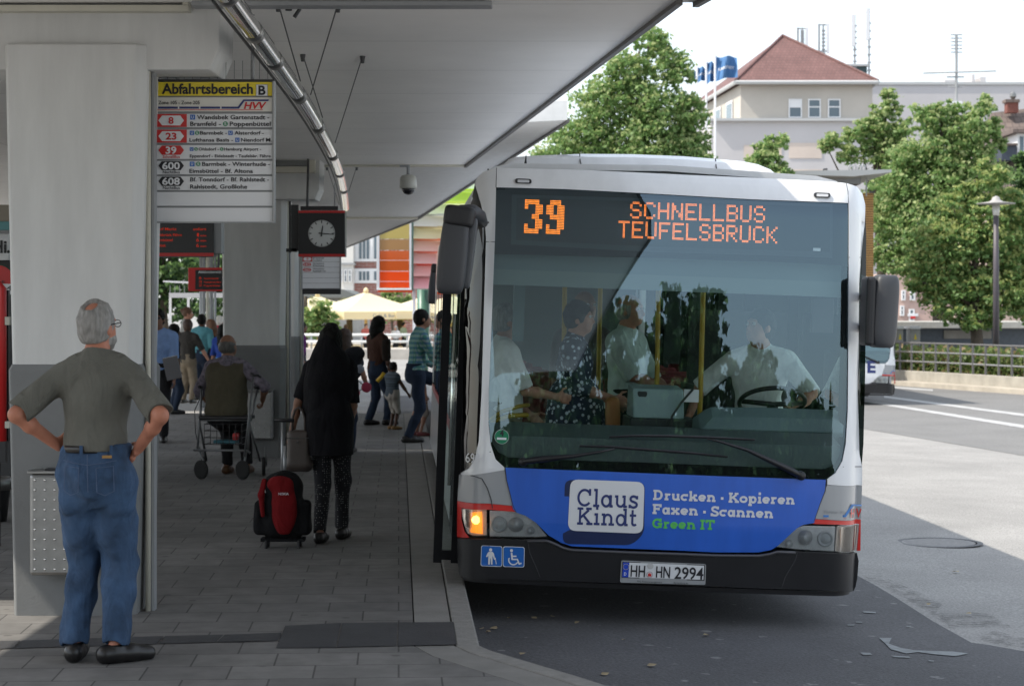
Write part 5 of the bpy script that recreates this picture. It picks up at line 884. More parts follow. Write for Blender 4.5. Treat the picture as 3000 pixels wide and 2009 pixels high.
# marker lights, antenna, roof
for px, py in ((1533,531), (2408,572)):
    m_ = skin('marker_light', rrect([(px-24,py-8),(px+24,py-6),(px+24,py+8),(px-24,py+6)], 7), .012, DARK, r, .02); skin('lens', rrect([(px-17,py-4),(px+17,py-3),(px+17,py+5),(px-17,py+4)], 3), .016, mat('marker_lens', (.55, .56, .58), .15), m_, .006)
def L3(px, py, w):
    """bus-local point seen at this pixel, w behind the front"""
    Y = 12.4+w
    for _ in range(8): p = BMI @ at(px, py, Y); Y += w-p.y
    return p
b = MB(); q = L3(1539, 492, .75); b.tube([q-Vector((0, 0, .05)), q, q+Vector((.002, 0, .09))], [.016, .012, .002], BLACK, 8); simple('aerial', b, r)
b = MB(); q = L3(1900, 494, .8); b.box((q.x-.052, q.y, q.z-.05), (q.x+.052, q.y+.15, q.z+.022), BLACK); simple('roof_sensor', b, r, bevel=.008)
b = MB()
for px, py in ((1784,489), (2018,497)): q = L3(px, py, .8); b.lathe([(.007, -.03), (.007, .006), (.001, .01)], GREY, c=q, n=8)
simple('roof_stud', b, r)
fair = [(1452,488),(1470,481),(1484,467),(1502,460),(1560,456),(1700,451),(1850,452),(2000,458),(2100,466),(2180,473),(2225,482),(2262,497),(2290,519),(2300,540),(1452,520)]
f0 = [L3(px, py, 1.15) for px, py in fair]; b = MB(); rings = [[Vector((p.x*.985, w, p.z-dz)) for p in f0] for w, dz in ((1.0, .12), (1.05, .03), (1.15, 0), (4.5, -.02), (9, -.02), (9.4, .2))]; b.loft(rings, B_WHITE); o = fix_normals(simple('roof_fairing', b, r, smooth=True)); e_ = o.modifiers.new('e', 'EDGE_SPLIT'); e_.split_angle = R(35)
b = MB()
for px, py0, py1 in ((1698,451,497), (2096,466,512)): b.tube([L3(px, py0-1, 1.10), L3(px+2, (py0+py1)/2, 1.02), L3(px+8, py1, .98)], .004, SEAM, 5)
simple('fairing_seam', b, r)
# body behind the front: roof, sides, glass, doors, wheels
BL_ = 12.0; b = MB(); n = 8; prof = [(-HW_, 2.45), (-HW_, 2.62)]+[(-HW_+.22*(1-math.cos(t)), 2.62+.27*math.sin(t)) for t in (.4, .8, 1.2)]+[(-1.0, 2.90), (0, 2.93), (1.0, 2.90)]+[(HW_-.22*(1-math.cos(t)), 2.62+.27*math.sin(t)) for t in (1.2, .8, .4)]+[(HW_, 2.62), (HW_, 2.45)]
b.loft([[Vector((u, w, v)) for u, v in prof]+[Vector((u*.97, w, v-.04)) for u, v in prof[::-1]] for w in (.46, BL_)], B_WHITE); fix_normals(simple('roof', b, r))
for s in (-1, 1):
    b = MB(); x = HW_*s
    if s < 0: b.box((x, 2.35, .30), (x+.05, BL_, .95), B_WHITE); b.box((x, 2.35, .95), (x+.05, BL_, 1.02), B_RED)
    else: b.box((x-.05, .40, .30), (x, BL_, 1.05), B_WHITE)
    b.box((x if s < 0 else x-.05, BL_-.5, 1.05), (x+.05 if s < 0 else x, BL_, 2.47), B_WHITE); simple('side_panel', b, r)
    b = MB()
    for k in range(6): w0 = 2.4+k*1.55 if s < 0 else .55+k*1.85; w1 = w0+1.5 if s < 0 else w0+1.8; b.box((x+.004 if s < 0 else x-.012, w0, 1.04), (x+.012 if s < 0 else x-.004, w1, 2.46), SIDEG)
    simple('side_window', b, r)
    for k in range(7):
        b = MB(); w0 = 2.34+k*1.55 if s < 0 else .49+k*1.85; b.box((x+.001 if s < 0 else x-.05, w0, 1.03), (x+.05 if s < 0 else x-.001, w0+.07, 2.47), B_FRIT); simple('window_pillar', b, r)
# wrap-round corner glass and the front door
CORN = glassmat('corner_glass', (.02, .03, .03), .05); 
skin('corner_glass', [(1391,540),(1398,562),(1410,602),(1421,655),(1424,700),(1418,900),(1411,1150),(1403,1290),(1391,1345),(1374,1371),(1362,1378),(1357,1200),(1360,900),(1366,700),(1378,600)], -.012, CORN, r, 0); skin('corner_glass', [(2535,602),(2533,660),(2524,740),(2517,830),(2516,1000),(2516,1250),(2518,1330),(2526,1366),(2531,1300),(2536,1100),(2538,900),(2539,700)], -.012, CORN, r, 0)
b = MB(); x = -HW_
b.box((x-.012, .30, .33), (x+.03, .40, 2.55), B_FRIT); b.box((x-.012, 1.0, .33), (x+.03, 1.1, 2.5), B_FRIT); b.box((x-.012, 1.62, .33), (x+.03, 1.72, 2.5), B_FRIT); b.box((x-.012, 2.26, .30), (x+.03, 2.36, 2.5), B_FRIT); b.box((x-.012, .40, 2.45), (x+.03, 2.26, 2.55), B_FRIT); b.box((x-.012, .40, .30), (x+.03, 2.26, .40), B_FRIT); dr = simple('front_door', b, r)
b = MB(); b.box((x+.004, .40, .40), (x+.012, 1.0, 2.45), SIDEG); b.box((x+.004, 1.1, .40), (x+.012, 1.62, 2.45), SIDEG); b.box((x+.004, 1.72, .40), (x+.012, 2.26, 2.45), SIDEG); simple('door_glass', b, dr); b = MB(); b.tube([(x-.05, 1.36, .7), (x-.05, 1.36, 1.9)], .014, CHROME, 8); b.tube([(x-.03, .7, .8), (x-.03, .7, 1.8)], .012, STEEL, 8); simple('grab_rail', b, dr, smooth=True)
b = MB(); MH = Matrix.Translation((x-.001, .75, .5)); b.box((x-.020, .42, .34), (x-.012, .98, 1.0), B_WHITE)
simple('door_kick_panel', b, dr); b = MB(); c3 = Vector((x-.024, .78, .74)); b.add([c3+Vector((0, .10*math.cos(t)*k_, .10*math.sin(t)*k_)) for k_ in (1, .8) for t in [i*.3491 for i in range(18)]], [(i, (i+1) % 18, 18+(i+1) % 18, 18+i) for i in range(18)], B_RED); simple('prohibition_ring', b, dr)
b = MB(); u_, v_ = uv(1362, 1348); b.text('6934', SIGNW, None, None, None, .062, .125, .0, fn=lambda a, c: S(-1.262+a*.9, v_-.01+c, .006)); simple('fleet_number', b, r)
WH = mat('tyre', (.015, .015, .015), .85)
for s, dz in ((-1, -.045), (1, .045)):
    for w in (2.75, 8.7):
        o = empty('wheel', (0, 0, 0)); o.parent = r; KIDS.setdefault(r.name, []).append(o); M = Matrix.Translation((s*1.10, w, .48+dz)) @ Matrix.Rotation(R(90), 4, 'Y'); b = MB(); b.lathe([(.30, -.13), (.45, -.13), (.48, -.10), (.48, .10), (.45, .13), (.30, .13)], WH, n=28, M=M); simple('tyre', b, o, smooth=True); b = MB(); b.lathe([(.29, -.10), (.29, .10), (.12, .12 if s > 0 else -.12)], ALU, n=20, M=M); simple('rim', b, o)
# mirrors
def roundbox(b, c, hx, hy, hz, m, rot=None, rad=.05, n=6, shape=None):
    """soft box: a superellipsoid-like loft along z"""
    rings = []; N = 28; M = Matrix.Translation(c) @ (rot or Matrix.Identity(4))
    for j in range(n*2+7):
        t = j/(n*2+6); ph = -1.5708+3.1416*t; cz = math.sin(ph); z = hz*math.copysign(abs(cz)**.45, cz); k = max(abs(math.cos(ph)), .001)**.28; ring = []
        for i in range(N):
            a = 6.2832*i/N; x_ = math.copysign(abs(math.cos(a))**.42, math.cos(a)); y_ = math.copysign(abs(math.sin(a))**.5, math.sin(a)); p = Vector((hx*x_*k, hy*y_*k, z))
            if shape: p = shape(p)
            ring.append(M @ p)
        rings.append(ring)
    b.loft(rings, m)
lm = empty('mirror', (0, 0, 0)); lm.parent = r; KIDS.setdefault(r.name, []).append(lm)
b = MB(); c0, c1 = L3(1328, 618, -.22), L3(1328, 862, -.22); cm = (c0+c1)/2; wpx = 12.1/FP
roundbox(b, cm, 43*wpx, .085, (c0.z-c1.z)/2, MIRR, None, shape=lambda p: Vector((p.x*(1-.12*max(0, p.z/.26))+.016*(p.z/.26), p.y*(1-.25*max(0, p.z/.27)), p.z))); fix_normals(simple('mirror_housing', b, lm, smooth=True))
b = MB(); roundbox(b, L3(1346, 634, -.23), 46*wpx, .075, 30*wpx, mat('mirror_black', (.018, .018, .02), .5), Matrix.Rotation(R(6), 4, 'Y')); b.tube([L3(1350, 625, -.22), L3(1385, 622, -.18), L3(1404, 634, -.08), L3(1416, 654, .04)], [.052, .05, .045, .03], MIRR, 14); fix_normals(simple('mirror_arm', b, lm, smooth=True))
b = MB(); roundbox(b, L3(1374, 742, -.17), 16*wpx, .06, 104*wpx, mat('mirror_light_grey', (.085, .09, .098), .5), Matrix.Rotation(R(5), 4, 'Y')); fix_normals(simple('mirror_edge', b, lm, smooth=True))
rm = empty('mirror', (0, 0, 0)); rm.parent = r; KIDS.setdefault(r.name, []).append(rm)
c0, c1 = L3(2590, 805, .02), L3(2588, 1019, .02); cm = (c0+c1)/2; b = MB(); roundbox(b, cm, 41*wpx, .10, (c0.z-c1.z)/2, MIRR, None, shape=lambda p: Vector((p.x+.006*(p.z/.2), p.y*(1-.4*max(0, p.x/.09)), p.z))); fix_normals(simple('mirror_housing', b, rm, smooth=True)); b = MB(); q0, q1 = L3(2540, 806, -.05), L3(2562, 1019, -.05); b.box((q0.x, -.075, q1.z+.012), (q1.x-.006, .12, q0.z-.008), mat('mirror_black', (.014, .014, .016), .5)); simple('mirror_side', b, rm, bevel=.02); b = MB(); b.tube([L3(2530, 870, .25), L3(2560, 868, .05)], .03, BLACK, 10); b.tube([L3(2528, 960, .25), L3(2560, 950, .05)], .03, BLACK, 10); simple('mirror_arm', b, rm)
# wipers
def wiper(pv, arm, blade):
    wq = empty('wiper', (0, 0, 0)); wq.parent = r; KIDS.setdefault(r.name, []).append(wq); b = MB(); P_ = [S(*uv(*p, .03), o_) for p, o_ in zip([pv]+arm, (.03, .045, .055, .05, .045))]; b.tube(P_, [.019, .022, .012, .008, .006][:len(P_)], BLACK, 8); b.lathe([(.03, 0), (.03, .03), (.02, .04), (.001, .042)], BLACK, n=14, M=Matrix.Translation(S(*uv(*pv), .0)) @ Matrix.Rotation(R(90), 4, 'X')); simple('wiper_arm', b, wq, smooth=True)
    b = MB(); P_ = [S(*uv(*p, .03), .03) for p in blade]; b.tube(P_, [.004]+[.0085]*(len(P_)-2)+[.004], BLACK, 6); b.tube([p+Vector((0, .018, -.006)) for p in P_], .005, BLACK, 6); simple('wiper_blade', b, wq)
wiper((2345,1392), [(2312,1375),(2190,1318),(2110,1293),(2070,1284)], [(1785,1279),(1860,1276),(1960,1277),(2080,1281),(2212,1287)]); wiper((1532,1352), [(1580,1345),(1680,1335),(1760,1322),(1800,1313)], [(1698,1305),(1780,1308),(1900,1317),(2020,1326),(2132,1337)])
# stickers and plate
b = MB(); u_, v_ = uv(1470, 1279); disc = lambda rad, off, m, k=28: b.add([S(u_+rad*math.cos(t), v_+rad*math.sin(t), off) for t in [i*6.2832/k for i in range(k)]], [tuple(range(k))], m)
disc(.046, -.006, SIGNW); disc(.044, -.005, mat('green_badge', (.0, .20, .09), .4)); stext(b, '4', INK, (1464,1277), (1476,1277), 18, -.003, .03); b.add([S(u_+.030*a, v_-.012+.007*c, -.004) for a, c in ((-1, -1), (1, -1), (1, 1), (-1, 1))], [(0, 1, 2, 3)], SIGNW); simple('green_sticker', b, r)
def sticker(name, quad, draw):
    b = MB(); q = rrect(quad, 7); b.add([S(*uv(*p), .0385) for p in q], [tuple(range(len(q)))], SIGNW); c = [(sum(p[0] for p in quad)/4, sum(p[1] for p in quad)/4)][0]; q2 = [(c[0]+(x-c[0])*.945, c[1]+(y-c[1])*.945) for x, y in q]; b.add([S(*uv(*p), .0395) for p in q2], [tuple(range(len(q2)))], BLUE); draw(b); simple(name, b, r)
def poly_on(b, pts, m=SIGNW, off=.041): b.add([S(*uv(*p), off) for p in pts], [tuple(range(len(pts)))], m)
def stick_person(b):
    poly_on(b, [(1436.5+4.6*math.cos(t), 1607.5+5*math.sin(t)) for t in [i*.5236 for i in range(12)]]); poly_on(b, [(1431,1613),(1442,1613),(1446,1618),(1450,1636),(1447,1637),(1442,1624),(1442,1650),(1437.5,1650),(1436.5,1632),(1435.5,1632),(1434,1650),(1429,1650),(1430,1624),(1426,1629),(1423,1627),(1428,1616)]); poly_on(b, [(1449,1630),(1451,1630),(1454,1649),(1452,1649)], off=.0415)
def wheelchair(b):
    poly_on(b, [(1497.5+4.4*math.cos(t), 1609.5+4.6*math.sin(t)) for t in [i*.5236 for i in range(12)]]); A = lambda rr, a: (1503+rr*math.cos(R(a)), 1637+rr*math.sin(R(a))*1.0); o_ = [A(15.5, a) for a in range(20, 216, 14)]; i_ = [A(11.8, a) for a in range(215, 19, -14)]; poly_on(b, o_+i_)
    poly_on(b, [(1495,1616),(1500,1616),(1501,1624),(1512,1624),(1512,1628),(1501.5,1628),(1502,1633),(1516,1633),(1521,1646),(1526,1644),(1527.5,1648),(1519,1651),(1513,1637),(1497,1637)], off=.0415)
sticker('priority_sticker', [(1409,1594),(1471,1597),(1470,1657),(1407,1655)], stick_person); sticker('wheelchair_sticker', [(1473,1597),(1536,1599),(1535,1659),(1472,1657)], wheelchair)
pq = [(1818,1638),(2065,1649),(2063,1709),(1814,1702)]; pl = skin('licence_plate', rrect(pq, 5), .05, mat('plate_frame', (.30, .31, .32), .4), r, .015, smooth=False); b = MB()
poly_on(b, [(1821,1641),(2062,1651),(2060,1697),(1818,1688)], mat('plate_edge', (.03, .03, .03), .4), .0515); poly_on(b, [(1823,1643),(2059,1653),(2057,1694),(1820,1686)], SIGNW, .053); poly_on(b, [(1823,1643),(1841,1644),(1838,1686.5),(1820,1686)], mat('plate_blue', (.01, .06, .5), .4), .054)
stext(b, 'D', SIGNW, (1825,1681), (1832,1681), 9, .055, .02)
for i in range(12): cx, cy = 1831+8*math.cos(i*.5236), 1656+8*math.sin(i*.5236); poly_on(b, [(cx+1.2*math.cos(t), cy+1.2*math.sin(t)) for t in (0, 1.57, 3.14, 4.71)], SIGNY, .055)
stext(b, 'HH', INK, (1844,1684), (1886,1686), 33, .055, .012); stext(b, 'HN', INK, (1918,1687), (1959,1689), 33, .055, .012); stext(b, '2994', INK, (1972,1690), (2056,1693), 34, .055, .012)
for cx, cy, m_, rr in ((1902, 1654, mat('seal_grey', (.5, .5, .5), .4), 9), (1900, 1679, mat('seal_silver', (.40, .36, .40), .4), 9.5), (1900, 1679, SIGNW, 7.5)): poly_on(b, [(cx+rr*math.cos(t), cy+rr*math.sin(t)) for t in [i*.4488 for i in range(14)]], m_, .055+(.0005 if rr < 8 else 0))
poly_on(b, [(1895,1684),(1895,1677),(1897,1674),(1898,1678),(1900,1672),(1902,1678),(1903,1674),(1905,1677),(1905,1684)], SIGNR, .057); stext(b, 'FFG Flottenmanagement', INK, (1864,1701), (1936,1704), 5, .0515, .0); stext(b, 'ffg-hamburg.de', INK, (1970,1705), (2012,1706.5), 5, .0515, .0); absorb(pl, b)
# interior
b = MB(); b.box((-1.2, .35, .30), (1.2, 11.8, .345), INTD); simple('cabin_floor', b, r); b = MB(); b.box((-1.2, .5, 2.34), (1.2, 11.8, 2.38), INTG); b.box((-1.15, .28, 2.18), (1.15, .62, 2.36), DASH); b.box((-1.15, .27, 2.10), (1.15, .32, 2.2), mat('blind_box', (.20, .27, .27), .6)); simple('cabin_ceiling', b, r)
b = MB(); b.box((-1.2, 11.7, .3), (1.2, 11.8, 2.4), INTG); simple('rear_wall', b, r)
dsh = empty('dashboard', (0, 0, 0)); dsh.parent = r; KIDS.setdefault(r.name, []).append(dsh); b = MB(); q0, q1 = L3(1440, 1262, .45), L3(2470, 1320, .45)
b.loft([[Vector((u, w, v)) for w, v in ((F(u, 1.2)+.05, .9), (F(u, 1.2)+.05, 1.14), (.42, 1.20), (.62, 1.20), (.62, .9))] for u in [-1.15+.23*i for i in range(11)]], mat('dash_top', (.13, .17, .17), .7)); fix_normals(simple('dash_top', b, dsh))
b = MB(); q0, q1 = L3(2040, 1185, .7), L3(2460, 1262, .7); b.loft([[Vector((u, w, v)) for w, v in ((.45, q1.z), (.50, q0.z-.06-k), (.60, q0.z-k), (.85, q0.z-.03-k), (.9, q1.z-.3))] for u, k in ((q0.x, .07), (q0.x+.08, .01), (q0.x+.4, 0), (q1.x-.05, 0), (q1.x, .05))], DASH); fix_normals(simple('instrument_cowl', b, dsh, bevel=.01))
c = L3(2262, 1178, .98); M = Matrix.Translation(c) @ Matrix.Rotation(R(-28), 4, 'X'); sw = MB(); sw.tube([M @ Vector((.225*math.cos(t), .225*math.sin(t), 0)) for t in [i*6.2832/36 for i in range(37)]], .016, BLACK, 8, caps=False); sw.tube([M @ Vector((-.21, 0, 0)), M @ Vector((0, -.03, -.03)), M @ Vector((.21, 0, 0))], .018, BLACK, 6); sw.tube([M @ Vector((0, 0, -.03)), M @ Vector((0, -.05, -.35))], .04, BLACK, 8); simple('steering_wheel', sw, dsh, smooth=True)
tk = MB(); q0, q1 = L3(1850, 1135, 1.0), L3(1995, 1225, 1.0); tk.loft([[Vector((u, w, v)) for w, v in ((.85, q1.z), (.92, q0.z), (1.2, q0.z+.02), (1.25, q1.z))] for u in (q0.x, q0.x+.12, q1.x-.02, q1.x)], mat('ticket_machine', (.26, .36, .36), .5)); tk.box((q0.x-.02, .85, .4), (q1.x+.1, 1.3, q1.z), INTD); tk.box((q0.x+.03, .90, q0.z-.09), (q0.x+.10, .93, q0.z-.02), INTD); fix_normals(simple('ticket_machine', tk, r, bevel=.012))
b = MB(); q = L3(2025, 1160, .75); b.box((q.x-.05, .74, q.z-.04), (q.x+.05, .75, q.z+.045), SIGNW); b.tube([L3(1965, 1262, .7), L3(1968, 1220, .72), L3(1995, 1180, .73), L3(2030, 1140, .72)], .008, BLACK, 6); simple('note_holder', b, dsh)
b = MB(); q0, q1 = L3(2376, 872, .55), L3(2436, 976, .55); b.box((q0.x, .5, q1.z), (q1.x, .56, q0.z), mat('sun_visor', (.05, .055, .06), .7)); b.tube([L3(2395, 872, .53), L3(2380, 850, .53), L3(2385, 820, .5)], .01, BLACK, 6); simple('cab_mirror', b, r, bevel=.015)
b = MB(); b.box((.42, 1.55, .345), (.46, 2.3, 1.45), INTD); b.box((.46, 2.24, .345), (1.2, 2.3, 2.0), INTD); simple('cab_partition', b, r)
for i, pts in enumerate(([(2052,1150,1.3),(2060,860,1.3)], [(1925,1110,1.6),(1928,865,1.6)], [(1650,1180,2.2),(1655,790,2.2)], [(1752,1180,2.6),(1760,780,2.6)])):
    b = MB(); a, c = L3(*pts[0]), L3(*pts[1]); b.tube([(a.x, a.y, .34), a, c, (c.x, c.y, 2.36)], .018, YEL, 8); simple('grab_pole', b, r, smooth=True)
b = MB(); b.tube([L3(1434, 1243, .5), L3(1460, 1228, .5), L3(1500, 1217, .52), L3(1545, 1215, .6)], .016, YEL, 8); b.tube([L3(1436, 1232, .7), L3(1470, 1205, .7), L3(1520, 1190, .8), L3(1548, 1186, .9)], .014, YEL, 8); simple('door_rail', b, r, smooth=True)
b = MB(); q0, q1 = L3(1508, 785, .95), L3(1532, 1000, .95); b.box((q0.x, .9, q1.z), (q1.x, .98, q0.z), DASH); simple('door_post', b, r)
for w in (3.3, 4.2, 5.1, 6.0, 7.4, 8.3, 9.2):
    for u in (-.98, -.52, .52, .98):
        s_ = empty('passenger_seat', (0, 0, 0)); s_.parent = r; KIDS.setdefault(r.name, []).append(s_); b = MB(); b.box((u-.2, w, .70), (u+.2, w+.42, .80), SEATM); simple('seat', b, s_, bevel=.03); b = MB(); b.box((u-.2, w+.40, .80), (u+.2, w+.48, 1.42), SEATM); simple('backrest', b, s_, bevel=.03)
b = MB(); q = L3(2210, 1180, 1.75); b.box((q.x-.25, 1.75, .8), (q.x+.25, 1.85, 1.75), INTD); b.box((q.x-.25, 1.35, .8), (q.x+.25, 1.8, .92), INTD); simple('driver_seat', b, r, bevel=.04)
# the other two buses are built like the first
def bus_copy(x, y, z, yaw, roll, label, skip): o = copy_tree(BUS, None, skip); o.location = (x, y, z); o.rotation_euler = (0, R(roll), yaw); o['label'] = label; return o
b2 = bus_copy(X(1277, 26.9)+HW_+.05, 26.9, 0, BYAW, 1.6, 'second white city bus close behind the first, boarded by the man in plaid', ('route_display', 'fleet_number', 'turn_signal'))
b3 = bus_copy(X(2612, 46)-1.27, 45.6, gz(8)+.06, R(1.5), .6, 'far white bus on the road with a blue letter E on its front', ('route_display', 'fleet_number', 'advert_panel', 'advert_plate', 'advert_shadow', 'plate_lettering', 'advert_lettering', 'mirror', 'licence_plate', 'turn_signal'))
b3ad = skin('advert_panel', adp, .004, B_WHITE, b3); b = MB(); b.text('E', NAVY, None, None, None, .26, .20, .04, fn=lambda x, y: S(.62+x, .72+y, .007)); b.text('REISE', NAVY, None, None, None, .26, 1.0, .04, fn=lambda x, y: S(-.45+x, .72+y, .007)) if False else None; absorb(b3ad, b)
b = MB(); b.text('805', SIGNW, None, None, None, .07, .14, .0, fn=lambda a, c: S(-1.262+a*.9, 1.12+c, .006)); simple('fleet_number', b, b2)
# ================================================================ people
class SDF:
    """blended round cones, ellipsoids and boxes turned into one smooth closed skin (surface nets)"""
    def __init__(s): s.p = []; s.cuts = []
    def cone(s, a, b, ra, rb, k=.03): s.p.append(('c', np.array(a, float), np.array(b, float), ra, rb, k)); return s
    def ell(s, c, r, k=.03, M=None): s.p.append(('e', np.array(c, float), np.array(r, float), M, 0, k)); return s
    def box(s, c, h, rad, k=.02, M=None): s.p.append(('b', np.array(c, float), np.array(h, float), M, rad, k)); return s
    def sub_ell(s, c, r, k=.01, M=None): s.p.append(('s', np.array(c, float), np.array(r, float), M, 0, k)); return s
    def chain(s, pts, rs, k=.03):
        for i in range(len(pts)-1): s.cone(pts[i], pts[i+1], rs[i], rs[i+1], k)
        return s
    def cut(s, p, n): s.cuts.append((np.array(p, float), np.array(n, float)/np.linalg.norm(n))); return s     # keeps the side against n
    def mesh(s, h, noise=0., nf=18., seed=0, infl=0.):
        lo = np.full(3, 1e9); hi = -lo; bb = []
        for q in s.p:
            if q[0] == 'c': r = max(q[3], q[4]); a = np.minimum(q[1], q[2])-r; b = np.maximum(q[1], q[2])+r
            else: r = np.linalg.norm(q[2]) if q[3] is not None else q[2]; a = q[1]-r-q[4]; b = q[1]+r+q[4]
            bb.append((a-infl, b+infl))
            if q[0] != 's': lo = np.minimum(lo, a); hi = np.maximum(hi, b)
        lo = lo-3*h-infl; n = np.ceil((hi+3*h+infl-lo)/h).astype(int)+1; D = np.full(n, 1., np.float32); ax = [lo[i]+h*np.arange(n[i]) for i in range(3)]
        for q, (a, b) in zip(s.p, bb):
            k = q[5]; m = k*1.2+2.5*h; i0 = np.maximum(((a-m-lo)/h).astype(int), 0); i1 = np.minimum(((b+m-lo)/h).astype(int)+2, n); sl = tuple(slice(i0[i], i1[i]) for i in range(3))
            if any(i1 <= i0): continue
            P = np.stack(np.meshgrid(*[ax[i][sl[i]] for i in range(3)], indexing='ij'), -1)
            if q[0] == 'c':
                ab = q[2]-q[1]; L2 = ab@ab+1e-12; t = np.clip(((P-q[1])@ab)/L2, 0, 1); d = np.linalg.norm(P-q[1]-t[..., None]*ab, axis=-1)-(q[3]+(q[4]-q[3])*t)
            else:
                Q = P-q[1]
                if q[3] is not None: Q = Q@np.array(q[3])
                if q[0] == 'b': w_ = np.abs(Q)-(q[2]-q[4]); d = np.linalg.norm(np.maximum(w_, 0), axis=-1)+np.minimum(w_.max(-1), 0)-q[4]
                else: k0 = np.linalg.norm(Q/q[2], axis=-1); k1 = np.linalg.norm(Q/q[2]**2, axis=-1); d = k0*(k0-1)/np.maximum(k1, 1e-6)
            E = D[sl]
            if q[0] == 's': d = -d; g = np.clip(.5-.5*(E-d)/k, 0, 1); D[sl] = E*(1-g)+d*g+k*g*(1-g)*1.0
            else: g = np.clip(.5+.5*(E-d)/k, 0, 1); D[sl] = E*(1-g)+d*g-k*g*(1-g)
        D -= infl
        if noise or s.cuts:
            P = np.stack(np.meshgrid(*ax, indexing='ij'), -1)
            if noise:
                rg = np.random.default_rng(seed)
                for f, am in ((nf, 1.), (nf*1.9, .55)):
                    for _ in range(3): w_ = rg.normal(size=3)*f*np.array([1, 1, .8]); D += (noise*am*.6*np.sin(P@w_+2.2*np.sin(P@(rg.normal(size=3)*f*.5))+rg.uniform(0, 6))).astype(np.float32)
            for p, nn in s.cuts: D = np.maximum(D, (P-p)@nn)
        S_ = D < 0; C8 = np.zeros(n-1, int); offs = [(i, j, k) for i in (0, 1) for j in (0, 1) for k in (0, 1)]; v8 = {}
        for o in offs: v8[o] = D[o[0]:n[0]-1+o[0], o[1]:n[1]-1+o[1], o[2]:n[2]-1+o[2]]; C8 += (v8[o] < 0)
        act = (C8 > 0) & (C8 < 8); idx = np.full(n-1, -1); cells = np.argwhere(act); idx[act] = np.arange(len(cells)); pos = np.zeros((len(cells), 3)); cnt = np.zeros(len(cells))
        vals = {o: v8[o][act] for o in offs}
        for o in offs:
            for a in range(3):
                if o[a] == 0:
                    e = list(o); e[a] = 1; e = tuple(e); d0, d1 = vals[o], vals[e]; x = (d0 < 0) != (d1 < 0); t = np.where(x, d0/np.where(x, d0-d1, 1), 0); pt = np.array(o, float)[None]+np.eye(3)[a][None]*t[:, None]; pos[x] += pt[x]; cnt[x] += 1
        V = lo+h*(cells+pos/cnt[:, None]); Fs = []
        for a in range(3):
            b, c = (a+1) % 3, (a+2) % 3; s0 = [slice(None)]*3; s1 = [slice(None)]*3; s0[a] = slice(0, n[a]-1); s1[a] = slice(1, n[a]); x = S_[tuple(s0)] != S_[tuple(s1)]; I = np.argwhere(x); I = I[(I[:, b] > 0) & (I[:, c] > 0) & (I[:, b] < n[b]-1) & (I[:, c] < n[c]-1)]
            def g(db, dc): J = I.copy(); J[:, b] -= db; J[:, c] -= dc; return idx[J[:, 0], J[:, 1], J[:, 2]]
            q = np.stack([g(1, 1), g(0, 1), g(0, 0), g(1, 0)], 1); fl = S_[I[:, 0], I[:, 1], I[:, 2]]; q[~fl] = q[~fl][:, ::-1]; Fs.append(q)
        return V, np.concatenate(Fs)
    def obj(s, name, h, m, parent=None, mats=None, pick=None, **k):
        V, Q = s.mesh(h, **k); me = bpy.data.meshes.new(name); me.vertices.add(len(V)); me.vertices.foreach_set('co', V.astype(np.float32).ravel()); me.loops.add(4*len(Q)); me.loops.foreach_set('vertex_index', Q.astype(np.int32).ravel())
        me.polygons.add(len(Q)); me.polygons.foreach_set('loop_start', np.arange(0, 4*len(Q), 4, dtype=np.int32)); me.polygons.foreach_set('loop_total', np.full(len(Q), 4, dtype=np.int32)); me.polygons.foreach_set('use_smooth', np.ones(len(Q), bool))
        for x in (mats or [m]): me.materials.append(x)
        if pick is not None: me.polygons.foreach_set('material_index', pick(V[Q].mean(1)).astype(np.int32))
        me.update(calc_edges=True); me.validate(); return link(name, me, parent)
def skinmat(name, c): return mat(name, c, .5, var=.12, scale=14, spec=.35)
SKIN = skinmat('skin_light', (.44, .22, .15)); SKINT = skinmat('skin_tanned', (.46, .19, .12)); SKIND = skinmat('skin_dark', (.075, .035, .022)); SKINM = skinmat('skin_medium', (.24, .12, .075))
def cloth(name, c, var=.12, scale=9, bump=.12):
    m = mat(name, c, .9, var=var, scale=scale, bump=bump, bscale=220, spec=.2); n = m.node_tree.nodes; L = m.node_tree.links; b = n['Principled BSDF']; return wrinkle(m)
def wrinkle(m, sc=9, st=.7, stretch=(1, 1, .45)):
    n = m.node_tree.nodes; L = m.node_tree.links; b = n['Principled BSDF']; tc = n.new('ShaderNodeTexCoord'); mp = n.new('ShaderNodeMapping'); mp.inputs['Scale'].default_value = stretch; mp.inputs['Rotation'].default_value = (.5, .4, 0); t = n.new('ShaderNodeTexNoise'); t.inputs['Scale'].default_value = sc; t.inputs['Detail'].default_value = 3; t.inputs['Distortion'].default_value = .8
    bp = n.new('ShaderNodeBump'); bp.inputs['Strength'].default_value = st; bp.inputs['Distance'].default_value = .05; L.new(tc.outputs['Object'], mp.inputs[0]); L.new(mp.outputs[0], t.inputs['Vector']); L.new(t.outputs['Fac'], bp.inputs['Height'])
    if b.inputs['Normal'].links: L.new(b.inputs['Normal'].links[0].from_socket, bp.inputs['Normal'])
    L.new(bp.outputs[0], b.inputs['Normal']); return m
def hairmat(name, c): return mat(name, c, .55, var=.35, scale=60, bump=.35, bscale=150, stretch=(1, 1, .15))
H_BLK = hairmat('black_hair', (.005, .0045, .004)); H_BLK.node_tree.nodes['Principled BSDF'].inputs['Specular IOR Level'].default_value = .15; H_BRN = hairmat('brown_hair', (.045, .022, .012)); H_GRY = hairmat('grey_hair', (.25, .24, .225)); H_WHT = hairmat('white_hair', (.65, .63, .58))
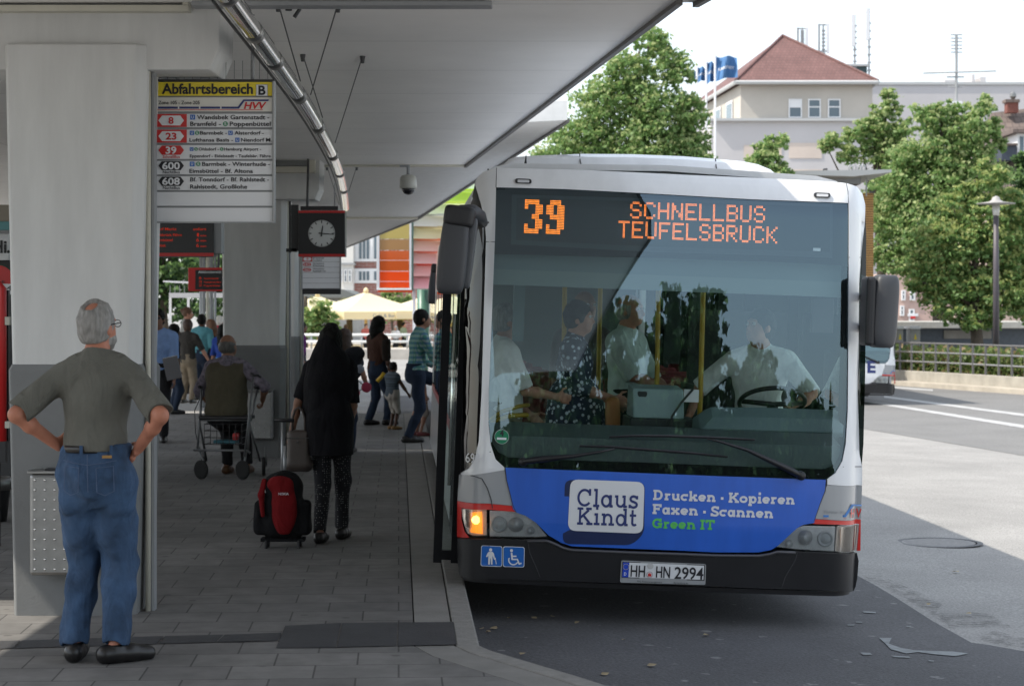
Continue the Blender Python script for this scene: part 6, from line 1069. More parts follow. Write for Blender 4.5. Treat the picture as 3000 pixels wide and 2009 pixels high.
SHOE = mat('black_leather', (.012, .011, .011), .35); EYEM = mat('eye', (.02, .015, .012), .2); EYEW = mat('eye_white', (.6, .6, .58), .3)
V3 = lambda *a: np.array(a, float)
def ik(a, c, l1, l2, pole):
    d = c-a; L = np.linalg.norm(d); L = min(L, (l1+l2)*.999); u = d/np.linalg.norm(d); x = (l1*l1-l2*l2+L*L)/(2*L); hgt = math.sqrt(max(l1*l1-x*x, 0)); p = pole-u*(pole@u); p /= np.linalg.norm(p)+1e-9; return a+u*x+p*hgt, a+u*L
def rot2(v, a): c, s = math.cos(a), math.sin(a); return V3(v[0]*c-v[1]*s, v[0]*s+v[1]*c, v[2])
def person(label, X_, Y_, z0, face, h=1.75, g=1., skin=SKIN, hair=H_BRN, hairstyle='short', shirt=None, sleeve=.5, hem=.50, trouser=None, leg=1., waist=.60, shoes=SHOE, hands=None, poles=None, feet=None, fpole=None, hipz=None, lean=(0, 0), head=(0, 0), res=.011, shirt_noise=.004, trouser_noise=.005, belly=0., sitting=False, curl=.5, skirt=None, handdir=None, group=None, beard=None, glasses=None, sw=1., tw=1., hs=1., fdir=(0, 0), collar=None):
    """local frame: x to the person's right, y ahead, z up; face is the heading in degrees, 0 = away from the viewer, 90 = to the picture's right"""
    H = h; root_loc = Vector((X_, Y_, z0)); hz = (hipz if hipz else .52*H); lx, ly = lean; hip = V3(0, 0, hz)
    ch = hip+V3(lx*.6, ly*.6, .215*H); sh = hip+V3(lx, ly, .298*H); nk = sh+V3(lx*.1, ly*.1+.006, .050*H); hd = nk+V3(0, .018*H, .070*H); hy, hp = R(head[0]), R(head[1])
    cy, sy, cp, sp = math.cos(hy), math.sin(hy), math.cos(hp), math.sin(hp)
    HR = np.array([[cy, sy*1., 0], [-sy, cy, 0], [0, 0, 1]]) @ np.array([[1, 0, 0], [0, cp, -sp], [0, sp, cp]])       # head yaw (positive turns to the right) and pitch
    hm = lambda x, y, z: hd+HR@V3(x, y, z)*H*hs
    shx = .108*H*sw; hx = .052*H; shoul = [sh+V3(s*shx, 0, -.016*H) for s in (-1, 1)]; hipj = [hip+V3(s*hx, 0, -.01*H) for s in (-1, 1)]
    hands = hands or [V3(-.155*H, .03, .46*H), V3(.155*H, .03, .46*H)]; poles = poles or [V3(-.35, -1, 0), V3(.35, -1, 0)]; feet = feet or [V3(-.055*H, 0, 0), V3(.055*H, 0, 0)]; fpole = fpole or [V3(0, 1, 0)]*2
    arms = []; legs = []
    for i in (0, 1):
        e, wv = ik(shoul[i], np.array(hands[i], float), .172*H, .150*H, np.array(poles[i], float)); arms.append((shoul[i], e, wv))
        ank = np.array(feet[i], float)+V3(0, 0, .048*H); kn, an = ik(hipj[i], ank, .245*H, .235*H, np.array(fpole[i], float)); legs.append((hipj[i], kn, an))
    def torso(s, f=0.):
        s.ell(hip+V3(0, -.006*H, .01*H), V3(.094*g, .070*g, .075)*H+f, .05); s.ell(hip+V3(lx*.25, ly*.25+.008*H*belly, .095*H), V3(.080*g+.004*belly, .062*g+.02*belly, .095)*H+f, .06)
        s.ell(ch, V3(.094*g*sw, .064*g, .105)*H+f, .05); s.cone(shoul[0]+V3(.02*H, 0, -.005*H), shoul[1]-V3(.02*H, 0, .005*H), .043*H*g**.5+f, .043*H*g**.5+f, .05); s.cone(sh+V3(0, -.008*H, .0), nk, .048*H+f*.6, .036*H+f*.3, .03)
        for q in shoul: s.cone(nk-V3(0, .004*H, .022*H), nk*.35+q*.65+V3(0, -.004*H, .004*H), .030*H+f*.5, .028*H+f*.5, .03)
    def hand(s, i):
        sh_, e, wv = arms[i]; sg = (-1, 1)[i]; d = (wv-e); d /= np.linalg.norm(d)
        if handdir and handdir[i] is not None: d = np.array(handdir[i], float); d /= np.linalg.norm(d)
        inward = V3(-sg, 0, 0); inward = inward-d*(inward@d); inward /= np.linalg.norm(inward)+1e-6; fw = np.cross(d, inward)*sg; fw /= np.linalg.norm(fw)+1e-6
        if fw[1] < 0 and abs(fw[1]) > .3: fw = -fw
        q = .0
        for t, w_, r_ in ((.012, .016, .013), (.035, .020, .013), (.050, .021, .012)):
            s.cone(wv+d*t*H*.9-fw*w_*H*.75, wv+d*t*H*.9+fw*w_*H*.75, r_*H*.72, r_*H*.72, .012)
        for k, ln in ((-1.5, .030), (-.5, .040), (.5, .043), (1.5, .038)):
            a = wv+d*.052*H+fw*k*.0115*H; c = curl; m1 = a+(d*math.cos(c*.9)+inward*math.sin(c*.9))*ln*.55*H; m2 = m1+(d*math.cos(c*2)+inward*math.sin(c*2))*ln*.55*H; s.cone(a, m1, .0054*H, .0050*H, .004); s.cone(m1, m2, .0050*H, .0042*H, .004)
        a = wv+d*.014*H+fw*.017*H; m1 = a+(d*.5+fw*.75+inward*.25)*.030*H; s.cone(a, m1, .0066*H, .0060*H, .008); s.cone(m1, m1+(d*.8+fw*.3+inward*.3)*.024*H, .0058*H, .0046*H, .004)
    b = SDF(); torso(b, -.004)
    b.cone(nk-V3(0, 0, .02*H), hm(0, -.006, -.045), .034*H*g**.4, .033*H, .015); b.ell(hm(0, -.006, .012), V3(.045, .055, .056)*H*hs, .02, HR); b.ell(hm(0, .016, -.020), V3(.038, .042, .052)*H*hs, .02, HR); b.ell(hm(0, .030, -.048), V3(.024, .022, .018)*H*hs, .015, HR)
    b.cone(hm(0, .052, .004), hm(0, .062, -.018), .0055*H, .0085*H, .008); b.ell(hm(0, .046, .018), V3(.028, .008, .007)*H, .01, HR); b.ell(hm(0, .050, -.037), V3(.015, .006, .005)*H, .006, HR)
    for s_ in (-1, 1): b.ell(hm(s_*.045, -.004, -.008), V3(.007, .013, .019)*H, .006, HR); b.sub_ell(hm(s_*.017, .056, .006), V3(.010, .008, .006)*H, .006, HR)
    for i in (0, 1):
        a, e, wv = arms[i]; gg = g**.6; b.cone(a, e, .030*H*gg, .0225*H*gg, .02); b.ell((e*.65+wv*.35), V3(.0235, .0235, .0235)*H*gg, .02); b.cone(e, wv, .0225*H*gg, .0160*H, .015); hand(b, i)
        hj, kn, an = legs[i]; b.cone(hj, kn, .044*H*gg, .028*H, .03); b.ell(kn*.68+an*.32+V3(0, -.006*H, 0), V3(.027, .028, .055)*H, .02); b.cone(kn, an, .026*H, .019*H, .02); fd = rot2(V3(0, 1, 0), -R(fdir[i])); b.cone(an-V3(0, 0, .02*H), np.array(feet[i])+fd*.09*H+V3(0, 0, .018*H), .022*H, .016*H, .02)
    root = b.obj('person', res, skin); root.location = root_loc; root.rotation_euler = (0, 0, -R(face)); tag(root, label, 'person', group)
    for s_ in (-1, 1):
        e_ = MB(); c = hm(s_*.017, .0485, .006); e_.lathe([(.0005, -.0075*H), (.0052*H, -.0055*H), (.0078*H, 0), (.0052*H, .0055*H), (.0005, .0075*H)], EYEW, c=c, n=10); p = c+HR@V3(0, .0062, 0)*H; e_.lathe([(.0004, -.0035*H), (.0036*H, 0), (.0004, .0035*H)], EYEM, c=p, n=8); e_.build('eye', root, world=False, smooth=True)
    # hair
    hr = SDF(); hb = lambda f=.0, dz=0: hr.ell(hm(0, -.010, .016+dz), V3(.048, .058, .058)*H*hs+f, .01, HR); up = HR@V3(0, 0, 1); fw = HR@V3(0, 1, 0)
    if hairstyle == 'short': hb(.008); hr.ell(hm(0, -.022, -.012), V3(.043, .042, .045)*H+.006, .015, HR); hr.sub_ell(hm(0, .072, -.018), V3(.05, .058, .052)*H, .01, HR); hr.cut(hm(0, 0, -.045), -up)
    elif hairstyle == 'bob': hb(.016); hr.ell(hm(0, -.018, -.015), V3(.056, .055, .055)*H, .02, HR); hr.sub_ell(hm(0, .080, -.022), V3(.042, .060, .055)*H, .01, HR)
    elif hairstyle == 'long':
        hb(.012); hr.chain([hm(0, -.03, .0), hm(0, -.050, -.08), hm(0, -.060, -.17), hm(0, -.062, -.24)], [.055*H, .055*H, .050*H, .030*H], .03); hr.chain([hm(-.035, -.015, 0), hm(-.045, -.03, -.09), hm(-.04, -.05, -.16)], [.022*H, .024*H, .018*H], .03); hr.chain([hm(.035, -.015, 0), hm(.045, -.03, -.09), hm(.04, -.05, -.16)], [.022*H, .024*H, .018*H], .03); hr.sub_ell(hm(0, .075, -.02), V3(.040, .058, .06)*H, .01, HR)
    elif hairstyle == 'shoulder': hb(.018); hr.chain([hm(0, -.025, 0), hm(0, -.040, -.06), hm(0, -.045, -.115)], [.058*H, .062*H, .05*H], .03); hr.sub_ell(hm(0, .082, -.03), V3(.042, .058, .065)*H, .01, HR)
    elif hairstyle == 'bun': hb(.008); hr.ell(hm(0, -.065, .035), V3(.026, .024, .026)*H, .015, HR); hr.sub_ell(hm(0, .072, -.018), V3(.05, .058, .052)*H, .01, HR); hr.cut(hm(0, 0, -.045), -up)
    elif hairstyle == 'balding': hb(.006); hr.ell(hm(0, -.022, -.010), V3(.044, .043, .045)*H*hs+.005, .015, HR); hr.sub_ell(hm(0, .070, -.014), V3(.048, .056, .056)*H*hs, .01, HR); hr.sub_ell(hm(.006, -.042, .074), V3(.026, .030, .028)*H*hs, .012, HR); hr.cut(hm(0, 0, -.046), -up)
    elif hairstyle == 'bald': hr.ell(hm(0, -.012, -.002), V3(.050, .057, .050)*H+.004, .01, HR); hr.sub_ell(hm(0, .065, -.012), V3(.07, .050, .075)*H, .01, HR); hr.sub_ell(hm(0, -.006, .066), V3(.034, .045, .030)*H, .015, HR); hr.cut(hm(0, 0, -.046), -up)
    if hairstyle != 'none': hr.obj('hair', res*.8, hair, root, noise=.003 if hairstyle != 'long' else .005, nf=45, seed=len(label))
    if beard:
        q = SDF(); q.ell(hm(0, .018, -.036), V3(.040, .042, .034)*H*hs, .01, HR); q.ell(hm(0, .032, -.052), V3(.026, .024, .020)*H*hs, .01, HR); q.sub_ell(hm(0, .062, -.0), V3(.030, .040, .034)*H, .01, HR); q.cut(hm(0, -.012, 0), -fw); q.obj('beard', res*.8, beard, root, noise=.002, nf=60)
    if glasses:
        e_ = MB()
        for s_ in (-1, 1):
            c = hm(s_*.019, .063, .006); ring = [c+HR@V3(.014*math.cos(t), 0, .010*math.sin(t))*H for t in [k*.5236 for k in range(13)]]; e_.tube(ring, .0022, BLACK, 5, caps=False)
            if glasses == 'dark': e_.poly(ring[:12], BLACK)
            e_.tube([hm(s_*.033, .061, .008), hm(s_*.048, .03, .008), hm(s_*.050, -.002, .006)], .0028, BLACK, 5)
        e_.tube([hm(-.006, .063, .008), hm(.006, .063, .008)], .002, BLACK, 5); e_.build('glasses', root, world=False)
    # shirt
    if shirt:
        s = SDF(); torso(s, .010)
        for i in (0, 1):
            a, e, wv = arms[i]; t = sleeve*2
            if t <= 1: tip = a+(e-a)*t; s.cone(a, tip+(e-a)*.12, .038*H*g**.5, .036*H*g**.5, .03)
            else: tip = e+(wv-e)*(t-1); s.cone(a, e, .037*H*g**.5, .031*H*g**.5, .03); s.cone(e, tip, .030*H*g**.5, .024*H*g**.5, .02)
            if t < 1.95 and t > 0: s.ends = getattr(s, 'ends', [])+[(tip, (e-a) if t <= 1 else (wv-e))]
        V_ = s; cz = hem*H if not sitting else hip[2]-.04
        s.cut(V3(0, 0, cz), V3(0, 0, -1)); s.cut(nk+V3(0, .0, .004*H), V3(0, .35, 1))
        for tip, d in getattr(s, 'ends', []):
            d = d/np.linalg.norm(d)                                    # flat sleeve ends: shave a ball-shaped region beyond the hem
            s.sub_ell(tip+d*.060*H, V3(.058, .058, .058)*H, .004)
        o = s.obj('shirt', res, shirt, root, noise=shirt_noise, nf=13, seed=len(label)+3)
    if skirt:
        s = SDF(); z1, rr0, rr1, dy = skirt; s.chain([hip+V3(0, 0, .06*H), hip+V3(0, dy*.5, (z1*H-hip[2])*.5), V3(hip[0], hip[1]+dy, z1*H)], [rr0*H, (rr0+rr1)*.5*H, rr1*H], .04); s.cut(V3(0, 0, z1*H), V3(0, 0, -1)); s.obj('skirt', res, trouser, root, noise=.006, nf=12)
    elif trouser:
        s = SDF(); s.ell(hip+V3(0, -.008*H, .0), V3(.098*g, .074*g, .085)*H+.008, .05); s.ell(hip+V3(0, .004*belly*H, .075*H), V3(.085*g, .066*g, .05)*H+.010, .04)
        for i in (0, 1):
            hj, kn, an = legs[i]; en = kn+(an-kn)*leg; s.cone(hj, kn, .060*H*g**.6, .042*H*g**.3*tw, .035); s.cone(kn, en, .042*H*g**.3*tw, .033*H*g**.3*tw, .03)
            d = (an-kn)/np.linalg.norm(an-kn); s.sub_ell(en+d*.066*H, V3(.064, .064, .062)*H, .004)
        s.cut(V3(0, 0, hip[2]+(waist-.52)*H), V3(0, 0, 1)); s.obj('trousers', res, trouser, root, noise=trouser_noise, nf=14, seed=len(label)+9)
    if shoes:
        for i in (0, 1):
            f = np.array(feet[i], float); fd = rot2(V3(0, 1, 0), -R(fdir[i])); s = SDF(); s.chain([f-fd*.030*H+V3(0, 0, .026*H), f+fd*.045*H+V3(0, 0, .024*H), f+fd*.105*H+V3(0, 0, .018*H)], [.028*H, .027*H, .022*H], .02); s.cone(legs[i][2], f+V3(0, 0, .03*H), .025*H, .030*H, .02); s.cut(f+V3(0, 0, .002), V3(0, 0, -1)); s.cut(f+V3(0, 0, .052*H), V3(0, 0, 1)); s.obj('shoe', min(res, .011), shoes, root)
    return root, dict(hm=hm, arms=arms, legs=legs, nk=nk, hip=hip, HR=HR)
JEAN = mat('denim', (.036, .074, .145), .9, var=.42, scale=7, bump=.15, bscale=250); wrinkle(JEAN, 8, .8); KHAKI = cloth('grey_green_jersey', (.135, .133, .115), .10, 5, .2)
# ---- the man with his hands on his hips
SKH = 9.7; gx = X(282, 9.72)
mroot, mi_ = person('grey haired man in a grey green T-shirt and blue jeans, hands on his hips', gx, 9.72, PF, 4, 1.78, 1.05, SKINT, H_GRY, 'balding', KHAKI, .43, .592, JEAN, .955, .612, hands=[V3(-.226, .02, 1.085), V3(.226, .0, 1.065)], poles=[V3(-1, -.80, -.1), V3(1, -.80, -.1)], feet=[V3(-.118, .02, 0), V3(.108, -.03, 0)], fdir=(-6, 52), head=(26, 3), res=.0075, shirt_noise=.006, trouser_noise=.010, belly=.6, tw=1.22, curl=.35, handdir=[V3(.75, .45, -.18), V3(-.45, .35, -.45)], beard=H_GRY, glasses='clear', sw=.97)
mroot.scale = (.95, .97, 1)
b = MB(); wz = .588*1.78; n = 40; rr = lambda t: V3(.169*math.cos(t), .137*math.sin(t)+.006, 0)
b.loft([[Vector(rr(6.2832*i/n)*k+V3(0, 0, z)) for i in range(n)] for k, z in ((1.0, wz), (1.02, wz), (1.02, wz+.036), (1.0, wz+.036))], SHOE, caps=False); b.build('belt', mroot, world=False, smooth=True)
STITCH = mat('denim_seam', (.075, .11, .19), .9); b = MB()
b.tube([V3(0, -.164, wz-.004), V3(.002, -.165, wz-.10), V3(.002, -.156, wz-.19)], .0028, STITCH, 5)
for sx in (-1, 1):
    x0 = sx*.03; q = [V3(sx*.045, -.158, wz-.07), V3(sx*.128, -.128, wz-.062), V3(sx*.132, -.128, wz-.185), V3(sx*.090, -.152, wz-.205), V3(sx*.050, -.158, wz-.19)]; b.tube(q+[q[0]], .0024, STITCH, 5)
b.tube([V3(-.14, -.115, wz-.035), V3(-.07, -.152, wz-.047), V3(0, -.164, wz-.055), V3(.07, -.152, wz-.047), V3(.14, -.115, wz-.035)], .0022, STITCH, 5)
b.build('pocket_seams', mroot, world=False); b = MB(); b.box((.055, -.1535, wz-.022), (.105, -.150, wz-.008), mat('leather_label', (.36, .20, .06), .6), Matrix.Rotation(R(7), 4, 'Z')); b.build('leather_patch', mroot, world=False)
for sx, y in ((-.035, -.152), (.115, -.121)): b = MB(); b.box((sx-.008, y-.004, wz-.012), (sx+.008, y+.004, wz+.04), JEAN); b.build('belt_loop', mroot, world=False)
# ---- woman in black with a trolley bag
DOTS = mat('dotted_cloth', (.012, .012, .015), .9); nt2 = DOTS.node_tree; n2 = nt2.nodes; tc = n2.new('ShaderNodeTexCoord'); vo = n2.new('ShaderNodeTexVoronoi'); vo.inputs['Scale'].default_value = 58; vo.inputs['Randomness'].default_value = .35; rm_ = n2.new('ShaderNodeMapRange'); rm_.inputs[1].default_value = .20; rm_.inputs[2].default_value = .26; mx2 = n2.new('ShaderNodeMix'); mx2.data_type = 'RGBA'; mx2.inputs['A'].default_value = (.24, .24, .24, 1); mx2.inputs['B'].default_value = (.012, .012, .015, 1)
nt2.links.new(tc.outputs['Object'], vo.inputs['Vector']); nt2.links.new(vo.outputs['Distance'], rm_.inputs[0]); nt2.links.new(rm_.outputs[0], mx2.inputs['Factor']); nt2.links.new(mx2.outputs['Result'], n2['Principled BSDF'].inputs['Base Color'])
BLKC = cloth('black_cotton', (.008, .008, .010)); gx = X(968, 14.8)
wroot, wi_ = person('woman in black with a long black head scarf pulling a red trolley backpack', gx, 14.8, PF, 8, 1.63, 1.0, SKINM, H_BLK, 'long', BLKC, .42, .40, DOTS, .93, .60, hands=[V3(-.345, .00, .815), V3(.13, .22, .90)], poles=[V3(-.5, -1, -.2), V3(.4, -1, 0)], feet=[V3(-.05, -.16, .0), V3(.06, .16, 0)], fdir=(0, 4), res=.010, curl=1.1, handdir=[V3(-.4, .35, -.75), None])
s = SDF(); s.chain([V3(.0, -.03, 1.38), V3(0, -.05, 1.15), V3(.01, -.05, .92), V3(.015, -.04, .66)], [.115, .15, .185, .195], .08); s.cone(V3(-.08, -.04, 1.30), V3(-.13, -.02, 1.05), .07, .10, .06); s.cut(V3(0, 0, .655), V3(0, 0, -1)); s.obj('tunic', .011, BLKC, wroot, noise=.006, nf=11)
s = SDF(); s.ell(wi_['hm'](0, -.012, .014), (.086, .100, .100), .03); s.chain([V3(0, -.03, 1.48), V3(0, -.045, 1.36), V3(-.01, -.055, 1.22), V3(-.03, -.06, 1.05)], [.082, .135, .165, .165], .08); s.cone(V3(-.09, -.03, 1.33), V3(-.19, -.02, 1.0), .08, .06, .08); s.cone(V3(.09, -.03, 1.33), V3(.15, -.03, 1.12), .08, .06, .08); s.sub_ell(wi_['hm'](0, .085, -.02), (.07, .09, .10), .02); s.obj('head_scarf', .010, BLKC, wroot, noise=.007, nf=13)
wroot.scale = (.88, .94, 1)
def handbag():
    Y = 14.72; c = at(875, 1312, Y); r = empty('handbag', c-Vector((0, 0, .15)), label='taupe handbag hanging from the arm of the woman in black', cat='handbag'); m = mat('taupe_leather', (.075, .060, .052), .5, var=.12, scale=12); s = SDF(); s.box((0, 0, .145), (.085, .06, .145), .035); s.cone((-.06, 0, .02), (.06, 0, .02), .05, .05, .03); s.obj('bag_body', .009, m, r, noise=.002)
    b = MB()
    for y in (-.03, .03): b.tube([V3(-.045, y, .27)]+[V3(.0+.05*math.cos(t)*1.0, y*.6, .33+.13*math.sin(t)) for t in (2.8, 2.2, 1.57, .9, .3)]+[V3(.05, y, .27)], .0085, m, 8)
    b.build('handle', r, world=False, smooth=True); b = MB(); b.tube([V3(-.08, -.062, .23), V3(.08, -.062, .23)], .004, STEEL, 6); b.lathe([(.001, -.01), (.009, 0), (.001, .01)], STEEL, c=V3(0, -.066, .2), n=8); b.build('clasp', r, world=False)
handbag()
def trolley():
    Y = 14.35; c = at(828, 1590, Y); r = empty('trolley_backpack', Vector((c.x, Y, PF)), label='red and black wheeled backpack pulled by the woman in black', cat='luggage'); bk = cloth('bag_black', (.010, .010, .011)); rd = cloth('bag_red', (.17, .008, .010))
    s = SDF(); s.box((0, .02, .30), (.15, .10, .225), .08); s.ell((-.0, .02, .50), (.11, .10, .07), .05); s.box((-.155, .02, .23), (.055, .08, .13), .04); s.box((.155, .02, .23), (.055, .08, .13), .04); s.obj('bag', .010, bk, r, noise=.004, nf=14); s = SDF(); s.ell((.02, -.075, .30), (.095, .05, .20), .03); s.ell((-.01, -.05, .47), (.10, .06, .07), .04); s.cut((0, 0, .11), (0, 0, -1)); s.obj('front_pocket', .009, rd, r, noise=.002)
    s = SDF(); s.chain([V3(-.13, -.05, .50), V3(-.15, -.075, .40), V3(-.135, -.085, .25)], [.02, .022, .015], .02); s.obj('red_trim', .009, rd, r); b = MB(); b.text('NOKIA', SIGNW, V3(-.015, -.133, .405), EX, EZ, .017, .075, .02, fn=None); b.build('lettering', r, world=False); b = MB(); b.box((-.16, -.03, .05), (.16, .12, .075), bk)
    for sx in (-1, 1): b.lathe([(.02, -.015), (.045, -.015), (.045, .015), (.02, .015)], BLACK, n=16, M=Matrix.Translation((sx*.12, .06, .045)) @ Matrix.Rotation(R(90), 4, 'Y')); b.tube([V3(sx*.12, -.02, .06), V3(sx*.12, -.02, .0)], .014, BLACK, 8)
    b.build('wheel_base', r, world=False); b = MB(); t = at(828, 1232, Y); zt = t.z-PF; b.tube([V3(-.012, .06, .5), V3(-.012, .10, zt-.02)], .011, ALU, 8); b.tube([V3(.006, .06, .5), V3(.006, .08, .75)], .014, ALU, 8); b.build('pull_rod', r, world=False, smooth=True); b = MB(); b.tube([V3(-.075, .10, zt), V3(.075, .10, zt-.005)], .014, BLACK, 8); b.build('grip', r, world=False, smooth=True)
    b = MB(); b.box((-.125, -.06, .415), (-.10, -.052, .44), SIGNW); b.tube([V3(-.06, -.06, .52), V3(-.055, -.075, .47)], .004, STEEL, 5); b.build('zip_tag', r, world=False)
trolley()
# ---- people around the bus stop
P = person
GB = cloth('sky_blue_shirt', (.22, .34, .60)); TRD = cloth('dark_trousers', (.018, .018, .02)); GRT = cloth('dark_grey_top', (.045, .042, .038)); BEI = cloth('beige_trousers', (.20, .165, .12)); TEAL = cloth('teal_shirt', (.09, .26, .30)); WHC = cloth('white_shirt', (.72, .72, .70)); REDC = cloth('red_top', (.40, .02, .05)); BRO = cloth('brown_top', (.055, .026, .018)); JD = cloth('dark_jeans', (.018, .028, .05)); OLV = cloth('olive_vest', (.085, .075, .050))
bl, bi = P('man in sunglasses and a light blue short sleeved shirt carrying a folder', X(463, 26), 26, PF, 172, 1.75, 1.12, SKINM, H_BLK, 'short', GB, .46, .50, TRD, .96, .60, hands=[V3(-.22, .14, .80), V3(.24, -.05, .92)], feet=[V3(-.08, .12, 0), V3(.09, -.18, .0)], glasses='dark', res=.0125, head=(12, 0), sw=1.06)
b = MB(); q = at(512, 1075, 25.75); r_ = empty('folder', q-Vector((0, 0, .16)), (0, R(-13), 0), 'grey folder held by the man in the light blue shirt', 'folder'); b.box((-.10, -.015, 0), (.10, .015, .30), mat('folder_grey', (.13, .13, .14), .5)); b.build('cover', r_, world=False, bevel=.004); b = MB(); b.box((-.09, -.012, .004), (.097, .012, .304), SIGNW); b.build('paper', r_, world=False)
P('curly haired person mostly hidden behind the man in sunglasses', X(440, 29), 29, PF, 165, 1.74, 1.0, SKIN, H_BRN, 'short', cloth('grey_green_shirt', (.14, .17, .14)), .5, .50, TRD, res=.014)
P('woman with a brown hair bun, turned to the side, taller than those around her', X(545, 41), 41, PF, 78, 1.80, 1.0, SKIN, hairmat('auburn_hair', (.10, .045, .02)), 'bun', cloth('pale_grey_shirt', (.30, .30, .28)), .5, .5, TRD, res=.014)
P('woman in a dark grey top and beige trousers reaching to a cart', X(549, 36.7), 36.7, PF, 14, 1.56, 1.12, SKIN, H_BRN, 'bob', GRT, .5, .47, BEI, .97, .60, hands=[V3(-.18, .1, .72), V3(.36, .18, .80)], poles=[V3(-.3, -1, 0), V3(.2, -1, -.3)], res=.013)
P('person with curly black hair just behind the man in sunglasses', X(507, 33), 33, PF, 60, 1.50, 1.0, SKIND, H_BLK, 'bob', BLKC, .5, .47, JD, res=.014)
P('dark haired man in a teal shirt seen from behind', X(590, 38), 38, PF, 15, 1.66, 1.05, SKIND, H_BLK, 'short', TEAL, .5, .44, JD, res=.014)
P('woman with reddish brown hair beside the man in teal', X(620, 39), 39, PF, -60, 1.55, .95, SKIN, hairmat('chestnut_hair', (.12, .05, .02)), 'shoulder', BLKC, .5, .47, JD, res=.014)
P('white haired woman in a red top far behind the queue', X(640, 47), 47, PF-.1, 60, 1.70, 1.0, SKIN, H_WHT, 'bob', REDC, .5, .48, BEI, res=.015)
P('child in a blue top beside the pillar, hidden by the seated man', X(652, 36), 36, PF, 20, 1.48, 1.0, SKINM, H_BLK, 'long', cloth('royal_blue', (.02, .05, .24)), .5, .45, cloth('light_blue_jeans', (.12, .30, .48)), res=.014)
# ---- old man sitting on his walker
Yr = 20.4; xr = X(664, Yr); om, oi = P('balding man in an olive vest sitting on a walker, seen from behind', xr-.02, Yr+.10, PF, 6, 1.72, 1.16, SKINM, hairmat('dark_grey_hair', (.09, .085, .08)), 'bald', cloth('striped_shirt', (.16, .14, .17), .5, 22), .62, .5, TRD, .90, .60, hipz=.66, sitting=True, lean=(.0, .05), head=(25, 6), hands=[V3(-.25, .32, .74), V3(.34, .22, .80)], poles=[V3(-1, -.6, -.3), V3(1, -.6, -.3)], feet=[V3(-.10, .42, 0), V3(.12, .44, 0)], res=.011, shoes=mat('brown_shoe', (.10, .045, .015), .5), belly=1.0)
s = SDF(); h_ = oi['hip']; s.ell(h_+V3(0, -.01, .03), (.232, .18, .15), .05); s.ell(h_+V3(0, .01, .20), (.225, .185, .20), .06); s.ell(h_+V3(0, .03, .38), (.222, .155, .18), .06); s.cone(h_+V3(-.16, .05, .485), h_+V3(.16, .05, .485), .080, .080, .05); s.cut(h_+V3(0, .05, .575), V3(0, .3, 1)); s.cut(h_-V3(0, 0, .06), V3(0, 0, -1)); s.obj('vest', .011, OLV, om, noise=.006, nf=11)
WMET = mat('walker_tube', (.17, .175, .18), .4, .5)
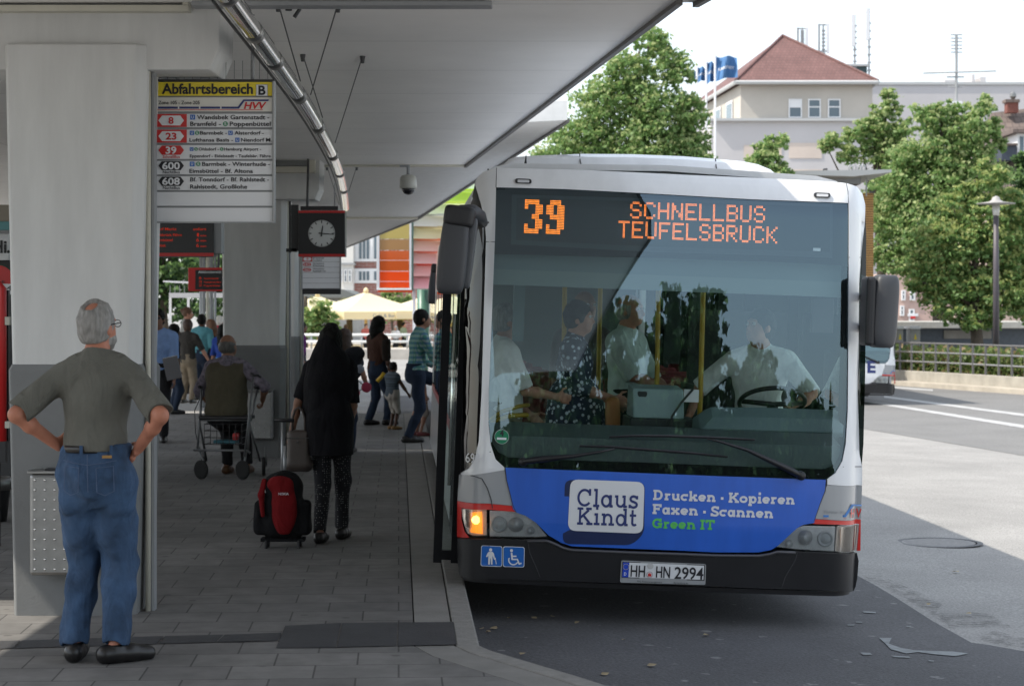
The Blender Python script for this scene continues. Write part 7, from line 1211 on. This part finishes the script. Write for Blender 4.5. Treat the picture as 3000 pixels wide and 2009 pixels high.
def walker():
    r = empty('walker', Vector((xr, Yr, PF)), (0, 0, R(-6)), 'grey four wheeled walker with a wire basket under the seated man', 'walker'); b = MB(); L = lambda *p: V3(*p)
    for sx in (-1, 1):
        b.tube([L(sx*.27, -.16, .30), L(sx*.265, -.10, .60), L(sx*.27, -.06, .66)], .013, WMET, 8); b.tube([L(sx*.27, -.05, .60), L(sx*.30, .12, .94)], .013, WMET, 8); b.tube([L(sx*.265, -.10, .58), L(sx*.29, .28, .16)], .012, WMET, 8)
    b.tube([L(-.31, -.17, .30), L(.26, -.17, .30), L(.29, -.16, .27)], .012, WMET, 8); b.tube([L(-.27, -.10, .61), L(.27, -.10, .61)], .011, WMET, 8); b.build('frame', r, world=False, smooth=True)
    b = MB(); b.box((-.27, -.14, .615), (.27, .16, .655), BLACK); b.build('seat', r, world=False, bevel=.015)
    for sx, y, rr in ((-1, -.20, .10), (1, -.20, .10), (-1, .28, .10), (1, .28, .10)):
        w = empty('wheel', (0, 0, 0)); w.parent = r; KIDS.setdefault(r.name, []).append(w); x = sx*(.22 if y < 0 else .33); M = Matrix.Translation((x, y, rr)) @ Matrix.Rotation(R(58 if y < 0 else 12), 4, 'Z') @ Matrix.Rotation(R(90), 4, 'Y'); b = MB(); b.lathe([(.055, -.016), (.09, -.018), (rr, -.008), (rr, .008), (.09, .018), (.055, .016)], WH, n=24, M=M); b.build('tyre', w, world=False, smooth=True); b = MB(); b.lathe([(.055, -.012), (.055, .012), (.012, .016)], GREY, n=16, M=M); b.build('rim', w, world=False)
        b = MB(); b.tube([L(x+.03*sx, y*.8, .29 if y < 0 else .30), L(x+.024, y, .20), L(x+.024, y, rr)], .012, WMET, 8); b.build('fork', w, world=False, smooth=True)
    k = empty('basket', (0, 0, 0)); k.parent = r; KIDS.setdefault(r.name, []).append(k); b = MB()
    for i in range(7): x = -.20+.4*i/6; b.tube([L(x, -.15, .57), L(x, -.15, .36), L(x, .10, .36)], .0035, BLACK, 5)
    for z in (.57, .50, .43, .36): b.tube([L(-.2, .1, z), L(-.2, -.15, z), L(.2, -.15, z), L(.2, .1, z)], .004, BLACK, 5)
    b.build('wire_mesh', k, world=False); b = MB(); b.box((-.12, -.10, .365), (.12, .06, .40), mat('blue_parcel', (.03, .13, .17), .6)); b.box((.08, -.08, .40), (.13, .02, .47), SIGNR); b.build('shopping', k, world=False, bevel=.01)
    b = MB(); b.tube([L(-.30, .12, .86), L(-.36, .06, .70), L(-.33, -.02, .48), L(-.28, -.10, .36)], .005, BLACK, 6); b.tube([L(.30, .12, .94), L(.30, .02, .95)], .017, BLACK, 8); b.tube([L(-.30, .12, .94), L(-.30, .02, .95)], .017, BLACK, 8); b.build('brake_cable', r, world=False, smooth=True)
    q = empty('walking_stick', at(715, 1330, 20.2), label='walking stick with a black handle leaning on the walker', cat='walking stick'); b = MB(); b.tube([at(716, 1338, 20.15), at(727, 1240, 20.15), at(742, 1105, 20.15)], .011, WMET, 8); b.build('shaft', q, smooth=True); b = MB(); b.tube([at(735, 1092, 20.15), at(745, 1100, 20.15), at(756, 1099, 20.15), at(765, 1106, 20.15)], .014, BLACK, 8); b.build('handle', q, smooth=True)
walker()
# ---- queue at the second bus
P('woman in a brown top with thick shoulder length hair', X(1106, 29.8), 29.8, PF, 52, 1.64, 1.08, SKIND, H_BLK, 'shoulder', BRO, .5, .43, JD, .97, .60, hands=[V3(-.2, .06, .74), V3(.24, .10, .70)], feet=[V3(-.07, -.12, 0), V3(.08, .12, 0)], res=.012)
s = SDF(); s.box((0, 0, 0), (.06, .15, .17), .05); o = s.obj('shoulder_bag', .011, cloth('dark_bag', (.02, .015, .012)), None, noise=.003); o.location = at(1132, 1025, 29.6); tag(o, 'dark shoulder bag on the woman in the brown top', 'bag')
P('toddler in a striped top and pale shorts standing by the kerb', X(1150, 28.7), 28.7, PF, 50, .98, 1.28, SKIND, H_BLK, 'short', mat('striped_top', (.06, .08, .10), .9, var=.9, scale=1, stretch=(0, 0, 38)), .12, .44, cloth('cream_shorts', (.36, .33, .29)), .18, .60, hands=[V3(-.18, .08, .46), V3(.16, .17, .52)], res=.0105, shoes=mat('tan_shoe', (.25, .14, .05), .6), fdir=(-10, 14))
PLAID = mat('plaid_shirt', (.1, .2, .2), .9); nt3 = PLAID.node_tree; n3 = nt3.nodes; tc = n3.new('ShaderNodeTexCoord'); ck = []
for i, (dirn, fr) in enumerate((('X', 17), ('Z', 15), ('X', 41), ('Z', 37))):
    wv = n3.new('ShaderNodeTexWave'); wv.bands_direction = dirn; wv.inputs['Scale'].default_value = fr/3.; wv.inputs['Distortion'].default_value = .8; wv.inputs['Detail'].default_value = 1; nt3.links.new(tc.outputs['Object'], wv.inputs['Vector']); ck.append(wv)
def mixc(f, a, b): 
    m_ = n3.new('ShaderNodeMix'); m_.data_type = 'RGBA'; nt3.links.new(f, m_.inputs['Factor'])
    for s_, v in (('A', a), ('B', b)):
        if isinstance(v, tuple): m_.inputs[s_].default_value = (*v, 1)
        else: nt3.links.new(v, m_.inputs[s_])
    return m_.outputs['Result']
nt3.links.new(mixc(ck[1].outputs['Fac'], mixc(ck[0].outputs['Fac'], (.03, .16, .12), (.05, .14, .26)), mixc(ck[2].outputs['Fac'], (.30, .38, .36), (.05, .22, .15))), n3['Principled BSDF'].inputs['Base Color'])
P('man in a green and blue plaid shirt stepping up into the second bus', X(1218, 25.9), 25.9, PF, 72, 1.75, 1.0, SKINM, H_BLK, 'short', PLAID, .92, .44, JD, .96, .60, hands=[V3(-.1, .30, 1.0), V3(.1, .42, 1.05)], poles=[V3(-.4, -1, -.6), V3(.4, -1, -.6)], feet=[V3(.08, .36, .34), V3(-.03, -.14, 0)][::-1] if False else [V3(-.05, .40, .30), V3(.06, -.12, 0)], res=.0115, lean=(0, .05), head=(0, 6), sw=1.05)
P('child half hidden behind the man in the plaid shirt', X(1226, 27.2), 27.2, PF, 60, 1.15, 1.0, SKINM, H_BLK, 'short', cloth('tan_top', (.22, .18, .15)), .3, .45, cloth('tan_shorts', (.25, .22, .19)), .2, .60, res=.012, shoes=mat('red_shoe', (.12, .02, .02), .6))
P('person in purple at the edge of the far pillar', X(882, 40), 40, PF, 80, 1.5, 1.0, SKINM, H_BLK, 'short', cloth('purple_top', (.12, .01, .14)), .5, .47, JD, res=.014)
P('bare armed woman in a dark top mostly hidden by the woman in black', X(1008, 24), 24, PF, 15, 1.50, 1.0, SKIN, H_BRN, 'shoulder', cloth('navy_top', (.02, .025, .05)), .25, .47, JD, res=.0125, hands=[V3(-.15, .30, .82), V3(.20, .28, .82)])
s = SDF(); s.box((0, 0, 0), (.10, .12, .14), .07); s.ell((.02, -.02, .16), (.13, .13, .09), .03); o = s.obj('carrier_bag', .012, cloth('carrier_black', (.016, .017, .022)), None, noise=.005); o.location = at(1034, 1075, 23.4); tag(o, 'dark padded bag on the arm of the bare armed woman', 'bag'); s = SDF(); s.ell((.06, -.08, -.02), (.085, .05, .06), .02); s.obj('grey_flap', .011, cloth('flap_grey', (.30, .31, .37)), o)
b = MB()
for k, (dx, dz) in enumerate(((.0, -.30), (.14, -.24))): b.lathe([(.045, -.02), (.062, -.01), (.062, .01), (.045, .02), (.012, .022), (.001, .022)], mat('pink_wheel', (.42, .03, .08), .5), n=18, M=Matrix.Translation(at(1040+dx*240, 1150-k*16, 23.3)) @ Matrix.Rotation(R(90), 4, 'X') @ Matrix.Rotation(R(20), 4, 'Y'))
b.tube([at(1040, 1150, 23.3), at(1073, 1134, 23.3), at(1030, 1100, 23.4)], .010, ALU, 6); b.build('toy_cart', loc=at(1050, 1145, 23.3), smooth=True, label='small toy with two pink wheels dangling beside the woman in black', cat='toy')
# balloon toy and toys hanging by the brown topped woman
b = MB(); b.tube([at(1105, 1117, 29.4), at(1118, 1103, 29.4), at(1126, 1092, 29.4)], .03, mat('yellow_toy', (.6, .38, .02), .5), 8); b.build('toy', loc=at(1115, 1105, 29.4), smooth=True, label='yellow toy held by the woman in the brown top', cat='toy')
# guests of the cafe
for i, (px, Y, fc, hh, hs, sc, lab) in enumerate(((1072, 84, 150, 1.45, 'short', (.45, .12, .10), 'cafe guest in red sitting behind the white railing left of the woman in brown'), (1160, 84.5, 200, 1.35, 'shoulder', (.55, .55, .55), 'cafe guest in white behind the railing right of the woman in brown'), (1182, 85, 120, 1.5, 'short', (.25, .30, .20), 'cafe guest in green beside the white post of the glass facade'), (1012, 84, 30, 1.4, 'bob', (.5, .48, .42), 'cafe guest in cream near the trunk of the palm'), (950, 83.5, 60, 1.42, 'short', (.1, .13, .3), 'cafe guest in blue near the oleander'))):
    P(lab, X(px, Y), Y, -.05, fc, hh, 1.05, SKIN, (H_BRN, H_GRY, H_BLK, H_BRN, H_BLK)[i], hs, cloth('guest_shirt', sc), .5, .47, TRD, res=.02, group='guests of the cafe')
# ---- inside the nearest bus
def inbus(px, w): p = BM @ Vector((L3(px, 1100, w).x, w, .345)); return p
FLOR = mat('floral_cloth', (.02, .03, .07), .9); nf_ = FLOR.node_tree; n4 = nf_.nodes; tc = n4.new('ShaderNodeTexCoord'); vo = n4.new('ShaderNodeTexVoronoi'); vo.inputs['Scale'].default_value = 26; rm_ = n4.new('ShaderNodeMapRange'); rm_.inputs[1].default_value = .30; rm_.inputs[2].default_value = .36; mx4 = n4.new('ShaderNodeMix'); mx4.data_type = 'RGBA'; mx4.inputs['A'].default_value = (.55, .60, .68, 1); mx4.inputs['B'].default_value = (.02, .028, .06, 1)
nf_.links.new(tc.outputs['Object'], vo.inputs['Vector']); nf_.links.new(vo.outputs['Distance'], rm_.inputs[0]); nf_.links.new(rm_.outputs[0], mx4.inputs['Factor']); nf_.links.new(mx4.outputs['Result'], n4['Principled BSDF'].inputs['Base Color'])
p = inbus(2240, 1.52); DRS = cloth('pale_polo', (.74, .80, .79)); P('bus driver in a pale polo shirt leaning to the passengers, behind the windscreen', p.x, p.y, p.z+.18, 196, 1.78, 1.15, SKIN, H_BLK, 'short', DRS, .48, .5, TRD, .95, .60, hipz=.62, sitting=True, lean=(-.02, .04), head=(38, 8), hands=[V3(-.30, .36, .78), V3(.44, .28, .76)], poles=[V3(-1, -.3, -.5), V3(1, -.3, -.5)], feet=[V3(-.12, .50, 0), V3(.12, .52, 0)], res=.0105)
p = inbus(1700, 1.75); P('woman in a dark floral dress standing inside the bus door', p.x, p.y, p.z, 100, 1.66, 1.12, SKIN, H_BLK, 'short', FLOR, .62, .46, FLOR, 1, .6, skirt=(.22, .12, .16, 0), res=.0105, hands=[V3(-.12, .26, .95), V3(.12, .30, .98)])
p = inbus(1492, 1.15); P('man in a white T-shirt standing at the bus door behind the pillar', p.x, p.y, p.z, 78, 1.62, 1.15, SKIN, H_GRY, 'short', WHC, .45, .47, BEI, .97, .6, res=.0105, hands=[V3(-.14, .22, .86), V3(.16, .34, 1.0)])
p = inbus(1850, 2.3); P('grey haired man in a pale green shirt paying at the ticket machine', p.x, p.y, p.z, 118, 1.74, 1.12, SKIN, H_GRY, 'bald', cloth('pale_green_shirt', (.50, .60, .56)), .5, .46, TRD, .97, .6, res=.0105, hands=[V3(-.14, .34, .98), V3(.18, .40, 1.06)])
p = inbus(1722, 2.9); P('bald man farther inside the bus behind the floral dress', p.x, p.y, p.z, 150, 1.76, 1.1, SKINM, H_BRN, 'bald', cloth('dim_shirt', (.10, .09, .09)), .5, .46, TRD, .97, .6, res=.013)
s = SDF(); s.box((0, 0, 0), (.05, .10, .13), .04); o = s.obj('shoulder_bag', .010, mat('orange_bag', (.50, .20, .06), .5)); o.location = BM @ L3(1795, 1215, 1.5); tag(o, 'orange bag held against the floral dress in the bus', 'bag')
# open leaf of the front door of the nearest bus
for B_ in (BUS,):
    b = MB(); x = -HW_; b.box((x-.16, .40, .30), (x-.005, .46, .36), B_FRIT); b.box((x-.16, .40, 2.44), (x-.005, .46, 2.50), B_FRIT); b.box((x-.165, .395, .28), (x-.11, .465, 2.52), B_FRIT); b.box((x-.05, .395, .28), (x-.004, .465, 2.52), B_FRIT); o = b.build('door_leaf', B_, world=False); b = MB(); b.box((x-.11, .42, .36), (x-.05, .43, 2.44), SIDEG); b.build('leaf_glass', o, world=False)
